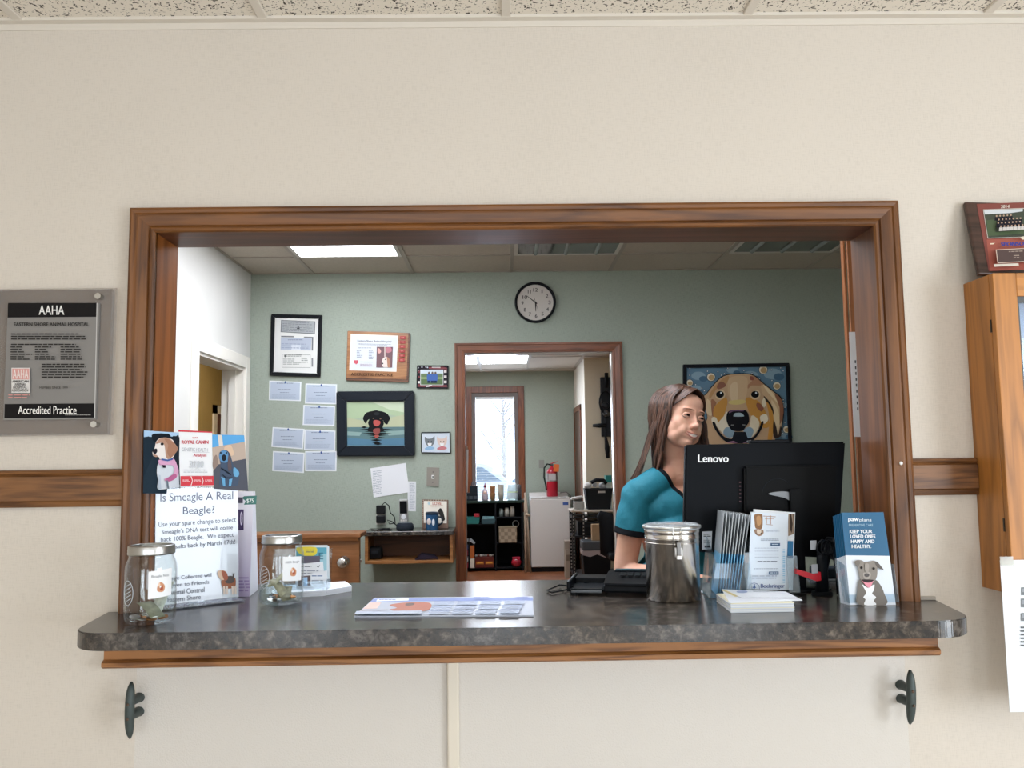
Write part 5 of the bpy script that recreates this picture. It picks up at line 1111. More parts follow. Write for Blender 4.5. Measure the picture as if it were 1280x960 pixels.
# light switch plate and sheets of paper
Zs = (440, 560, 600, 760, 768, 960)
def wallsheet(name, label, cat, cor, m_, th, art=None, zoom=Zs, yoff=0):
    q = Art(PG, zoom); o_ = q.L(*cor[-1]); Pt = Plane((o_[0], YG-yoff, o_[1])); q = Art(Pt, zoom); t = thing(name, label, cat, plane=Pt)
    MB().prism([q.L(*c) for c in cor], m_, 0, -th, 'xz', th*.2 if th > .003 else 0).build('plate' if th > .003 else 'sheet', t)
    if art: a = Art(Pt, zoom, base=-th-.0003); art(a); a.build('print' if th <= .003 else 'rocker', t)
    return t
wallsheet('wall_socket', 'steel socket plate on the green wall beside the doorway casing', 'socket', ((450, 115), (524, 118), (521, 232), (448, 228)), mat('8e8880', .35, .6), .006, lambda a: a.rect(478, 162, 494, 184, 'e0e0dc').rect(482, 168, 490, 178, '3a3a3a').ell(487, 144, 3, 3, '3a3a3a').ell(485, 206, 3, 3, '3a3a3a'))
wallsheet('paper_sheet', 'narrow white list hanging behind the larger tilted sheet on the green wall', 'paper', ((334, 200), (384, 201), (383, 380), (334, 378)), mat('dfe1e4', .6), .0015, lambda a: a.greek(345, 212, 378, 370, 18, 'b4b8c0'))
wallsheet('paper_sheet', 'large white sheet pinned at a tilt above the wall shelf', 'paper', ((110, 122), (322, 90), (345, 265), (130, 298)), mat('e6e7ea', .6), .002, lambda a: a.greek(125, 140, 180, 285, 14, 'b8bcc4', skew=-8), yoff=.002)
wallsheet('wall_socket', 'white wall outlet plate behind the two black plug adapters', 'socket', ((146, 345), (208, 342), (206, 458), (144, 460)), mat('d4d2ca', .4), .006)
# wall shelf
z_t = 1.013; xs0 = at(456, 664, y=2.79).x; xs1 = at(566, 664, y=2.79).x
t = thing('wall_shelf', 'open wooden wall box shelf with a dark laminate top left of the doorway', 'shelf', (xs0, YG, .83)); wS = xs1-xs0; sh_w = wood('9c6a3a', '74461f', 'x', 1, .4); dS = .25
MB().box((0, -dS, .018-.018), (wS, 0, .018), sh_w, .001).build('bottom_board', t)
MB().box((0, -dS, .018), (.018, 0, .158), sh_w, .001).build('side_board', t); MB().box((wS-.018, -dS, .018), (wS, 0, .158), sh_w, .001).build('side_board', t)
MB().box((.018, -.012, .018), (wS-.018, 0, .158), wood('6a4226', '50301a', 'x', 1, .5)).build('back_board', t)
MB().box((-.006, -dS-.012, .158), (wS+.006, 0, .183), lam, .003).build('laminate_top', t)
SZ = .83+.183
def onshelf(px, y): return at(px, 660, y=y).x
# phone handset in dock, smart speaker, plugs, mug, love sign
x = onshelf(505, 2.93); t = thing('cordless_phone', 'silver and black cordless phone standing upright on the wall shelf', 'phone', (x, 2.93, SZ)); Mt = Matrix.Rotation(R(8), 4, 'X')
MB().box((-.030, -.035, 0), (.030, .03, .022), mat('24272a', .4), .006).build('charging_dock', t)
MB().box((-.026, -.011, .012), (.026, .011, .178), mat('a9aaa8', .35, .3), .006, M=Mt).build('handset', t)
MB().box((-.021, -.0135, .095), (.021, -.010, .168), mat('15171a', .15), .001, M=Mt).build('screen', t)
kp = MB().cyl(Mt @ Vector((0, -.010, .076)), Mt @ Vector((0, -.0145, .076)), .014, mat('e4e6ea', .3), n=20)
for i in range(3):
    for j in range(4): kp.box((-.018+i*.0135, -.0135, .020+j*.0105), (-.008+i*.0135, -.0105, .027+j*.0105), mat('e0dcd6', .4), .001, M=Mt)
kp.build('keypad', t)
x = onshelf(506, 2.83); t = thing('smart_speaker', 'round dark grey smart speaker puck in front of the cordless phone', 'speaker', (x, 2.84, SZ))
MB().lathe([(0, 0), (.044, .0), (.050, .008), (.051, .02), (.048, .034), (.040, .042), (0, .044)], mat('252b33', .8, bump=.4, bscale=500), 36).build('fabric_shell', t)
MB().lathe([(0, .0445), (.030, .0442), (.032, .0435)], mat('3c434b', .4), 24).build('top_disc', t)
for i, (zz, hh_) in enumerate(((.105, .052), (.052, .044))):
    p = at(476, 640 if i else 628, y=3.0)
    o_last = tag(MB().box((p.x-.028, 2.995, SZ+zz-.02), (p.x+.026, YG-.006, SZ+zz-.02+hh_), mat('17181b', .35), .005).build('plug_adapter'), ('upper', 'lower')[i]+' black plug adapter in the outlet above the wall shelf', 'plug')
p0_ = at(478, 630, y=2.995)
lowplug = o_last
cb = MB().tube([tuple(at(a_, b_, y=yy)) for a_, b_, yy in ((477, 632, 2.99), (481, 628, 2.985), (486, 632, 2.98), (488, 641, 2.97), (493, 646, 2.95), (494, 654, 2.93), (487, 655, 2.90), (484, 650, 2.91), (490, 652, 2.90), (496, 657, 2.885))], .003, bk2, n=6)
cb.build('cord', lowplug)
cb = MB().tube([(at(a_, 659, y=yy).x, yy, SZ+.003+z_) for a_, yy, z_ in ((464, 2.9, 0), (472, 2.86, 0), (480, 2.92, .004), (490, 2.87, 0), (483, 2.83, .004), (474, 2.88, 0), (487, 2.9, .006))], .0028, bk2, n=6)
cb.build('coiled_cord', lowplug)
x = onshelf(540, 2.84); t = thing('mug', 'blue patterned travel mug standing in front of the small animal sign', 'mug', (x, 2.85, SZ)); r = .037
MB().lathe([(0, 0), (r*.95, 0), (r, .004), (r, .085), (r*1.03, .09), (r*1.03, .096), (r*.9, .096), (r*.9, .008), (0, .008)], mat('2b567f', .3, var=.3, vscale=30), 32).build('cup', t)
MB().lathe([(r*1.04, .088), (r*1.05, .095), (r*.95, .103), (0, .105)], mat('1d2a38', .3), 32).build('lid', t)
dd = MB().ball((-.014, -r*.93, .05), (.015, .004, .018), mat('cfc4c0', .5), 12).ball((.010, -r*.96, .045), (.009, .003, .02), mat('d8dde4', .5), 12); dd.build('decal', t)
MB().tube([(r, 0, .075), (r+.02, 0, .07), (r+.022, 0, .04), (r, 0, .025)], .005, mat('1d2a38', .3), n=8).build('handle', t)
Pl_ = Plane((onshelf(528, 2.93), 2.93, SZ), (1, 0, 0), (0, .22, 1)); q = Art(Pl_, Zs); t = thing('tabletop_sign', 'small square love sign with a dark cat, leaning behind the blue mug', 'sign', plane=Pl_)
cr_ = [q.L(422, 308), q.L(578, 311), (q.L(578, 460)[0], .0015), (q.L(422, 460)[0], .0015)]
MB().prism(cr_, mat('6a5040', .6), .0, .012, 'xz', .001).build('board', t)
a = Art(Pl_, Zs, base=-.0005); a.poly([(431, 318), (569, 320), (568, 452), (431, 450)], 'e0d9cc')
for i in range(10): a.rect(425+i*15.2, 311, 432+i*15.2, 316, 'b09a84').rect(424, 325+i*13, 429, 331+i*13, 'b09a84')
a.text('LOVE', 484, 326, 536, 342, 'b05a48', bold=.5).greek(470, 347, 530, 355, 1, 'b05a48').ell(462, 333, 7, 9, 'a9c4cc').greek(535, 346, 548, 354, 1, 'b05a48')
a.poly([(520, 372), (532, 362), (545, 378), (552, 400), (558, 432), (540, 436), (528, 405), (518, 390)], '26221f', 3); a.build('print', t)
# inside the shelf
p = at(466, 700, y=2.86); t = thing('speaker_puck', 'small black rounded device in the left of the wall shelf', 'device', (p.x+.012, 2.88, .848))
MB().box((-.042, -.035, 0), (.042, .035, .072), mat('0f1012', .3), .018, seg=4).build('case', t); MB().box((-.02, -.0355, .035), (.02, -.034, .05), mat('2c2f34', .2), .001).build('label', t)
p = at(533, 692, y=2.86); t = thing('wallet', 'dark purple folded pouch lying in the wall shelf', 'pouch', (p.x, 2.86, .848), R(8))
MB().prism(smooth([(-.06, 0), (-.055, .006), (-.03, .030), (.0, .026), (.05, .018), (.06, .010), (.058, 0)], 3)[:-3], mat('2a2230', .6), -.05, .04, 'xz', .002).build('pouch_body', t)
MB().prism([(-.03, .031), (.045, .020), (.046, .023), (-.03, .035)], mat('1d1824', .5), -.045, .02, 'xz').build('flap', t)
# open dutch door leaf with shelf
yd = 2.12; x1 = at(449, 690, y=yd).x; zt_ = at(430, 664, y=yd).z
t = thing('half_door', 'wooden lower half-door with a shelf top and round knob left of the wall shelf', 'door', (x1, yd, 0)); dw = wood('96643a', '7a4c28', 'x', .8, .4, .6)
wD = x1+1.535
MB().box((-wD, 0, .02), (0, .04, zt_-.03), dw, .002).build('leaf', t)
MB().box((-wD, -.03, zt_-.03), (.012, .15, zt_-.008), dw, .004).build('shelf_top', t)
MB().prism([(0, zt_-.03), (0, zt_-.045), (-.022, zt_-.045), (-.028, zt_-.03)], dw, -wD, -.0, 'yz').build('moulding', t)
kx_ = at(430, 702, y=yd).x-x1; kz = at(430, 702, y=yd).z
MB().lathe([(0, 0), (.028, 0), (.028, .004), (.014, .008), (.011, .03), (.020, .036), (.027, .046), (.026, .058), (.016, .066), (0, .067)], chrome, 28, M=Matrix.Translation((kx_, 0, kz)) @ Matrix.Rotation(R(90), 4, 'X')).build('knob', t)
MB().box((0, .012, kz-.03), (.002, .030, kz+.03), chrome).box((.002, .016, kz-.008), (.009, .026, kz+.008), chrome, .002).build('latch', t)
# paper on the post
PPo = Plane((0, .4895, 0)); q = Art(PPo, (1030, 290, 1160, 450, 780, 960))
p0_, p1_ = at(1061, 415, y=.489), at(1076, 546, y=.489)
t = thing('notice_sheet', 'white notice sheet taped on the wooden post just inside the right jamb', 'paper', (p0_.x, .489, p1_.z))
hN = p0_.z-p1_.z; MB().box((0, -.001, 0), (xb-p0_.x-.001, 0, hN), mat('dcdce0', .6)).build('sheet', t)
n_ = MB()
for i in range(9): n_.box((.013, -.0014, hN*.25+i*.018), (.017, -.001, hN*.25+i*.018+.009), mat('4a4c50', .6))
n_.build('print', t)
# ================================================================= FAR ROOM
blk2 = mat('16191d', .5)
fx0, fx1 = at(572, 700, y=8.75).x, at(654.5, 700, y=8.75).x; zt = at(620, 627, y=8.75).z
t = thing('storage_unit', 'black open storage unit under the far window', 'shelf unit', (fx0, 9.17, 0)); wU = fx1-fx0; dU = .40
MB().box((-.02, -dU, zt-.02), (wU+.02, 0, zt+.012), mat('2c3a34', .4), .003).build('top_board', t)
xm = at(620, 700, y=8.78).x-fx0
zs = [at(600, y_, y=8.78).z for y_ in (711, 654, 682)]; z_l = (.06, at(600, 655, y=8.78).z); z_r = (at(640, 646, y=8.78).z, at(640, 678, y=8.78).z)
for xx in (0, xm-.01, wU-.02): MB().box((xx, -dU+.01, 0), (xx+.02, 0, zt-.02), blk2).build('upright', t)
for zz in (.05, z_l[1]): MB().box((.02, -dU+.01, zz-.018), (xm-.01, 0, zz), blk2).build('shelf_board', t)
for zz in (.05, z_r[0], z_r[1]): MB().box((xm+.01, -dU+.01, zz-.018), (wU-.02, 0, zz), blk2).build('shelf_board', t)
MB().box((.02, -.012, .05), (wU-.02, 0, zt-.02), mat('0e1013', .6)).build('back_panel', t)
YS = 8.86
def sx(px, y=YS): return at(px, 680, y=y).x
Mz = lambda x, z, y=YS: Matrix.Translation((x, y, z))
def simple(name, label, cat, mb, group=None): return tag(mb.build(name), label, cat, group)
# top row of items
ZT = zt+.0125
x = sx(589); t = thing('desk_organizer', 'black mesh desk organizer at the left end of the storage unit top', 'organizer', (x, YS, ZT))
MB().box((-.085, -.06, 0), (.09, .06, .10), mat('1a2025', .5), .004).build('drawer_box', t)
for i in range(3): MB().box((-.075+i*.055, -.063, .02), (-.03+i*.055, -.059, .06), mat('39424a', .5)).build('mesh_window', t)
MB().box((-.01, -.05, .10), (.09, .06, .19), mat('20272c', .5), .004).build('tall_cup', t)
for i in range(4): simple('pen', 'pen standing in the black desk organizer by the far window', 'pen', MB().cyl((x+.01+i*.018, YS, ZT+.191), (x+.015+i*.02, YS+.01, ZT+.23+.01*(i % 2)), .005, mat(('2a3140', '31363c', '20242a', '3c2c34')[i], .4), n=8), 'pens in the desk organizer')
x = sx(607); t = thing('spray_bottle', 'dark red and white bottle in front of the far window', 'bottle', (x, YS, ZT))
MB().lathe([(0, 0), (.035, 0), (.040, .01), (.040, .08), (.034, .12), (.016, .15), (.014, .165), (0, .165)], mat('b9aeb8', .35, var=.3, vscale=25), 24).build('bottle_body', t)
MB().lathe([(.0, .165), (.020, .165), (.018, .19), (.008, .20), (.006, .225), (0, .225)], mat('6a1c38', .35), 20).build('cap', t); MB().ball((0, -.036, .10), (.022, .008, .022), mat('d8b8a8', .5), 12).build('label_dot', t)
x = sx(616); t = thing('paper_cup_stack', 'tan stack of paper cups on the storage unit', 'cups', (x+.005, YS, ZT))
for i in range(2): MB().lathe([(0, 0), (.030, 0), (.037, .09), (.0385, .092), (.036, .093), (.029, .006), (0, .006)], mat('c9996a', .7), 24, c=(0, 0, .09*i)).build('cup', t)
x = sx(627); t = thing('foam_cup_stack', 'white stack of cups right of the tan paper cups', 'cups', (x, YS, ZT))
for i in range(6): MB().lathe([(0, 0), (.030, 0), (.038, .09), (.040, .093), (.037, .094), (.029, .006), (0, .006)], mat('d8d6cc', .6), 24, c=(0, 0, .022*i)).build('cup', t)
x = sx(641); t = thing('water_pitcher', 'clear plastic drink dispenser near the right side of the far window', 'dispenser', (x, YS, ZT))
MB().lathe([(0, 0), (.065, 0), (.068, .01), (.068, .10), (.06, .12), (.066, .13), (.062, .20), (.05, .205), (0, .205)], clear('dfe8e4', 1.6, .1, .35), 28).build('tank', t); MB().lathe([(.069, .098), (.071, .104), (.069, .110)], mat('b4c48c', .5), 28).build('band', t)
x = sx(649); simple('marker_jar', 'small dark patterned jar at the right end of the storage unit top', 'jar', MB().lathe([(0, 0), (.025, 0), (.026, .12), (.02, .15), (.024, .19), (0, .2)], mat('3c3a3e', .4, var=.6, vscale=40), 20, c=(x+.012, YS, ZT)))
# shelf contents
zL = z_l[1]+.0005; zb = .0505; zr1, zr2 = z_r[0]+.0005, z_r[1]+.0005
x = sx(591); simple('plastic_bin', 'teal plastic bin on the upper left shelf of the storage unit', 'bin', MB().prism([(-.085, 0), (.085, 0), (.095, .09), (-.095, .09)], mat('1f6a66', .4), YS-.1, YS+.08, 'xz', .006, M=Matrix.Translation((x, 0, zL))))
simple('red_packet', 'red packet lying on the teal plastic bin', 'packet', MB().box((x+.02, YS-.1, zL+.091), (x+.09, YS+.02, zL+.13), mat('a42c38', .4), .004))
x = sx(611); t = thing('supply_basket', 'basket of blue plastic sleeves on the upper left shelf', 'basket', (x, YS, zL))
MB().prism([(-.085, 0), (.08, 0), (.09, .06), (-.09, .06)], mat('2c4a52', .5), -.1, .08, 'xz', .004).build('tub', t)
for i in range(5): MB().box((-.075, -.09+i*.03, .061), (.075, -.08+i*.03, .085+.006*(i % 2)), mat(('7fa4ac', '3c6f7a', '9cb8bc')[i % 3], .3), .002, M=Matrix.Rotation(R(-2+1*i), 4, 'Y')).build('sleeve', t)
for i, (px, hh_, rr_) in enumerate(((627, .10, .028), (634, .11, .03), (641, .13, .03))):
    x = sx(px); simple('jar', ('left', 'middle', 'tallest right')[i]+' pale container on the upper right shelf of the storage unit', 'jar', MB().lathe([(0, 0), (rr_, 0), (rr_, hh_*.75), (rr_*.8, hh_*.85), (rr_*.85, hh_*.87), (rr_*.85, hh_), (0, hh_)], mat(('8a9896', 'c4c4bc', 'b8b4ac')[i], .35), 20, c=(x, YS, zr1)))
# woven basket
x = sx(635); m = bpy.data.materials.new('woven'); nt, bs2 = nodes(m); N, L = nt.nodes, nt.links; tc = N.new('ShaderNodeTexCoord'); chk = N.new('ShaderNodeTexChecker'); chk.inputs['Scale'].default_value = 22; chk.inputs['Color1'].default_value = lin('a2937e'); chk.inputs['Color2'].default_value = lin('857763'); L.new(tc.outputs['Object'], chk.inputs['Vector']); L.new(chk.outputs[0], bs2.inputs['Base Color']); bs2.inputs['Roughness'].default_value = .8
t = thing('woven_basket', 'grey woven basket in the middle right bay of the storage unit', 'basket', (x, YS-.02, zr2))
MB().box((-.115, -.12, 0), (.115, .12, .19), m, .012, seg=3).build('basket_body', t); MB().box((-.118, -.123, .185), (.118, .123, .2), mat('8a7c66', .8), .005).build('basket_rim', t)
x = sx(645); simple('wire_loop', 'pale coil standing in the woven basket', 'coil', MB().tube([(x+.04*math.cos(i*.3), YS, zr2+.23+.04*math.sin(i*.3)) for i in range(22)], .004, mat('c4ccd0', .4), n=6))
# lower-left: chocolate-brown snack boxes, magazine rack
for i, (px) in enumerate((600, 611.5)):
    x = sx(px); t = thing('snack_box', ('left', 'right')[i]+' dark red snack carton on the bottom left shelf of the storage unit', 'box', (x, YS-.05, zb))
    MB().box((-.06, -.06, 0), (.058, .08, .13), mat('5c1d16', .4), .002).build('carton', t)
    a = Art(Plane((x, YS-.1105, zb)), None, base=0); a.raw([(-.05, .04), (.05, .04), (.05, .075), (-.05, .075)], 'a8601e'); a.raw([(-.04, .050), (.04, .053), (.035, .066), (-.03, .064)], 'd8a040')
    a.mb.v = [(v[0], v[1]-.0605, v[2]) for v in a.mb.v]; a.build('print', t)
    for k_ in range(4): simple('wrapped_snack', 'wrapped snack piled on top of the dark red cartons', 'snack', MB().ball((x-.045+k_*.03, YS-.06+.03*(k_ % 2), zb+.13+.014), (.020, .02, .014), mat(('9c9a98', '7a3a2c', 'b8b4ae', '8a8680')[k_], .4), 10), 'wrapped snacks on the cartons')
x = sx(588); t = thing('magazine_rack', 'black rack of leaflets at the lower left of the storage unit', 'rack', (x-.02, YS-.12, zb))
MB().box((.0, -.05, 0), (.015, .1, .36), blk2).box((-.09, .08, 0), (.015, .1, .36), blk2).build('rack_side', t)
MB().prism([(-.09, .36), (.03, .36), (.085, .31), (.075, .30), (.02, .335), (-.09, .335)], mat('9aa0a4', .3), -.05, .1, 'xz').build('rack_top', t)
for i, c_ in enumerate(('a02838', 'd0cfd4', '8a3040', '40507c')): simple('leaflet', ('top red', 'upper white', 'lower red', 'lowest blue')[i]+' leaflet pack in the black rack', 'leaflet', MB().box((x-.10, YS-.16, zb+.005+i*.075), (x-.025, YS-.05, zb+.06+i*.075), mat(c_, .5), .002))
simple('carton', 'orange and white carton standing right of the black leaflet rack', 'box', MB().box((x+.0, YS-.16, zb), (x+.055, YS-.10, zb+.12), mat('cfc8bc', .5), .002).box((x+.0, YS-.16, zb+.12), (x+.055, YS-.10, zb+.28), mat('a85a28', .5), .002))
x = sx(645); t = thing('snack_bag', 'shiny red bag on the bottom right shelf of the storage unit', 'bag', (x, YS-.08, zb))
MB().ball((0, 0, .055), (.065, .04, .055), mat('a01c30', .25, var=.4, vscale=30), 18).build('bag_body', t); MB().box((-.05, -.004, .10), (.05, .004, .125), mat('b8304a', .3), .002).build('bag_seal', t)
# washer-like white cabinet
wx0_, wx1_ = at(663, 660, y=8.62).x, at(714, 660, y=8.62).x; zw = at(690, 624, y=8.62).z
t = thing('washing_machine', 'white top-loading washing machine against the far green wall', 'washing machine', ((wx0_+wx1_)/2, 8.87, 0)); hw_ = (wx1_-wx0_)/2-.004; wm = mat('cfccc8', .35)
MB().box((-hw_, -.25, .06), (hw_, .28, zw), wm, .008).build('cabinet', t); MB().box((-hw_+.01, -.23, 0), (hw_-.01, .27, .06), blk2).build('plinth', t)
MB().box((-hw_+.005, -.245, zw+.001), (hw_-.005, .16, zw+.022), wm, .008).build('lid', t)
MB().prism([(.14, zw), (.28, zw), (.28, zw+.07), (.20, zw+.06)], wm, -hw_, hw_, 'yz', .004).build('control_console', t)
MB().box((-.10, -.248, zw+.0225), (.10, -.1, zw+.024), mat('b4b2ae', .3)).build('lid_panel', t)
MB().box((.13, -.24, zw+.0225), (.2, -.16, zw+.025), mat('6e7276', .4)).build('dispenser_cap', t)
px_ = at(707, 632, y=8.62).x-(wx0_+wx1_)/2; MB().box((px_-.035, -.2515, zw-.075), (px_+.035, -.25, zw-.04), mat('3a5a9c', .4)).build('badge', t)
# folded wooden stand leaning between unit and washer
x = at(658.5, 680, y=8.6).x+.004; t = thing('folded_stand', 'folded pale wooden stand leaning between the storage unit and the washing machine', 'stand', (x, 8.6, 0)); pw_ = mat('a08c78', .6, var=.2, vscale=12)
for dx, yy in ((-.025, -.04), (.02, .03), (.035, -.02), (-.005, .06)): MB().tube([(dx, yy, 0), (dx*.6-.005, yy*.4+.1, .55), (dx*.3-.01, .2, 1.0-abs(dx)*3)], .011, pw_, n=8).build('leg', t)
MB().tube([(-.01, .12, .72), (.045, .11, .70)], .018, mat('b8a890', .7), n=10).build('tie_cord', t)
# fire extinguisher on the washer
p = at(690, 615, y=8.85); zt2 = zw+.0232; t = thing('fire_extinguisher', 'red fire extinguisher with an orange tag standing on the washing machine', 'fire extinguisher', (p.x+.005, 8.88, zt2)); rd = mat('a8142a', .3)
MB().lathe([(0, 0), (.068, 0), (.072, .006), (.072, .19), (.0715, .21)], rd, 32).build('lower_tank', t)
MB().lathe([(.0722, .195), (.0722, .30)], mat('8c8684', .4, var=.3, vscale=40), 32).lathe([(.0722, .30), (.070, .32), (.055, .35), (.028, .372), (.018, .378), (.018, .395), (0, .395)], rd, 32).build('upper_tank', t)
MB().box((-.016, -.016, .395), (.016, .016, .425), mat('5c5a58', .4, .7), .003).tube([(-.02, 0, .42), (.02, -.01, .435), (.075, -.02, .45)], .007, rd, n=8).tube([(-.02, 0, .41), (.03, -.01, .41), (.06, -.02, .405)], .006, mat('3c3a3a', .4, .5), n=8).build('valve_handle', t)
MB().tube([(-.012, 0, .41), (-.06, -.01, .42), (-.10, -.02, .37), (-.105, -.02, .25), (-.085, -.02, .15), (-.078, -.02, .08)], .010, mat('1c2622', .5), n=10).build('hose', t)
MB().box((-.02, -.078, .325), (.05, -.075, .42), mat('d4682c', .5), M=Matrix.Rotation(R(6), 4, 'Y')).build('inspection_tag', t)
a = Art(Plane((p.x+.005, 8.88-.0735, zt2)), None); 
lbm = MB().prism([(-.045, .21), (.045, .21), (.045, .29), (-.045, .29)], mat('b4aeac', .5), -.0745, -.0725); lbm.build('label', t)
p = at(677, 580, y=9.2); simple('wall_socket', 'grey outlet plate on the far green wall left of the extinguisher', 'socket', MB().box((p.x-.035, 9.19, p.z-.055), (p.x+.035, 9.2, p.z+.055), mat('8f8f88', .4), .002))
simple('appliance_cord', 'grey cord curving behind the right side of the washing machine', 'cord', MB().tube([tuple(at(a_, b_, y=8.9)) for a_, b_ in ((700, 616), (708, 615), (713, 619), (716, 627), (717, 640))], .006, mat('6e6a66', .5), n=6))
# brown door in the far right wall
pA = at(718, 498, x=.97); pB = at(726.5, 505, x=.97)
pyA, pyB = pA.y, max(pB.y, 7.85)
d_ = MB().box((.952, pyB, 0), (.97, pyB+.07, pB.z), red_z, .002).box((.952, pyA-.07, 0), (.97, pyA, pB.z), red_z, .002).box((.952, pyB, pB.z-.07), (.97, pyA, pB.z), red_x, .002)
struct('trim_18', d_); struct('door_2', MB().box((.962, pyB+.07, 0), (.97, pyA-.07, pB.z-.07), wood('5e3a22', '452713', 'z', 1, .4)))
# metal rack with basket, printer, bins
yr = 7.35; rx0, rx1 = at(716, 690, y=yr).x, at(716, 690, y=yr).x+.75; zr = at(735, 640, y=yr).z
t = thing('wire_rack', 'black slotted metal rack at the right of the far room, with a pale top', 'rack', (rx0, yr, 0)); sl = mat('1b1c1f', .4, .3)
def slotpost(x, y, name='post'):
    b = MB().box((x, y, 0), (x+.03, y+.002, zr), sl).box((x, y, 0), (x+.002, y+.03, zr), sl)
    for i in range(24): b.box((x+.009, y-.0006, .04+i*.038), (x+.021, y, .058+i*.038), mat('a9a6a0', .5))
    b.build(name, t)
for x, y in ((0, 0), (.72, 0), (0, .4), (.11, -.001+.002)): slotpost(x, y)
MB().box((-.01, -.01, zr), (.76, .43, zr+.02), mat('cfc6ba', .5), .003).build('top_board', t)
for zz in (zr-.07, zr-.28, .12): MB().box((0, .003, zz), (.75, .42, zz+.02), sl).build('shelf', t)
Y1 = yr+.2
def rx(px, y=Y1): return at(px, 650, y=y).x
x = rx(748); zt3 = zr+.0205
t = thing('wire_basket', 'black plastic basket full of white supplies on the metal rack', 'basket', (x, Y1, zt3))
b = MB(); wb, hb = .155, .235
b.prism([(-wb*.8, 0), (wb*.8, 0), (wb, hb), (-wb, hb)], mat('1c1e21', .5), -.12, -.115, 'xz').prism([(-wb*.8, 0), (wb*.8, 0), (wb, hb), (-wb, hb)], mat('1c1e21', .5), .115, .12, 'xz').prism([(-wb*.8, 0), (-wb*.8+.004, 0), (-wb+.004, hb), (-wb, hb)], mat('1c1e21', .5), -.115, .115, 'xz').prism([(wb*.8-.004, 0), (wb*.8, 0), (wb, hb), (wb-.004, hb)], mat('1c1e21', .5), -.115, .115, 'xz').box((-wb*.8, -.115, 0), (wb*.8, .115, .004), mat('1c1e21', .5)); b.build('basket_body', t)
MB().box((-.012, -.1215, hb-.05), (.07, -.1203, hb-.028), mat('c9c4bc', .5)).build('handle_slot', t); MB().box((-wb-.005, -.125, hb-.008), (wb+.005, -.113, hb+.004), mat('2a2c30', .4), .003).build('rim', t)
for i, (dx, dz, rr_, c_) in enumerate(((-.115, .262, (.045, .05, .04), 'd4d2d0'), (-.035, .275, (.032, .05, .03), 'c4c4c4'), (.06, .262, (.05, .06, .04), 'b4b4b6'), (-.02, .19, (.1, .08, .032), 'd8d8d6'))):
    simple('folded_cloth', 'white cloth bundle in the black basket on the metal rack', 'cloth', MB().ball((x+dx, Y1, zt3+dz), rr_, mat(c_, .8), 14), 'cloth bundles in the black basket')
simple('black_case', 'curved black case lying across the basket of supplies', 'case', MB().tube([(x-.08, Y1-.05, zt3+.30), (x-.02, Y1-.05, zt3+.33), (x+.06, Y1-.05, zt3+.325), (x+.10, Y1-.05, zt3+.29)], .022, blk2, n=10))
simple('teal_box', 'white and teal box standing in the right of the basket', 'box', MB().box((x+.095, Y1-.06, zt3+.006), (x+.15, Y1+.06, zt3+.30), mat('c9d4d2', .5), .002).box((x+.085, Y1-.065, zt3+.30), (x+.155, Y1+.065, zt3+.38), mat('1c8a86', .5), .002))
x = rx(722, yr+.2); t = thing('label_printer', 'grey desktop printer with papers at the left end of the metal rack', 'printer', (x+.02, yr+.22, zt3))
MB().box((-.06, -.08, 0), (.055, .1, .09), mat('9c9a96', .5), .01, seg=3).build('housing', t); MB().prism([(-.09, .11), (.045, .125), (.04, .15), (-.085, .13)], mat('c4c0bc', .5), -.07, .08, 'xz', .002).box((-.05, .05, .088), (.04, .075, .13), mat('8a8884', .5)).build('output_tray', t)
p = at(748, 678, y=yr); x = p.x; zsh = zr-.26+.0005
t = thing('black_printer', 'black office machine on the middle shelf of the metal rack', 'printer', (x-.06, yr+.2, zsh))
MB().box((-.16, -.17, 0), (.2, .15, .15), mat('17181b', .35), .01).build('housing', t); MB().box((-.1, -.172, .09), (.12, -.169, .12), mat('2c2f33', .2)).build('panel', t)
# cardboard box on grey tray, bin with bag
yb_ = 7.0; x0_ = at(727, 690, y=yb_).x; x1_ = at(762, 690, y=yb_).x; zB = at(745, 687, y=yb_).z
t = thing('trash_bin', 'black bin with a pale liner in front of the metal rack', 'bin', ((x0_+x1_)/2, yb_, 0)); w_ = (x1_-x0_)/2
MB().prism([(-w_*.85, 0), (w_*.85, 0), (w_, zB), (-w_, zB)], mat('101114', .5), -.14, .14, 'xz', .006).build('bin_body', t)
MB().prism([(-w_*1.01, zB-.04), (-w_*.5, zB-.06), (0, zB-.035), (w_*.6, zB-.07), (w_*1.01, zB-.03), (w_*1.01, zB+.004), (-w_*1.01, zB+.004)], mat('a89c9c', .4), -.145, .145, 'xz').build('liner', t)
MB().box((-w_*1.02, -.15, zB+.005), (w_*1.02, .15, zB+.10), mat('4a4e52', .3), .012, seg=3).build('lid', t)
simple('cardboard_box', 'small brown cardboard box standing on the lid of the black bin', 'box', MB().box(((x0_+x1_)/2-.04, yb_-.06, zB+.101), ((x0_+x1_)/2+.07, yb_+.05, zB+.27), mat('a88a68', .7, var=.08, vscale=20), .002))
yb2 = 8.1
for i, (pa_, pb_, yt, zz) in enumerate(((703.5, 714, 676, 0), (706, 714, 686, 0))):
    pass
xa_, xb_ = at(706, 700, y=yb2).x, at(715, 700, y=yb2).x
t = thing('carton_stack', 'pale carton standing by the washing machine beside the metal rack', 'box', ((xa_+xb_)/2, yb2, 0)); hz = at(709, 686, y=yb2).z
MB().box((-(xb_-xa_)/2, -.1, 0), ((xb_-xa_)/2, .1, hz), mat('a4988a', .7), .003).build('carton', t); MB().box((-.03, -.1015, hz-.13), (.03, -.1, hz-.06), mat('7c6f62', .7)).build('handle_cutout', t)
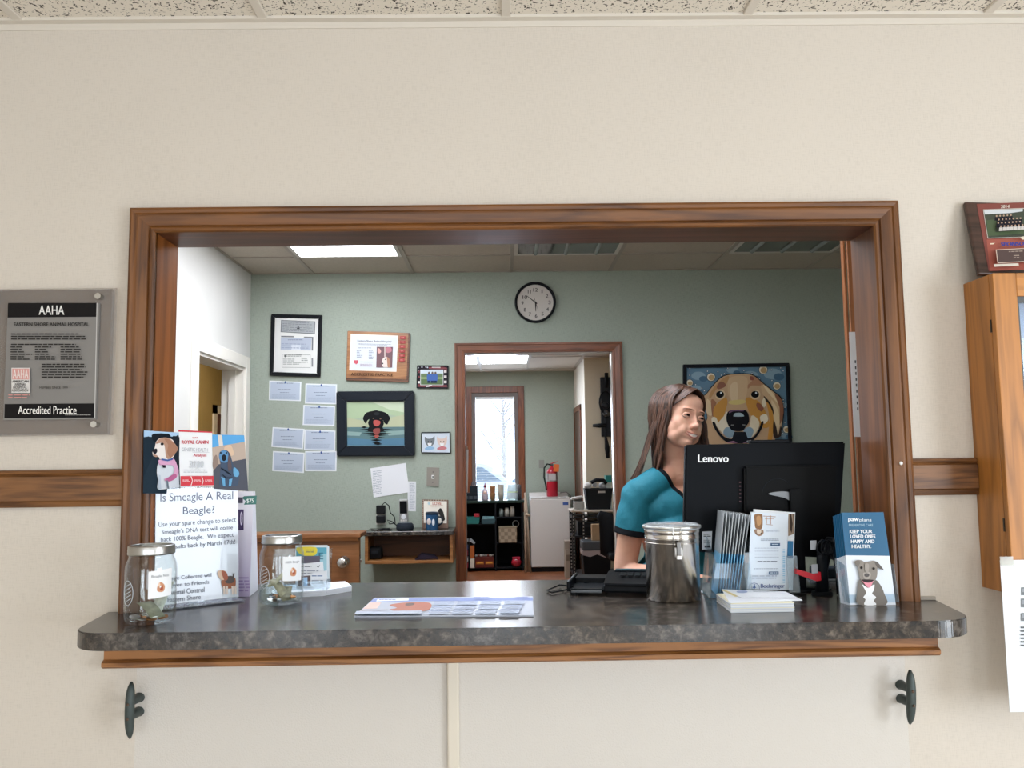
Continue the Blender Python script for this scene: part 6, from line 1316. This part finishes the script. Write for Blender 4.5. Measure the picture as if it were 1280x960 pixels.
simple('small_carton', 'smaller pale carton on top of the carton beside the washing machine', 'box', MB().box(((xa_+xb_)/2-.045, yb2-.08, hz+.0005), ((xa_+xb_)/2+.035, yb2+.08, hz+.10), mat('9c9084', .7), .003))
# black chair by the doorway
yc = 6.2; xc = at(768, 680, y=yc).x; t = thing('office_chair', 'black office chair at the right edge of the doorway beyond the metal rack', 'chair', (xc, yc, 0)); cb_ = mat('15171b', .5)
bp = [at(748, 643, y=yc), at(757, 648, y=yc), at(762, 662, y=yc), at(763, 690, y=yc)]
MB().tube([(p.x-xc, 0, p.z) for p in bp]+[(bp[-1].x-xc+.03, .0, .5)], .03, cb_, n=10, rad=[.014, .028, .035, .035, .03], flat=3).build('backrest', t)
MB().box((-.08, -.22, .44), (.36, .22, .51), cb_, .03, seg=3).build('seat', t)
MB().cyl((.14, 0, .1), (.14, 0, .44), .025, mat('2c2f33', .3, .6)).build('gas_column', t)
for k_ in range(5):
    an = k_*2*math.pi/5; ex, ey = .14+.26*math.cos(an), .26*math.sin(an)
    MB().tube([(.14, 0, .12), (ex, ey, .07)], .018, cb_, n=8).build('base_arm', t); MB().cyl((ex, ey-.012, .028), (ex, ey+.012, .028), .028, cb_, n=16).build('castor', t)
# wall instruments
yi = 7.79; p = at(757, 505, y=7.7)
t = thing('wall_instrument', 'black and chrome medical instruments hanging on the cream wall beyond the doorway', 'instruments', (0, 0, 0))
def wpt(px, py, y=7.72): return tuple(at(px, py, y=y))
MB().tube([wpt(758, 466), wpt(758, 485)], .022, blk2, n=10).build('upper_bracket', t)
c_ = at(757, 503, y=7.7); lo_ = MB()
lo_.tube([(c_.x+.07*math.cos(i*.4), 7.7+.01*math.sin(i), c_.z+.13*math.sin(i*.4)) for i in range(34)], .009, blk2, n=6).build('coiled_tube', t)
MB().ball(wpt(758, 517), (.05, .04, .05), mat('5c6066', .25, .8), 14).ball(wpt(757, 507), (.045, .03, .04), mat('30343a', .3, .4), 14).build('gauge', t)
MB().tube([wpt(757, 520), wpt(757, 545), wpt(759, 560), wpt(760, 573)], .018, blk2, n=10, rad=[.01, .012, .03, .02]).build('hanging_handle', t)
MB().tube([wpt(741, 532), wpt(750, 532), wpt(758, 531)], .022, blk2, n=10, rad=[.016, .026, .018]).build('side_handle', t)
MB().box((c_.x-.05, 7.72, c_.z-.4), (c_.x+.12, 7.7895, c_.z+.3), mat('2a2d31', .4), .004).build('mount_plate', t)
# hanging paper and red item at the left jamb of doorway
pass
t = thing('hanging_sheet', 'white curled sheet hanging just inside the left side of the doorway', 'paper', (0, 0, 0))
ys = 3.168; A1 = [at(582, 560, y=ys), at(585.5, 562, y=ys), at(584.5, 615, y=ys), at(581, 617, y=ys)]
xo = A1[0].x
MB().prism([(p.x, p.z) for p in A1], mat('dcdad8', .6), ys, ys+.0015, 'xz').build('sheet', t)
MB().box((-.32, ys-.005, A1[0].z-.01), (A1[1].x-.003, ys+.0, A1[0].z+.01), pw_, .002).build('hanger_rail', t)
# ================================================================= PERSON
def evalmesh(ob):
    bpy.context.view_layer.update(); dg = bpy.context.evaluated_depsgraph_get(); return bpy.data.meshes.new_from_object(ob.evaluated_get(dg))
def melt(mb, voxel, smooth_it=6, name='m'):
    """fuse overlapping tapered forms into one continuous skin"""
    o = mb.build(name); md = o.modifiers.new('r', 'REMESH'); md.mode = 'VOXEL'; md.voxel_size = voxel
    sm = o.modifiers.new('s', 'SMOOTH'); sm.factor = .5; sm.iterations = smooth_it
    me = evalmesh(o); v = np.array([x.co[:] for x in me.vertices]); f = [tuple(p.vertices) for p in me.polygons]
    bpy.data.objects.remove(o); bpy.data.meshes.remove(me); return v, f
def ell_(mb, c, r, rot=None, n=28):
    M = Matrix.Translation(c) @ (rot.to_4x4() if rot else Matrix.Identity(4)); mb.ball((0, 0, 0), r, skin0, n, M=M)
def limb(mb, pts, rad, n=20, flat=1.0):
    k = []; 
    for i in range(len(pts)-1):
        a, b = Vector(pts[i]), Vector(pts[i+1])
        for s in range(6): k.append((a.lerp(b, s/6), rad[i]+(rad[i+1]-rad[i])*s/6))
    k.append((Vector(pts[-1]), rad[-1])); mb.tube([p for p, r in k], 1, skin0, n=n, rad=[r for p, r in k], flat=flat)
    mb.ball(pts[0], rad[0]*.98, skin0, n); mb.ball(pts[-1], rad[-1]*.98, skin0, n)
skin0 = mat('cf9d84', .5)
def skinmat():
    m = bpy.data.materials.new('skin'); nt, b = nodes(m); N, L = nt.nodes, nt.links
    tc = N.new('ShaderNodeTexCoord'); n = N.new('ShaderNodeTexNoise'); n.inputs['Scale'].default_value = 9; n.inputs['Detail'].default_value = 3; r = N.new('ShaderNodeValToRGB')
    r.color_ramp.elements[0].position = .35; r.color_ramp.elements[1].position = .7; r.color_ramp.elements[0].color = lin('d39f87'); r.color_ramp.elements[1].color = lin('e6b9a2')
    L.new(tc.outputs['Object'], n.inputs['Vector']); L.new(n.outputs['Fac'], r.inputs[0]); L.new(r.outputs[0], b.inputs['Base Color']); b.inputs['Roughness'].default_value = .48
    b.inputs['Subsurface Weight'].default_value = .12; b.inputs['Subsurface Radius'].default_value = (.012, .004, .002); b.inputs['Subsurface Scale'].default_value = 1
    return m
skin = skinmat()
# --- anchor points of the body (metres, world)
HY = 1.10
hc = at(848.5, 520.5, y=HY); HS = 1.06                      # head centre, at eye level
YAWH, TILT = R(29), R(11)
HM = Matrix.Translation(hc) @ Matrix.Rotation(YAWH, 4, 'Z') @ Matrix.Rotation(TILT, 4, 'Y') @ Matrix.Rotation(R(4), 4, 'X') @ Matrix.Scale(HS, 4)
def H(x, y, z): return HM @ Vector((x, y, z))
neckb = Vector((hc.x-.004, HY+.048, hc.z-.186))
shR = Vector((at(796, 616, y=1.07).x, 1.07, at(796, 617, y=1.07).z)); shL = Vector((shR.x+.325, 1.17, shR.z-.005))
elR = Vector((at(778, 712, y=1.10).x+.006, 1.10, at(783, 716, y=1.10).z)); elL = Vector((shL.x+.09, 1.05, elR.z+.01))
waR, waL = Vector((.68, .80, .992)), Vector((.93, .72, .996))
mid = (shR+shL)/2; az = Vector((shL.x-shR.x, shL.y-shR.y, 0)).normalized(); fw = Vector((az.y, -az.x, 0))
tq = Matrix.Rotation(math.atan2(az.y, az.x), 3, 'Z')
body = MB()
# head (local forms placed through HM)
def hb(c, r, rx=0, ry=0, rz=0):
    body.ball((0, 0, 0), r, skin0, 28, M=HM @ Matrix.Translation(c) @ Matrix.Rotation(R(rz), 4, 'Z') @ Matrix.Rotation(R(ry), 4, 'Y') @ Matrix.Rotation(R(rx), 4, 'X'))
hb((0, .018, .024), (.074, .093, .077)); hb((0, -.022, .000), (.065, .066, .092)); hb((0, -.028, -.042), (.058, .056, .066)); hb((0, -.056, -.086), (.028, .026, .024))
hb((0, -.050, .042), (.054, .034, .040)); 
for s in (-1, 1):
    hb((s*.038, -.050, -.030), (.026, .024, .032)); hb((s*.034, -.030, -.070), (.024, .040, .026), rz=s*20); hb((s*.026, -.076, .020), (.026, .010, .0065), ry=s*-6)
    hb((s*.076, .012, -.012), (.007, .017, .030), rz=s*-20); hb((s*.079, .018, .004), (.007, .014, .016), rz=s*-25)
    hb((s*.046, -.034, -.044), (.020, .032, .032))
    hb((s*.010, -.094, -.036), (.0085, .0095, .0075)); hb((s*.024, -.066, -.052), (.026, .022, .026), ry=s*15)
hb((0, -.086, -.006), (.0068, .012, .036), rx=-16); hb((0, -.101, -.030), (.0105, .011, .0095)); hb((0, -.080, -.064), (.028, .016, .018)); hb((0, -.078, -.088), (.016, .012, .010))
# neck, torso, arms
limb(body, [H(0, .022, -.05), neckb+Vector((0, .0, .03)), neckb+Vector((0, 0, -.03))], [.052, .051, .062])
def tb(off, r): body.ball((0, 0, 0), r, skin0, 32, M=Matrix.Translation(mid+off) @ tq.to_4x4())
tb(Vector((0, .01, -.06)), (.165, .082, .085)); tb(Vector((0, .0, -.17)), (.146, .100, .13)); tb(Vector((0, .0, -.33))-az*.015, (.145, .090, .13)); tb(Vector((0, .01, -.47)), (.155, .108, .14)); tb(Vector((0, .02, -.56)), (.165, .112, .10))
for s in (-1, 1): body.ball(mid+az*.068*s+fw*.068+Vector((0, 0, -.165)), (.060, .052, .060), skin0, 24)
limb(body, [neckb+Vector((0, 0, -.01)), shR+Vector((.02, 0, -.005))], [.045, .046]); limb(body, [neckb+Vector((0, 0, -.01)), shL+Vector((-.02, 0, -.005))], [.045, .046])
for sh_, el_, wr_ in ((shR, elR, waR), (shL, elL, waL)):
    limb(body, [sh_, sh_.lerp(el_, .5), el_, el_.lerp(wr_, .35), wr_], [.052, .047, .041, .038, .024])
# legs to the floor
hipz = mid.z-.60
for s in (-1, 1):
    hp = Vector((mid.x, mid.y+.02, hipz))+az*.085*s
    limb(body, [hp, Vector((hp.x, hp.y, .50)), Vector((hp.x, hp.y+.02, .09))], [.092, .058, .042]); limb(body, [Vector((hp.x, hp.y+.03, .05)), Vector((hp.x, hp.y-.12, .035))], [.042, .036])
# hands: palm and five separate fingers resting on the desk
def hand(wr, d, s):
    d = d.normalized(); side = Vector((d.y, -d.x, 0)).normalized()*s      # towards the thumb
    palm = wr+d*.05+Vector((0, 0, -.012)); M = Matrix.Translation(palm) @ Matrix.Rotation(math.atan2(d.y, d.x), 4, 'Z') @ Matrix.Rotation(R(8), 4, 'Y')
    body.ball((0, 0, 0), (.050, .040, .016), skin0, 20, M=M)
    for k_, (o_, l_) in enumerate(((.028, .068), (.010, .076), (-.009, .072), (-.027, .058))):
        b0 = palm+d*.036+side*o_; limb(body, [b0, b0+d*l_*.45+Vector((0, 0, .004)), b0+d*l_*.78+Vector((0, 0, -.010)), b0+d*l_*.98+Vector((0, 0, -.026))], [.0092, .0086, .0080, .0068], n=10)
    b0 = palm-d*.02+side*.030; limb(body, [b0, b0+side*.022+d*.022+Vector((0, 0, -.004)), b0+side*.030+d*.048+Vector((0, 0, -.014))], [.012, .0098, .008], n=10)
hand(waR, Vector((.25, -.35, 0)), 1); hand(waL, Vector((.10, -.35, 0)), -1)
v, f = melt(body, .0038, 9)
# --- refine: everything below the head in world space stays; sculpt the face in head space
Hi = np.array(HM.inverted()); L_ = np.c_[v, np.ones(len(v))] @ Hi.T; L_ = L_[:, :3]
def g(c, s): d_ = (L_-np.array(c))/np.array(s); return np.exp(-(d_**2).sum(1))
front = (L_[:, 1] < -.03) & (L_[:, 2] > -.14)
for s in (-1, 1):
    L_[:, 1] += np.where(front, .0105*g((s*.032, -.084, .0), (.017, .03, .011)), 0)       # eye sockets
    L_[:, 1] += np.where(front, .0018*g((s*.027, -.094, -.050), (.005, .02, .012)), 0)      # smile fold
    L_[:, 1] -= np.where(front, .002*g((s*.040, -.075, -.030), (.018, .03, .016)), 0)
L_[:, 1] += np.where(front, .008*g((0, -.1, -.0665), (.028, .03, .0055)), 0)                # mouth opening
L_[:, 1] += np.where(front, .004*g((0, -.09, .004), (.010, .03, .010)), 0)                   # nasion
L_[:, 1] += np.where(front, .003*g((0, -.09, -.084), (.018, .03, .004)), 0)
Hm = np.array(HM); v2 = (np.c_[L_, np.ones(len(L_))] @ Hm.T)[:, :3]; mask = (v[:, 2] > hc.z-.15); v = np.where(mask[:, None], v2, v)
fm_ = MB(); fm_.add([Vector(x) for x in v], f, skin, True)
# cheeks/lips use slightly different skin tones: real colour regions of the face
blush = mat('cf8f80', .5); lipm = mat('bd7a6e', .42)
cen = np.array([L_[list(q)].mean(0) for q in f]); ib, il = fm_.mi(blush), fm_.mi(lipm)
hz_ = np.array([v[list(q)].mean(0)[2] for q in f]) > hc.z-.15
for i in np.nonzero(hz_)[0]:
    x, y, z = cen[i]
    if y < -.075:
        # smiling lips: two arcs whose corners rise
        zc = -.0650+.0085*(abs(x)/.031)**2
        if abs(x) < .031:
            up = .0052*(1-(x/.031)**2)+.001; dn = .0088*(1-(x/.031)**2)+.001
            pass
pr = thing('person', 'smiling person with long brown hair in a teal scrub top behind the computer monitor', 'person', (0, 0, 0))
bo = fm_.build('body', pr)
def hp_(mb, name, par=None):
    mb.v = [tuple(HM @ Vector(q)) for q in mb.v]; return mb.build(name, par or pr)
# eyes
ew = mat('9a8e88', .25); iris = mat('4c3a2c', .15); 
for s in (-1, 1):
    e_ = MB().ball((s*.0315, -.0712, -.0005), (.0112, .0106, .0098), ew, 20); hp_(e_, 'eyeball')
    hp_(MB().ball((s*.0315+.0035, -.0802, -.0010), (.0064, .0034, .0058), iris, 14).ball((s*.0315+.0035, -.0832, -.0010), (.0032, .0009, .0032), mat('0c0a0a', .1), 10), 'iris')
    ld_ = MB(); n = 9      # upper and lower lids (smiling, narrowed)
    def lid(z0, zc_, y_off, m_, r_):
        pts_ = [(s*.0315-.0145+.029*i/(n-1), -.0825+.0075*((i/(n-1)*2-1)**2)+y_off, z0+(zc_)*(1-(i/(n-1)*2-1)**2)) for i in range(n)]
        return pts_
    hp_(MB().tube(lid(.0010, .0046, -.001, None, 0), .0028, skin, n=8, rad=[.002]+[.0038]*(n-2)+[.002]), 'upper_eyelid')
    hp_(MB().tube(lid(-.0010, -.0052, -.0005, None, 0), .0024, skin, n=8, rad=[.002]+[.0034]*(n-2)+[.002]), 'lower_eyelid')
    hp_(MB().tube([(x, y-.0040, z-.0022) for x, y, z in lid(.0005, .0036, 0, None, 0)], .0009, mat('3a2620', .6), n=6, rad=[.0006]+[.0016]*(n-2)+[.0008]), 'eyelashes')
    br = [(s*(.013+.034*i/7), -.0905+.013*(i/7)**2, .0200+.0035*math.sin(math.pi*i/7*.7)-.003*(i/7)) for i in range(8)]
    hp_(MB().tube(br, .002, mat('75503e', .8), n=8, rad=[.002, .0032, .0035, .0034, .003, .0025, .0018, .0009], flat=.6), 'eyebrow')
# teeth inside the smile
tm_ = MB(); n = 10
for i in range(n):
    x = -.0265+.053*i/(n-1); zc = -.0635+.0075*(abs(x)/.030)**2; wd = .0028
    tm_.box((x-wd, -.0925+.28*x*x/.02, zc-.0078+.12*abs(x)), (x+wd, -.0865+.28*x*x/.02, zc+.0018), mat('f4efe8', .25), .0008)
hp_(tm_, 'teeth')
lp = MB(); k_ = 11
for (dz, rz_, r_) in ((.0040, .0, .0017), (-.0100, -.0, .0026)):
    pts_ = []
    for i in range(k_):
        u_ = -1+2*i/(k_-1); x = .0340*u_; pts_.append((x, -.0962+.0185*u_*u_, -.0640+.0110*u_*u_+dz*(1-u_*u_)))
    lp.tube(pts_, r_, lipm, n=8, rad=[.0008]+[r_*(1-.55*abs(-1+2*i/(k_-1))**2) for i in range(1, k_-1)]+[.0008])
hp_(lp, 'lips')
# --- scrub top
teal = bpy.data.materials.new('teal_cloth'); nt, b = nodes(teal); N, L = nt.nodes, nt.links
tc = N.new('ShaderNodeTexCoord'); n1 = N.new('ShaderNodeTexNoise'); n1.inputs['Scale'].default_value = 10; n1.inputs['Detail'].default_value = 3; n1.inputs['Distortion'].default_value = .3
n2 = N.new('ShaderNodeTexNoise'); n2.inputs['Scale'].default_value = 300; r = N.new('ShaderNodeValToRGB'); r.color_ramp.elements[0].color = lin('0a6579'); r.color_ramp.elements[1].color = lin('137c90')
L.new(tc.outputs['Object'], n1.inputs['Vector']); L.new(tc.outputs['Object'], n2.inputs['Vector']); L.new(n2.outputs['Fac'], r.inputs[0]); L.new(r.outputs[0], b.inputs['Base Color']); b.inputs['Roughness'].default_value = .7
u = N.new('ShaderNodeBump'); u.inputs['Strength'].default_value = .6; u.inputs['Distance'].default_value = .02; L.new(n1.outputs['Fac'], u.inputs['Height']); L.new(u.outputs[0], b.inputs['Normal'])
trim_b = mat('10141a', .7)
keep_body = body
body = MB()
def tb2(off, r): body.ball((0, 0, 0), r, skin0, 32, M=Matrix.Translation(mid+off) @ tq.to_4x4())
tb2(Vector((0, .01, -.058)), (.178, .094, .094)); tb2(Vector((0, .0, -.17)), (.158, .112, .14)); tb2(Vector((0, .0, -.33))-az*.022, (.168, .104, .15)); tb2(Vector((0, .01, -.50)), (.180, .124, .16)); tb2(Vector((0, .01, -.60)), (.182, .126, .08))
for s in (-1, 1): body.ball(mid+az*.068*s+fw*.070+Vector((0, 0, -.165)), (.072, .062, .074), skin0, 24)
limb(body, [neckb+Vector((0, .005, -.012)), shR+Vector((.01, 0, -.002))], [.058, .058]); limb(body, [neckb+Vector((0, .005, -.012)), shL+Vector((-.01, 0, -.002))], [.058, .058])
hems = []
for sh_, el_ in ((shR, elR), (shL, elL)):
    d_ = (el_-sh_).normalized(); hem = sh_+d_*.150; hems.append((hem, d_, sh_))
    limb(body, [sh_+Vector((0, 0, -.0)), sh_+d_*.08, hem+d_*.03], [.055, .061, .068])
tv, tf = melt(body, .0045, 6)
# cloth folds
ph = (np.sin(tv[:, 2]*62+tv[:, 0]*38+np.sin(tv[:, 0]*55)*1.5)*.0022+np.sin(tv[:, 0]*90-tv[:, 2]*45+tv[:, 1]*30)*.0014)
nrm = tv-np.array([mid.x, mid.y, 0]); nrm[:, 2] = 0; nrm /= (np.linalg.norm(nrm, axis=1)[:, None]+1e-6); tv = tv+nrm*ph[:, None]
# drop the cloth inside the V neck and past the sleeve hems
A3, F3 = np.array(az), np.array(fw); nb_ = np.array(neckb)
rel_ = tv-nb_; xa_ = rel_@A3; fa_ = rel_@F3; za_ = rel_[:, 2]
vdepth = .185       # depth of the V below the neck base
val = np.where(fa_ > -.01, za_-(-vdepth+.030+np.abs(xa_-.012)*1.5), np.where(True, za_-.012, 0))      # >0: removed
val = np.where((np.abs(xa_) > .125), -1, val)
hv = np.full(len(tv), -1.0)
for hem, d_, sh_ in hems:
    q_ = (tv-np.array(hem))@np.array(d_); dist = np.linalg.norm(tv-np.array(hem), axis=1); hv = np.where(dist < .12, np.maximum(hv, q_), hv)
bottom = (mid.z-.58)-tv[:, 2]
cut = np.maximum(np.maximum(val, hv), bottom)
st = MB(); it = st.mi(teal); ik = st.mi(trim_b); st.v = [tuple(x) for x in tv]
for q in tf:
    c_ = cut[list(q)].mean()
    if c_ > 0: continue
    vv, hh2 = val[list(q)].mean(), hv[list(q)].mean()
    st.f.append(q); st.m.append(ik if (vv > -.030 or hh2 > -.022) else it); st.sm.append(True)
def relax(mbx, it):
    V = np.array(mbx.v); cnt = {}
    for q, m_ in zip(mbx.f, mbx.m):
        for i in range(len(q)):
            e = (min(q[i], q[(i+1) % len(q)]), max(q[i], q[(i+1) % len(q)])); cnt.setdefault(e, []).append(m_)
    E = [e for e, m_ in cnt.items() if len(m_) == 1 or len(set(m_)) > 1]
    A_, B_ = np.array([e[0] for e in E]), np.array([e[1] for e in E]); deg = np.zeros(len(V)); np.add.at(deg, A_, 1); np.add.at(deg, B_, 1); k = deg > 0
    for _ in range(it):
        S = np.zeros_like(V); np.add.at(S, A_, V[B_]); np.add.at(S, B_, V[A_]); V[k] = .4*V[k]+.6*S[k]/deg[k][:, None]
    mbx.v = [tuple(x) for x in V]
relax(st, 14)
top = st.build('scrub_top', pr)
md = top.modifiers.new('thick', 'SOLIDIFY'); md.thickness = .003; md.offset = -1
# trousers and shoes (behind the counter)
body = MB()
tb2(Vector((0, .015, -.585)), (.172, .120, .085))
for s in (-1, 1):
    hp = Vector((mid.x, mid.y+.02, hipz))+az*.088*s; limb(body, [hp, Vector((hp.x, hp.y, .50)), Vector((hp.x, hp.y+.02, .10))], [.104, .076, .066])
pv, pf = melt(body, .009, 4); MB().add([Vector(x) for x in pv], pf, mat('1b2833', .8), True).build('trousers', pr)
body = MB()
for s in (-1, 1):
    hp = Vector((mid.x, mid.y+.02, hipz))+az*.085*s; limb(body, [Vector((hp.x, hp.y+.05, .052)), Vector((hp.x, hp.y-.14, .045))], [.052, .046])
pv, pf = melt(body, .007, 4); pv[:, 2] = np.maximum(pv[:, 2], .001); MB().add([Vector(x) for x in pv], pf, mat('2a2c30', .6), True).build('shoes', pr)
# --- hair: a cap that follows the skull, cut open at the face, plus long locks
hm = bpy.data.materials.new('brown_hair'); nt, b = nodes(hm); N, L = nt.nodes, nt.links
tc = N.new('ShaderNodeTexCoord'); mp = N.new('ShaderNodeMapping'); mp.inputs['Scale'].default_value = (140, 140, 8); n1 = N.new('ShaderNodeTexNoise'); n1.inputs['Scale'].default_value = 1; n1.inputs['Detail'].default_value = 3
r = N.new('ShaderNodeValToRGB'); r.color_ramp.elements[0].position = .35; r.color_ramp.elements[1].position = .68; r.color_ramp.elements[0].color = lin('241610'); r.color_ramp.elements[1].color = lin('5c3e2e')
L.new(tc.outputs['Object'], mp.inputs[0]); L.new(mp.outputs[0], n1.inputs['Vector']); L.new(n1.outputs['Fac'], r.inputs[0]); L.new(r.outputs[0], b.inputs['Base Color']); b.inputs['Roughness'].default_value = .42
u = N.new('ShaderNodeBump'); u.inputs['Strength'].default_value = .5; u.inputs['Distance'].default_value = .002; L.new(n1.outputs['Fac'], u.inputs['Height']); L.new(u.outputs[0], b.inputs['Normal'])
hr = MB()
hm2 = mat('5c3e30', .42, var=.2, vscale=60)
# cap
nu, nv_ = 56, 34; cap = []
for j in range(nv_+1):
    th = math.pi*.70*j/nv_
    for i in range(nu):
        ph_ = 2*math.pi*i/nu; x, y, z = math.sin(th)*math.sin(ph_), -math.sin(th)*math.cos(ph_), math.cos(th)
        cap.append(Vector((x*.086, .016+y*.103, .026+z*.084)))
idx = lambda j, i: j*nu+i % nu
def hairline(p):     # True where hair covers
    front_ = -p.y; 
    if p.y > -.012: return True
    # side-swept: parting a little to her right; the face oval is open
    line = .072-.9*max(0, abs(p.x+.010)-.012)*0-.0
    return p.z > .090-(abs(p.x+.004)/.088)**2*.060
for j in range(nv_):
    for i in range(nu):
        q = [idx(j, i), idx(j, i+1), idx(j+1, i+1), idx(j+1, i)]; c_ = sum((cap[k] for k in q), Vector())/4
        if hairline(c_): hr.f.append(tuple(q)); hr.m.append(hr.mi(hm)); hr.sm.append(True)
hr.v = [tuple(HM @ p) for p in cap]
# locks: start on the parting, follow the skull, fall behind/before the shoulders (world space)
rr = random.Random(11)
def skull(th, ph_, k=1.0): return Vector((math.sin(th)*math.sin(ph_)*.088*k, .016-math.sin(th)*math.cos(ph_)*.107*k, .026+math.cos(th)*.087*k))
def lock(ph_, endx, endy, endz, w0, seed_, wave=.006):
    """ph_: direction round the head (0 = forehead, + = her left)"""
    pts_ = []; st_ = Vector((-.012, -.055, .118))
    for k in range(9):
        t_ = k/8; th = .12+t_*1.55; a_ = ph_*min(1, .25+t_*1.1) if abs(ph_) < 2.6 else ph_
        pts_.append(HM @ skull(th, a_, 1.02+.02*rr.random()))
    last = pts_[-1]; e = Vector((endx, endy, endz))
    for k in range(1, 11):
        t_ = k/10; p = last.lerp(e, t_); p.z = last.z+(e.z-last.z)*t_; bulge = math.sin(t_*math.pi)*.010; d_ = Vector((last.x-hc.x, last.y-hc.y, 0)); d_ = d_.normalized() if d_.length > 1e-4 else Vector((0, 1, 0))
        p += d_*bulge+Vector((math.sin(t_*9+seed_)*wave, math.cos(t_*7+seed_)*wave*.6, 0)); pts_.append(p)
    n_ = len(pts_); hr.tube(pts_, 1, hm2 if rr.random() < .22 else hm, n=6, rad=[w0*(.45+.55*min(1, i/4))*(1 if i < n_*.7 else max(.12, 1-(i-n_*.7)/(n_*.3)*.85)) for i in range(n_)], flat=.6)
# her right side / back (image left): long hair over the back of the shoulder
for i in range(120):
    f_ = i/119; ph_ = -(1.0+2.05*f_)+rr.uniform(-.06, .06)
    ex = hc.x-.098+f_*.11+rr.uniform(-.018, .012); ey = HY+.045+f_*.085+rr.uniform(-.012, .012); ez = hc.z-.30-.07*rr.random()
    lock(ph_, ex, ey, ez, rr.uniform(.0045, .0075), i*.7)
for i in range(84):
    f_ = i/83; ph_ = 1.05+2.0*f_+rr.uniform(-.06, .06)
    lock(ph_, hc.x+.105-f_*.08+rr.uniform(-.012, .018), HY+.03+f_*.10+rr.uniform(-.01, .01), hc.z-.30-.06*rr.random(), rr.uniform(.0045, .007), i*.9)
# swept fringe strands from the parting down both temples
def strand(pts_, w0):
    P_ = [HM @ Vector(p) for p in pts_]; out = []
    for k in range(len(P_)-1):
        a_, b_, c_, d_ = P_[max(k-1, 0)], P_[k], P_[k+1], P_[min(k+2, len(P_)-1)]
        for s in range(5):
            t_ = s/5; out.append(.5*((2*b_)+(c_-a_)*t_+(2*a_-5*b_+4*c_-d_)*t_*t_+(3*b_-a_-3*c_+d_)*t_**3))
    out.append(P_[-1]); n_ = len(out); hr.tube(out, 1, hm2 if rr.random() < .3 else hm, n=6, rad=[w0*min(1, .5+i/n_*2)*(1-.6*i/n_) for i in range(n_)], flat=.6)
for i in range(60):
    j_ = rr.uniform(-.003, .003); f_ = i/59
    strand([(-.004+j_, -.066-.012*(1-f_)+.05*f_, .098+.010*f_), (-.030+j_, -.078+.052*f_, .080+.022*f_), (-.056+j_*.5, -.062+.045*f_, .048+.022*f_), (-.074+j_, -.030+.035*f_, .012+.012*f_), (-.080+j_, -.002+.03*f_, -.030), (-.081+j_, .020+.03*f_, -.085), (-.080, .040+.03*f_, -.16), (-.078+j_*2, .060+.03*f_, -.22), (-.080+j_*2, .075+.03*f_, -.275+.03*f_)], .0048)
for i in range(56):
    j_ = rr.uniform(-.003, .003); f_ = i/55
    strand([(-.002+j_, -.066-.012*(1-f_)+.05*f_, .098+.010*f_), (.030+j_, -.078+.052*f_, .080+.020*f_), (.058+j_*.5, -.062+.045*f_, .046+.022*f_), (.073+j_, -.040+.035*f_, .008+.010*f_), (.076+j_, -.026+.03*f_, -.035), (.078, -.012+.03*f_, -.09), (.076, .006+.03*f_, -.16), (.074+j_*2, .03+.03*f_, -.23)], .0048)
hr.build('hair', pr)
# keyboard on the lower desk under the hands
t = thing('keyboard', 'black keyboard under the hands of the person, on the lower desk', 'keyboard', (.80, .66, .9505)); kb = mat('16181b', .4)
MB().box((-.21, -.07, 0), (.21, .07, .016), kb, .004).build('case', t)
kk = MB()
for i in range(14):
    for j in range(5): kk.box((-.20+i*.0288, -.06+j*.0245, .0165), (-.176+i*.0288, -.04+j*.0245, .021), mat('24272b', .5), .001)
kk.build('keys', t)
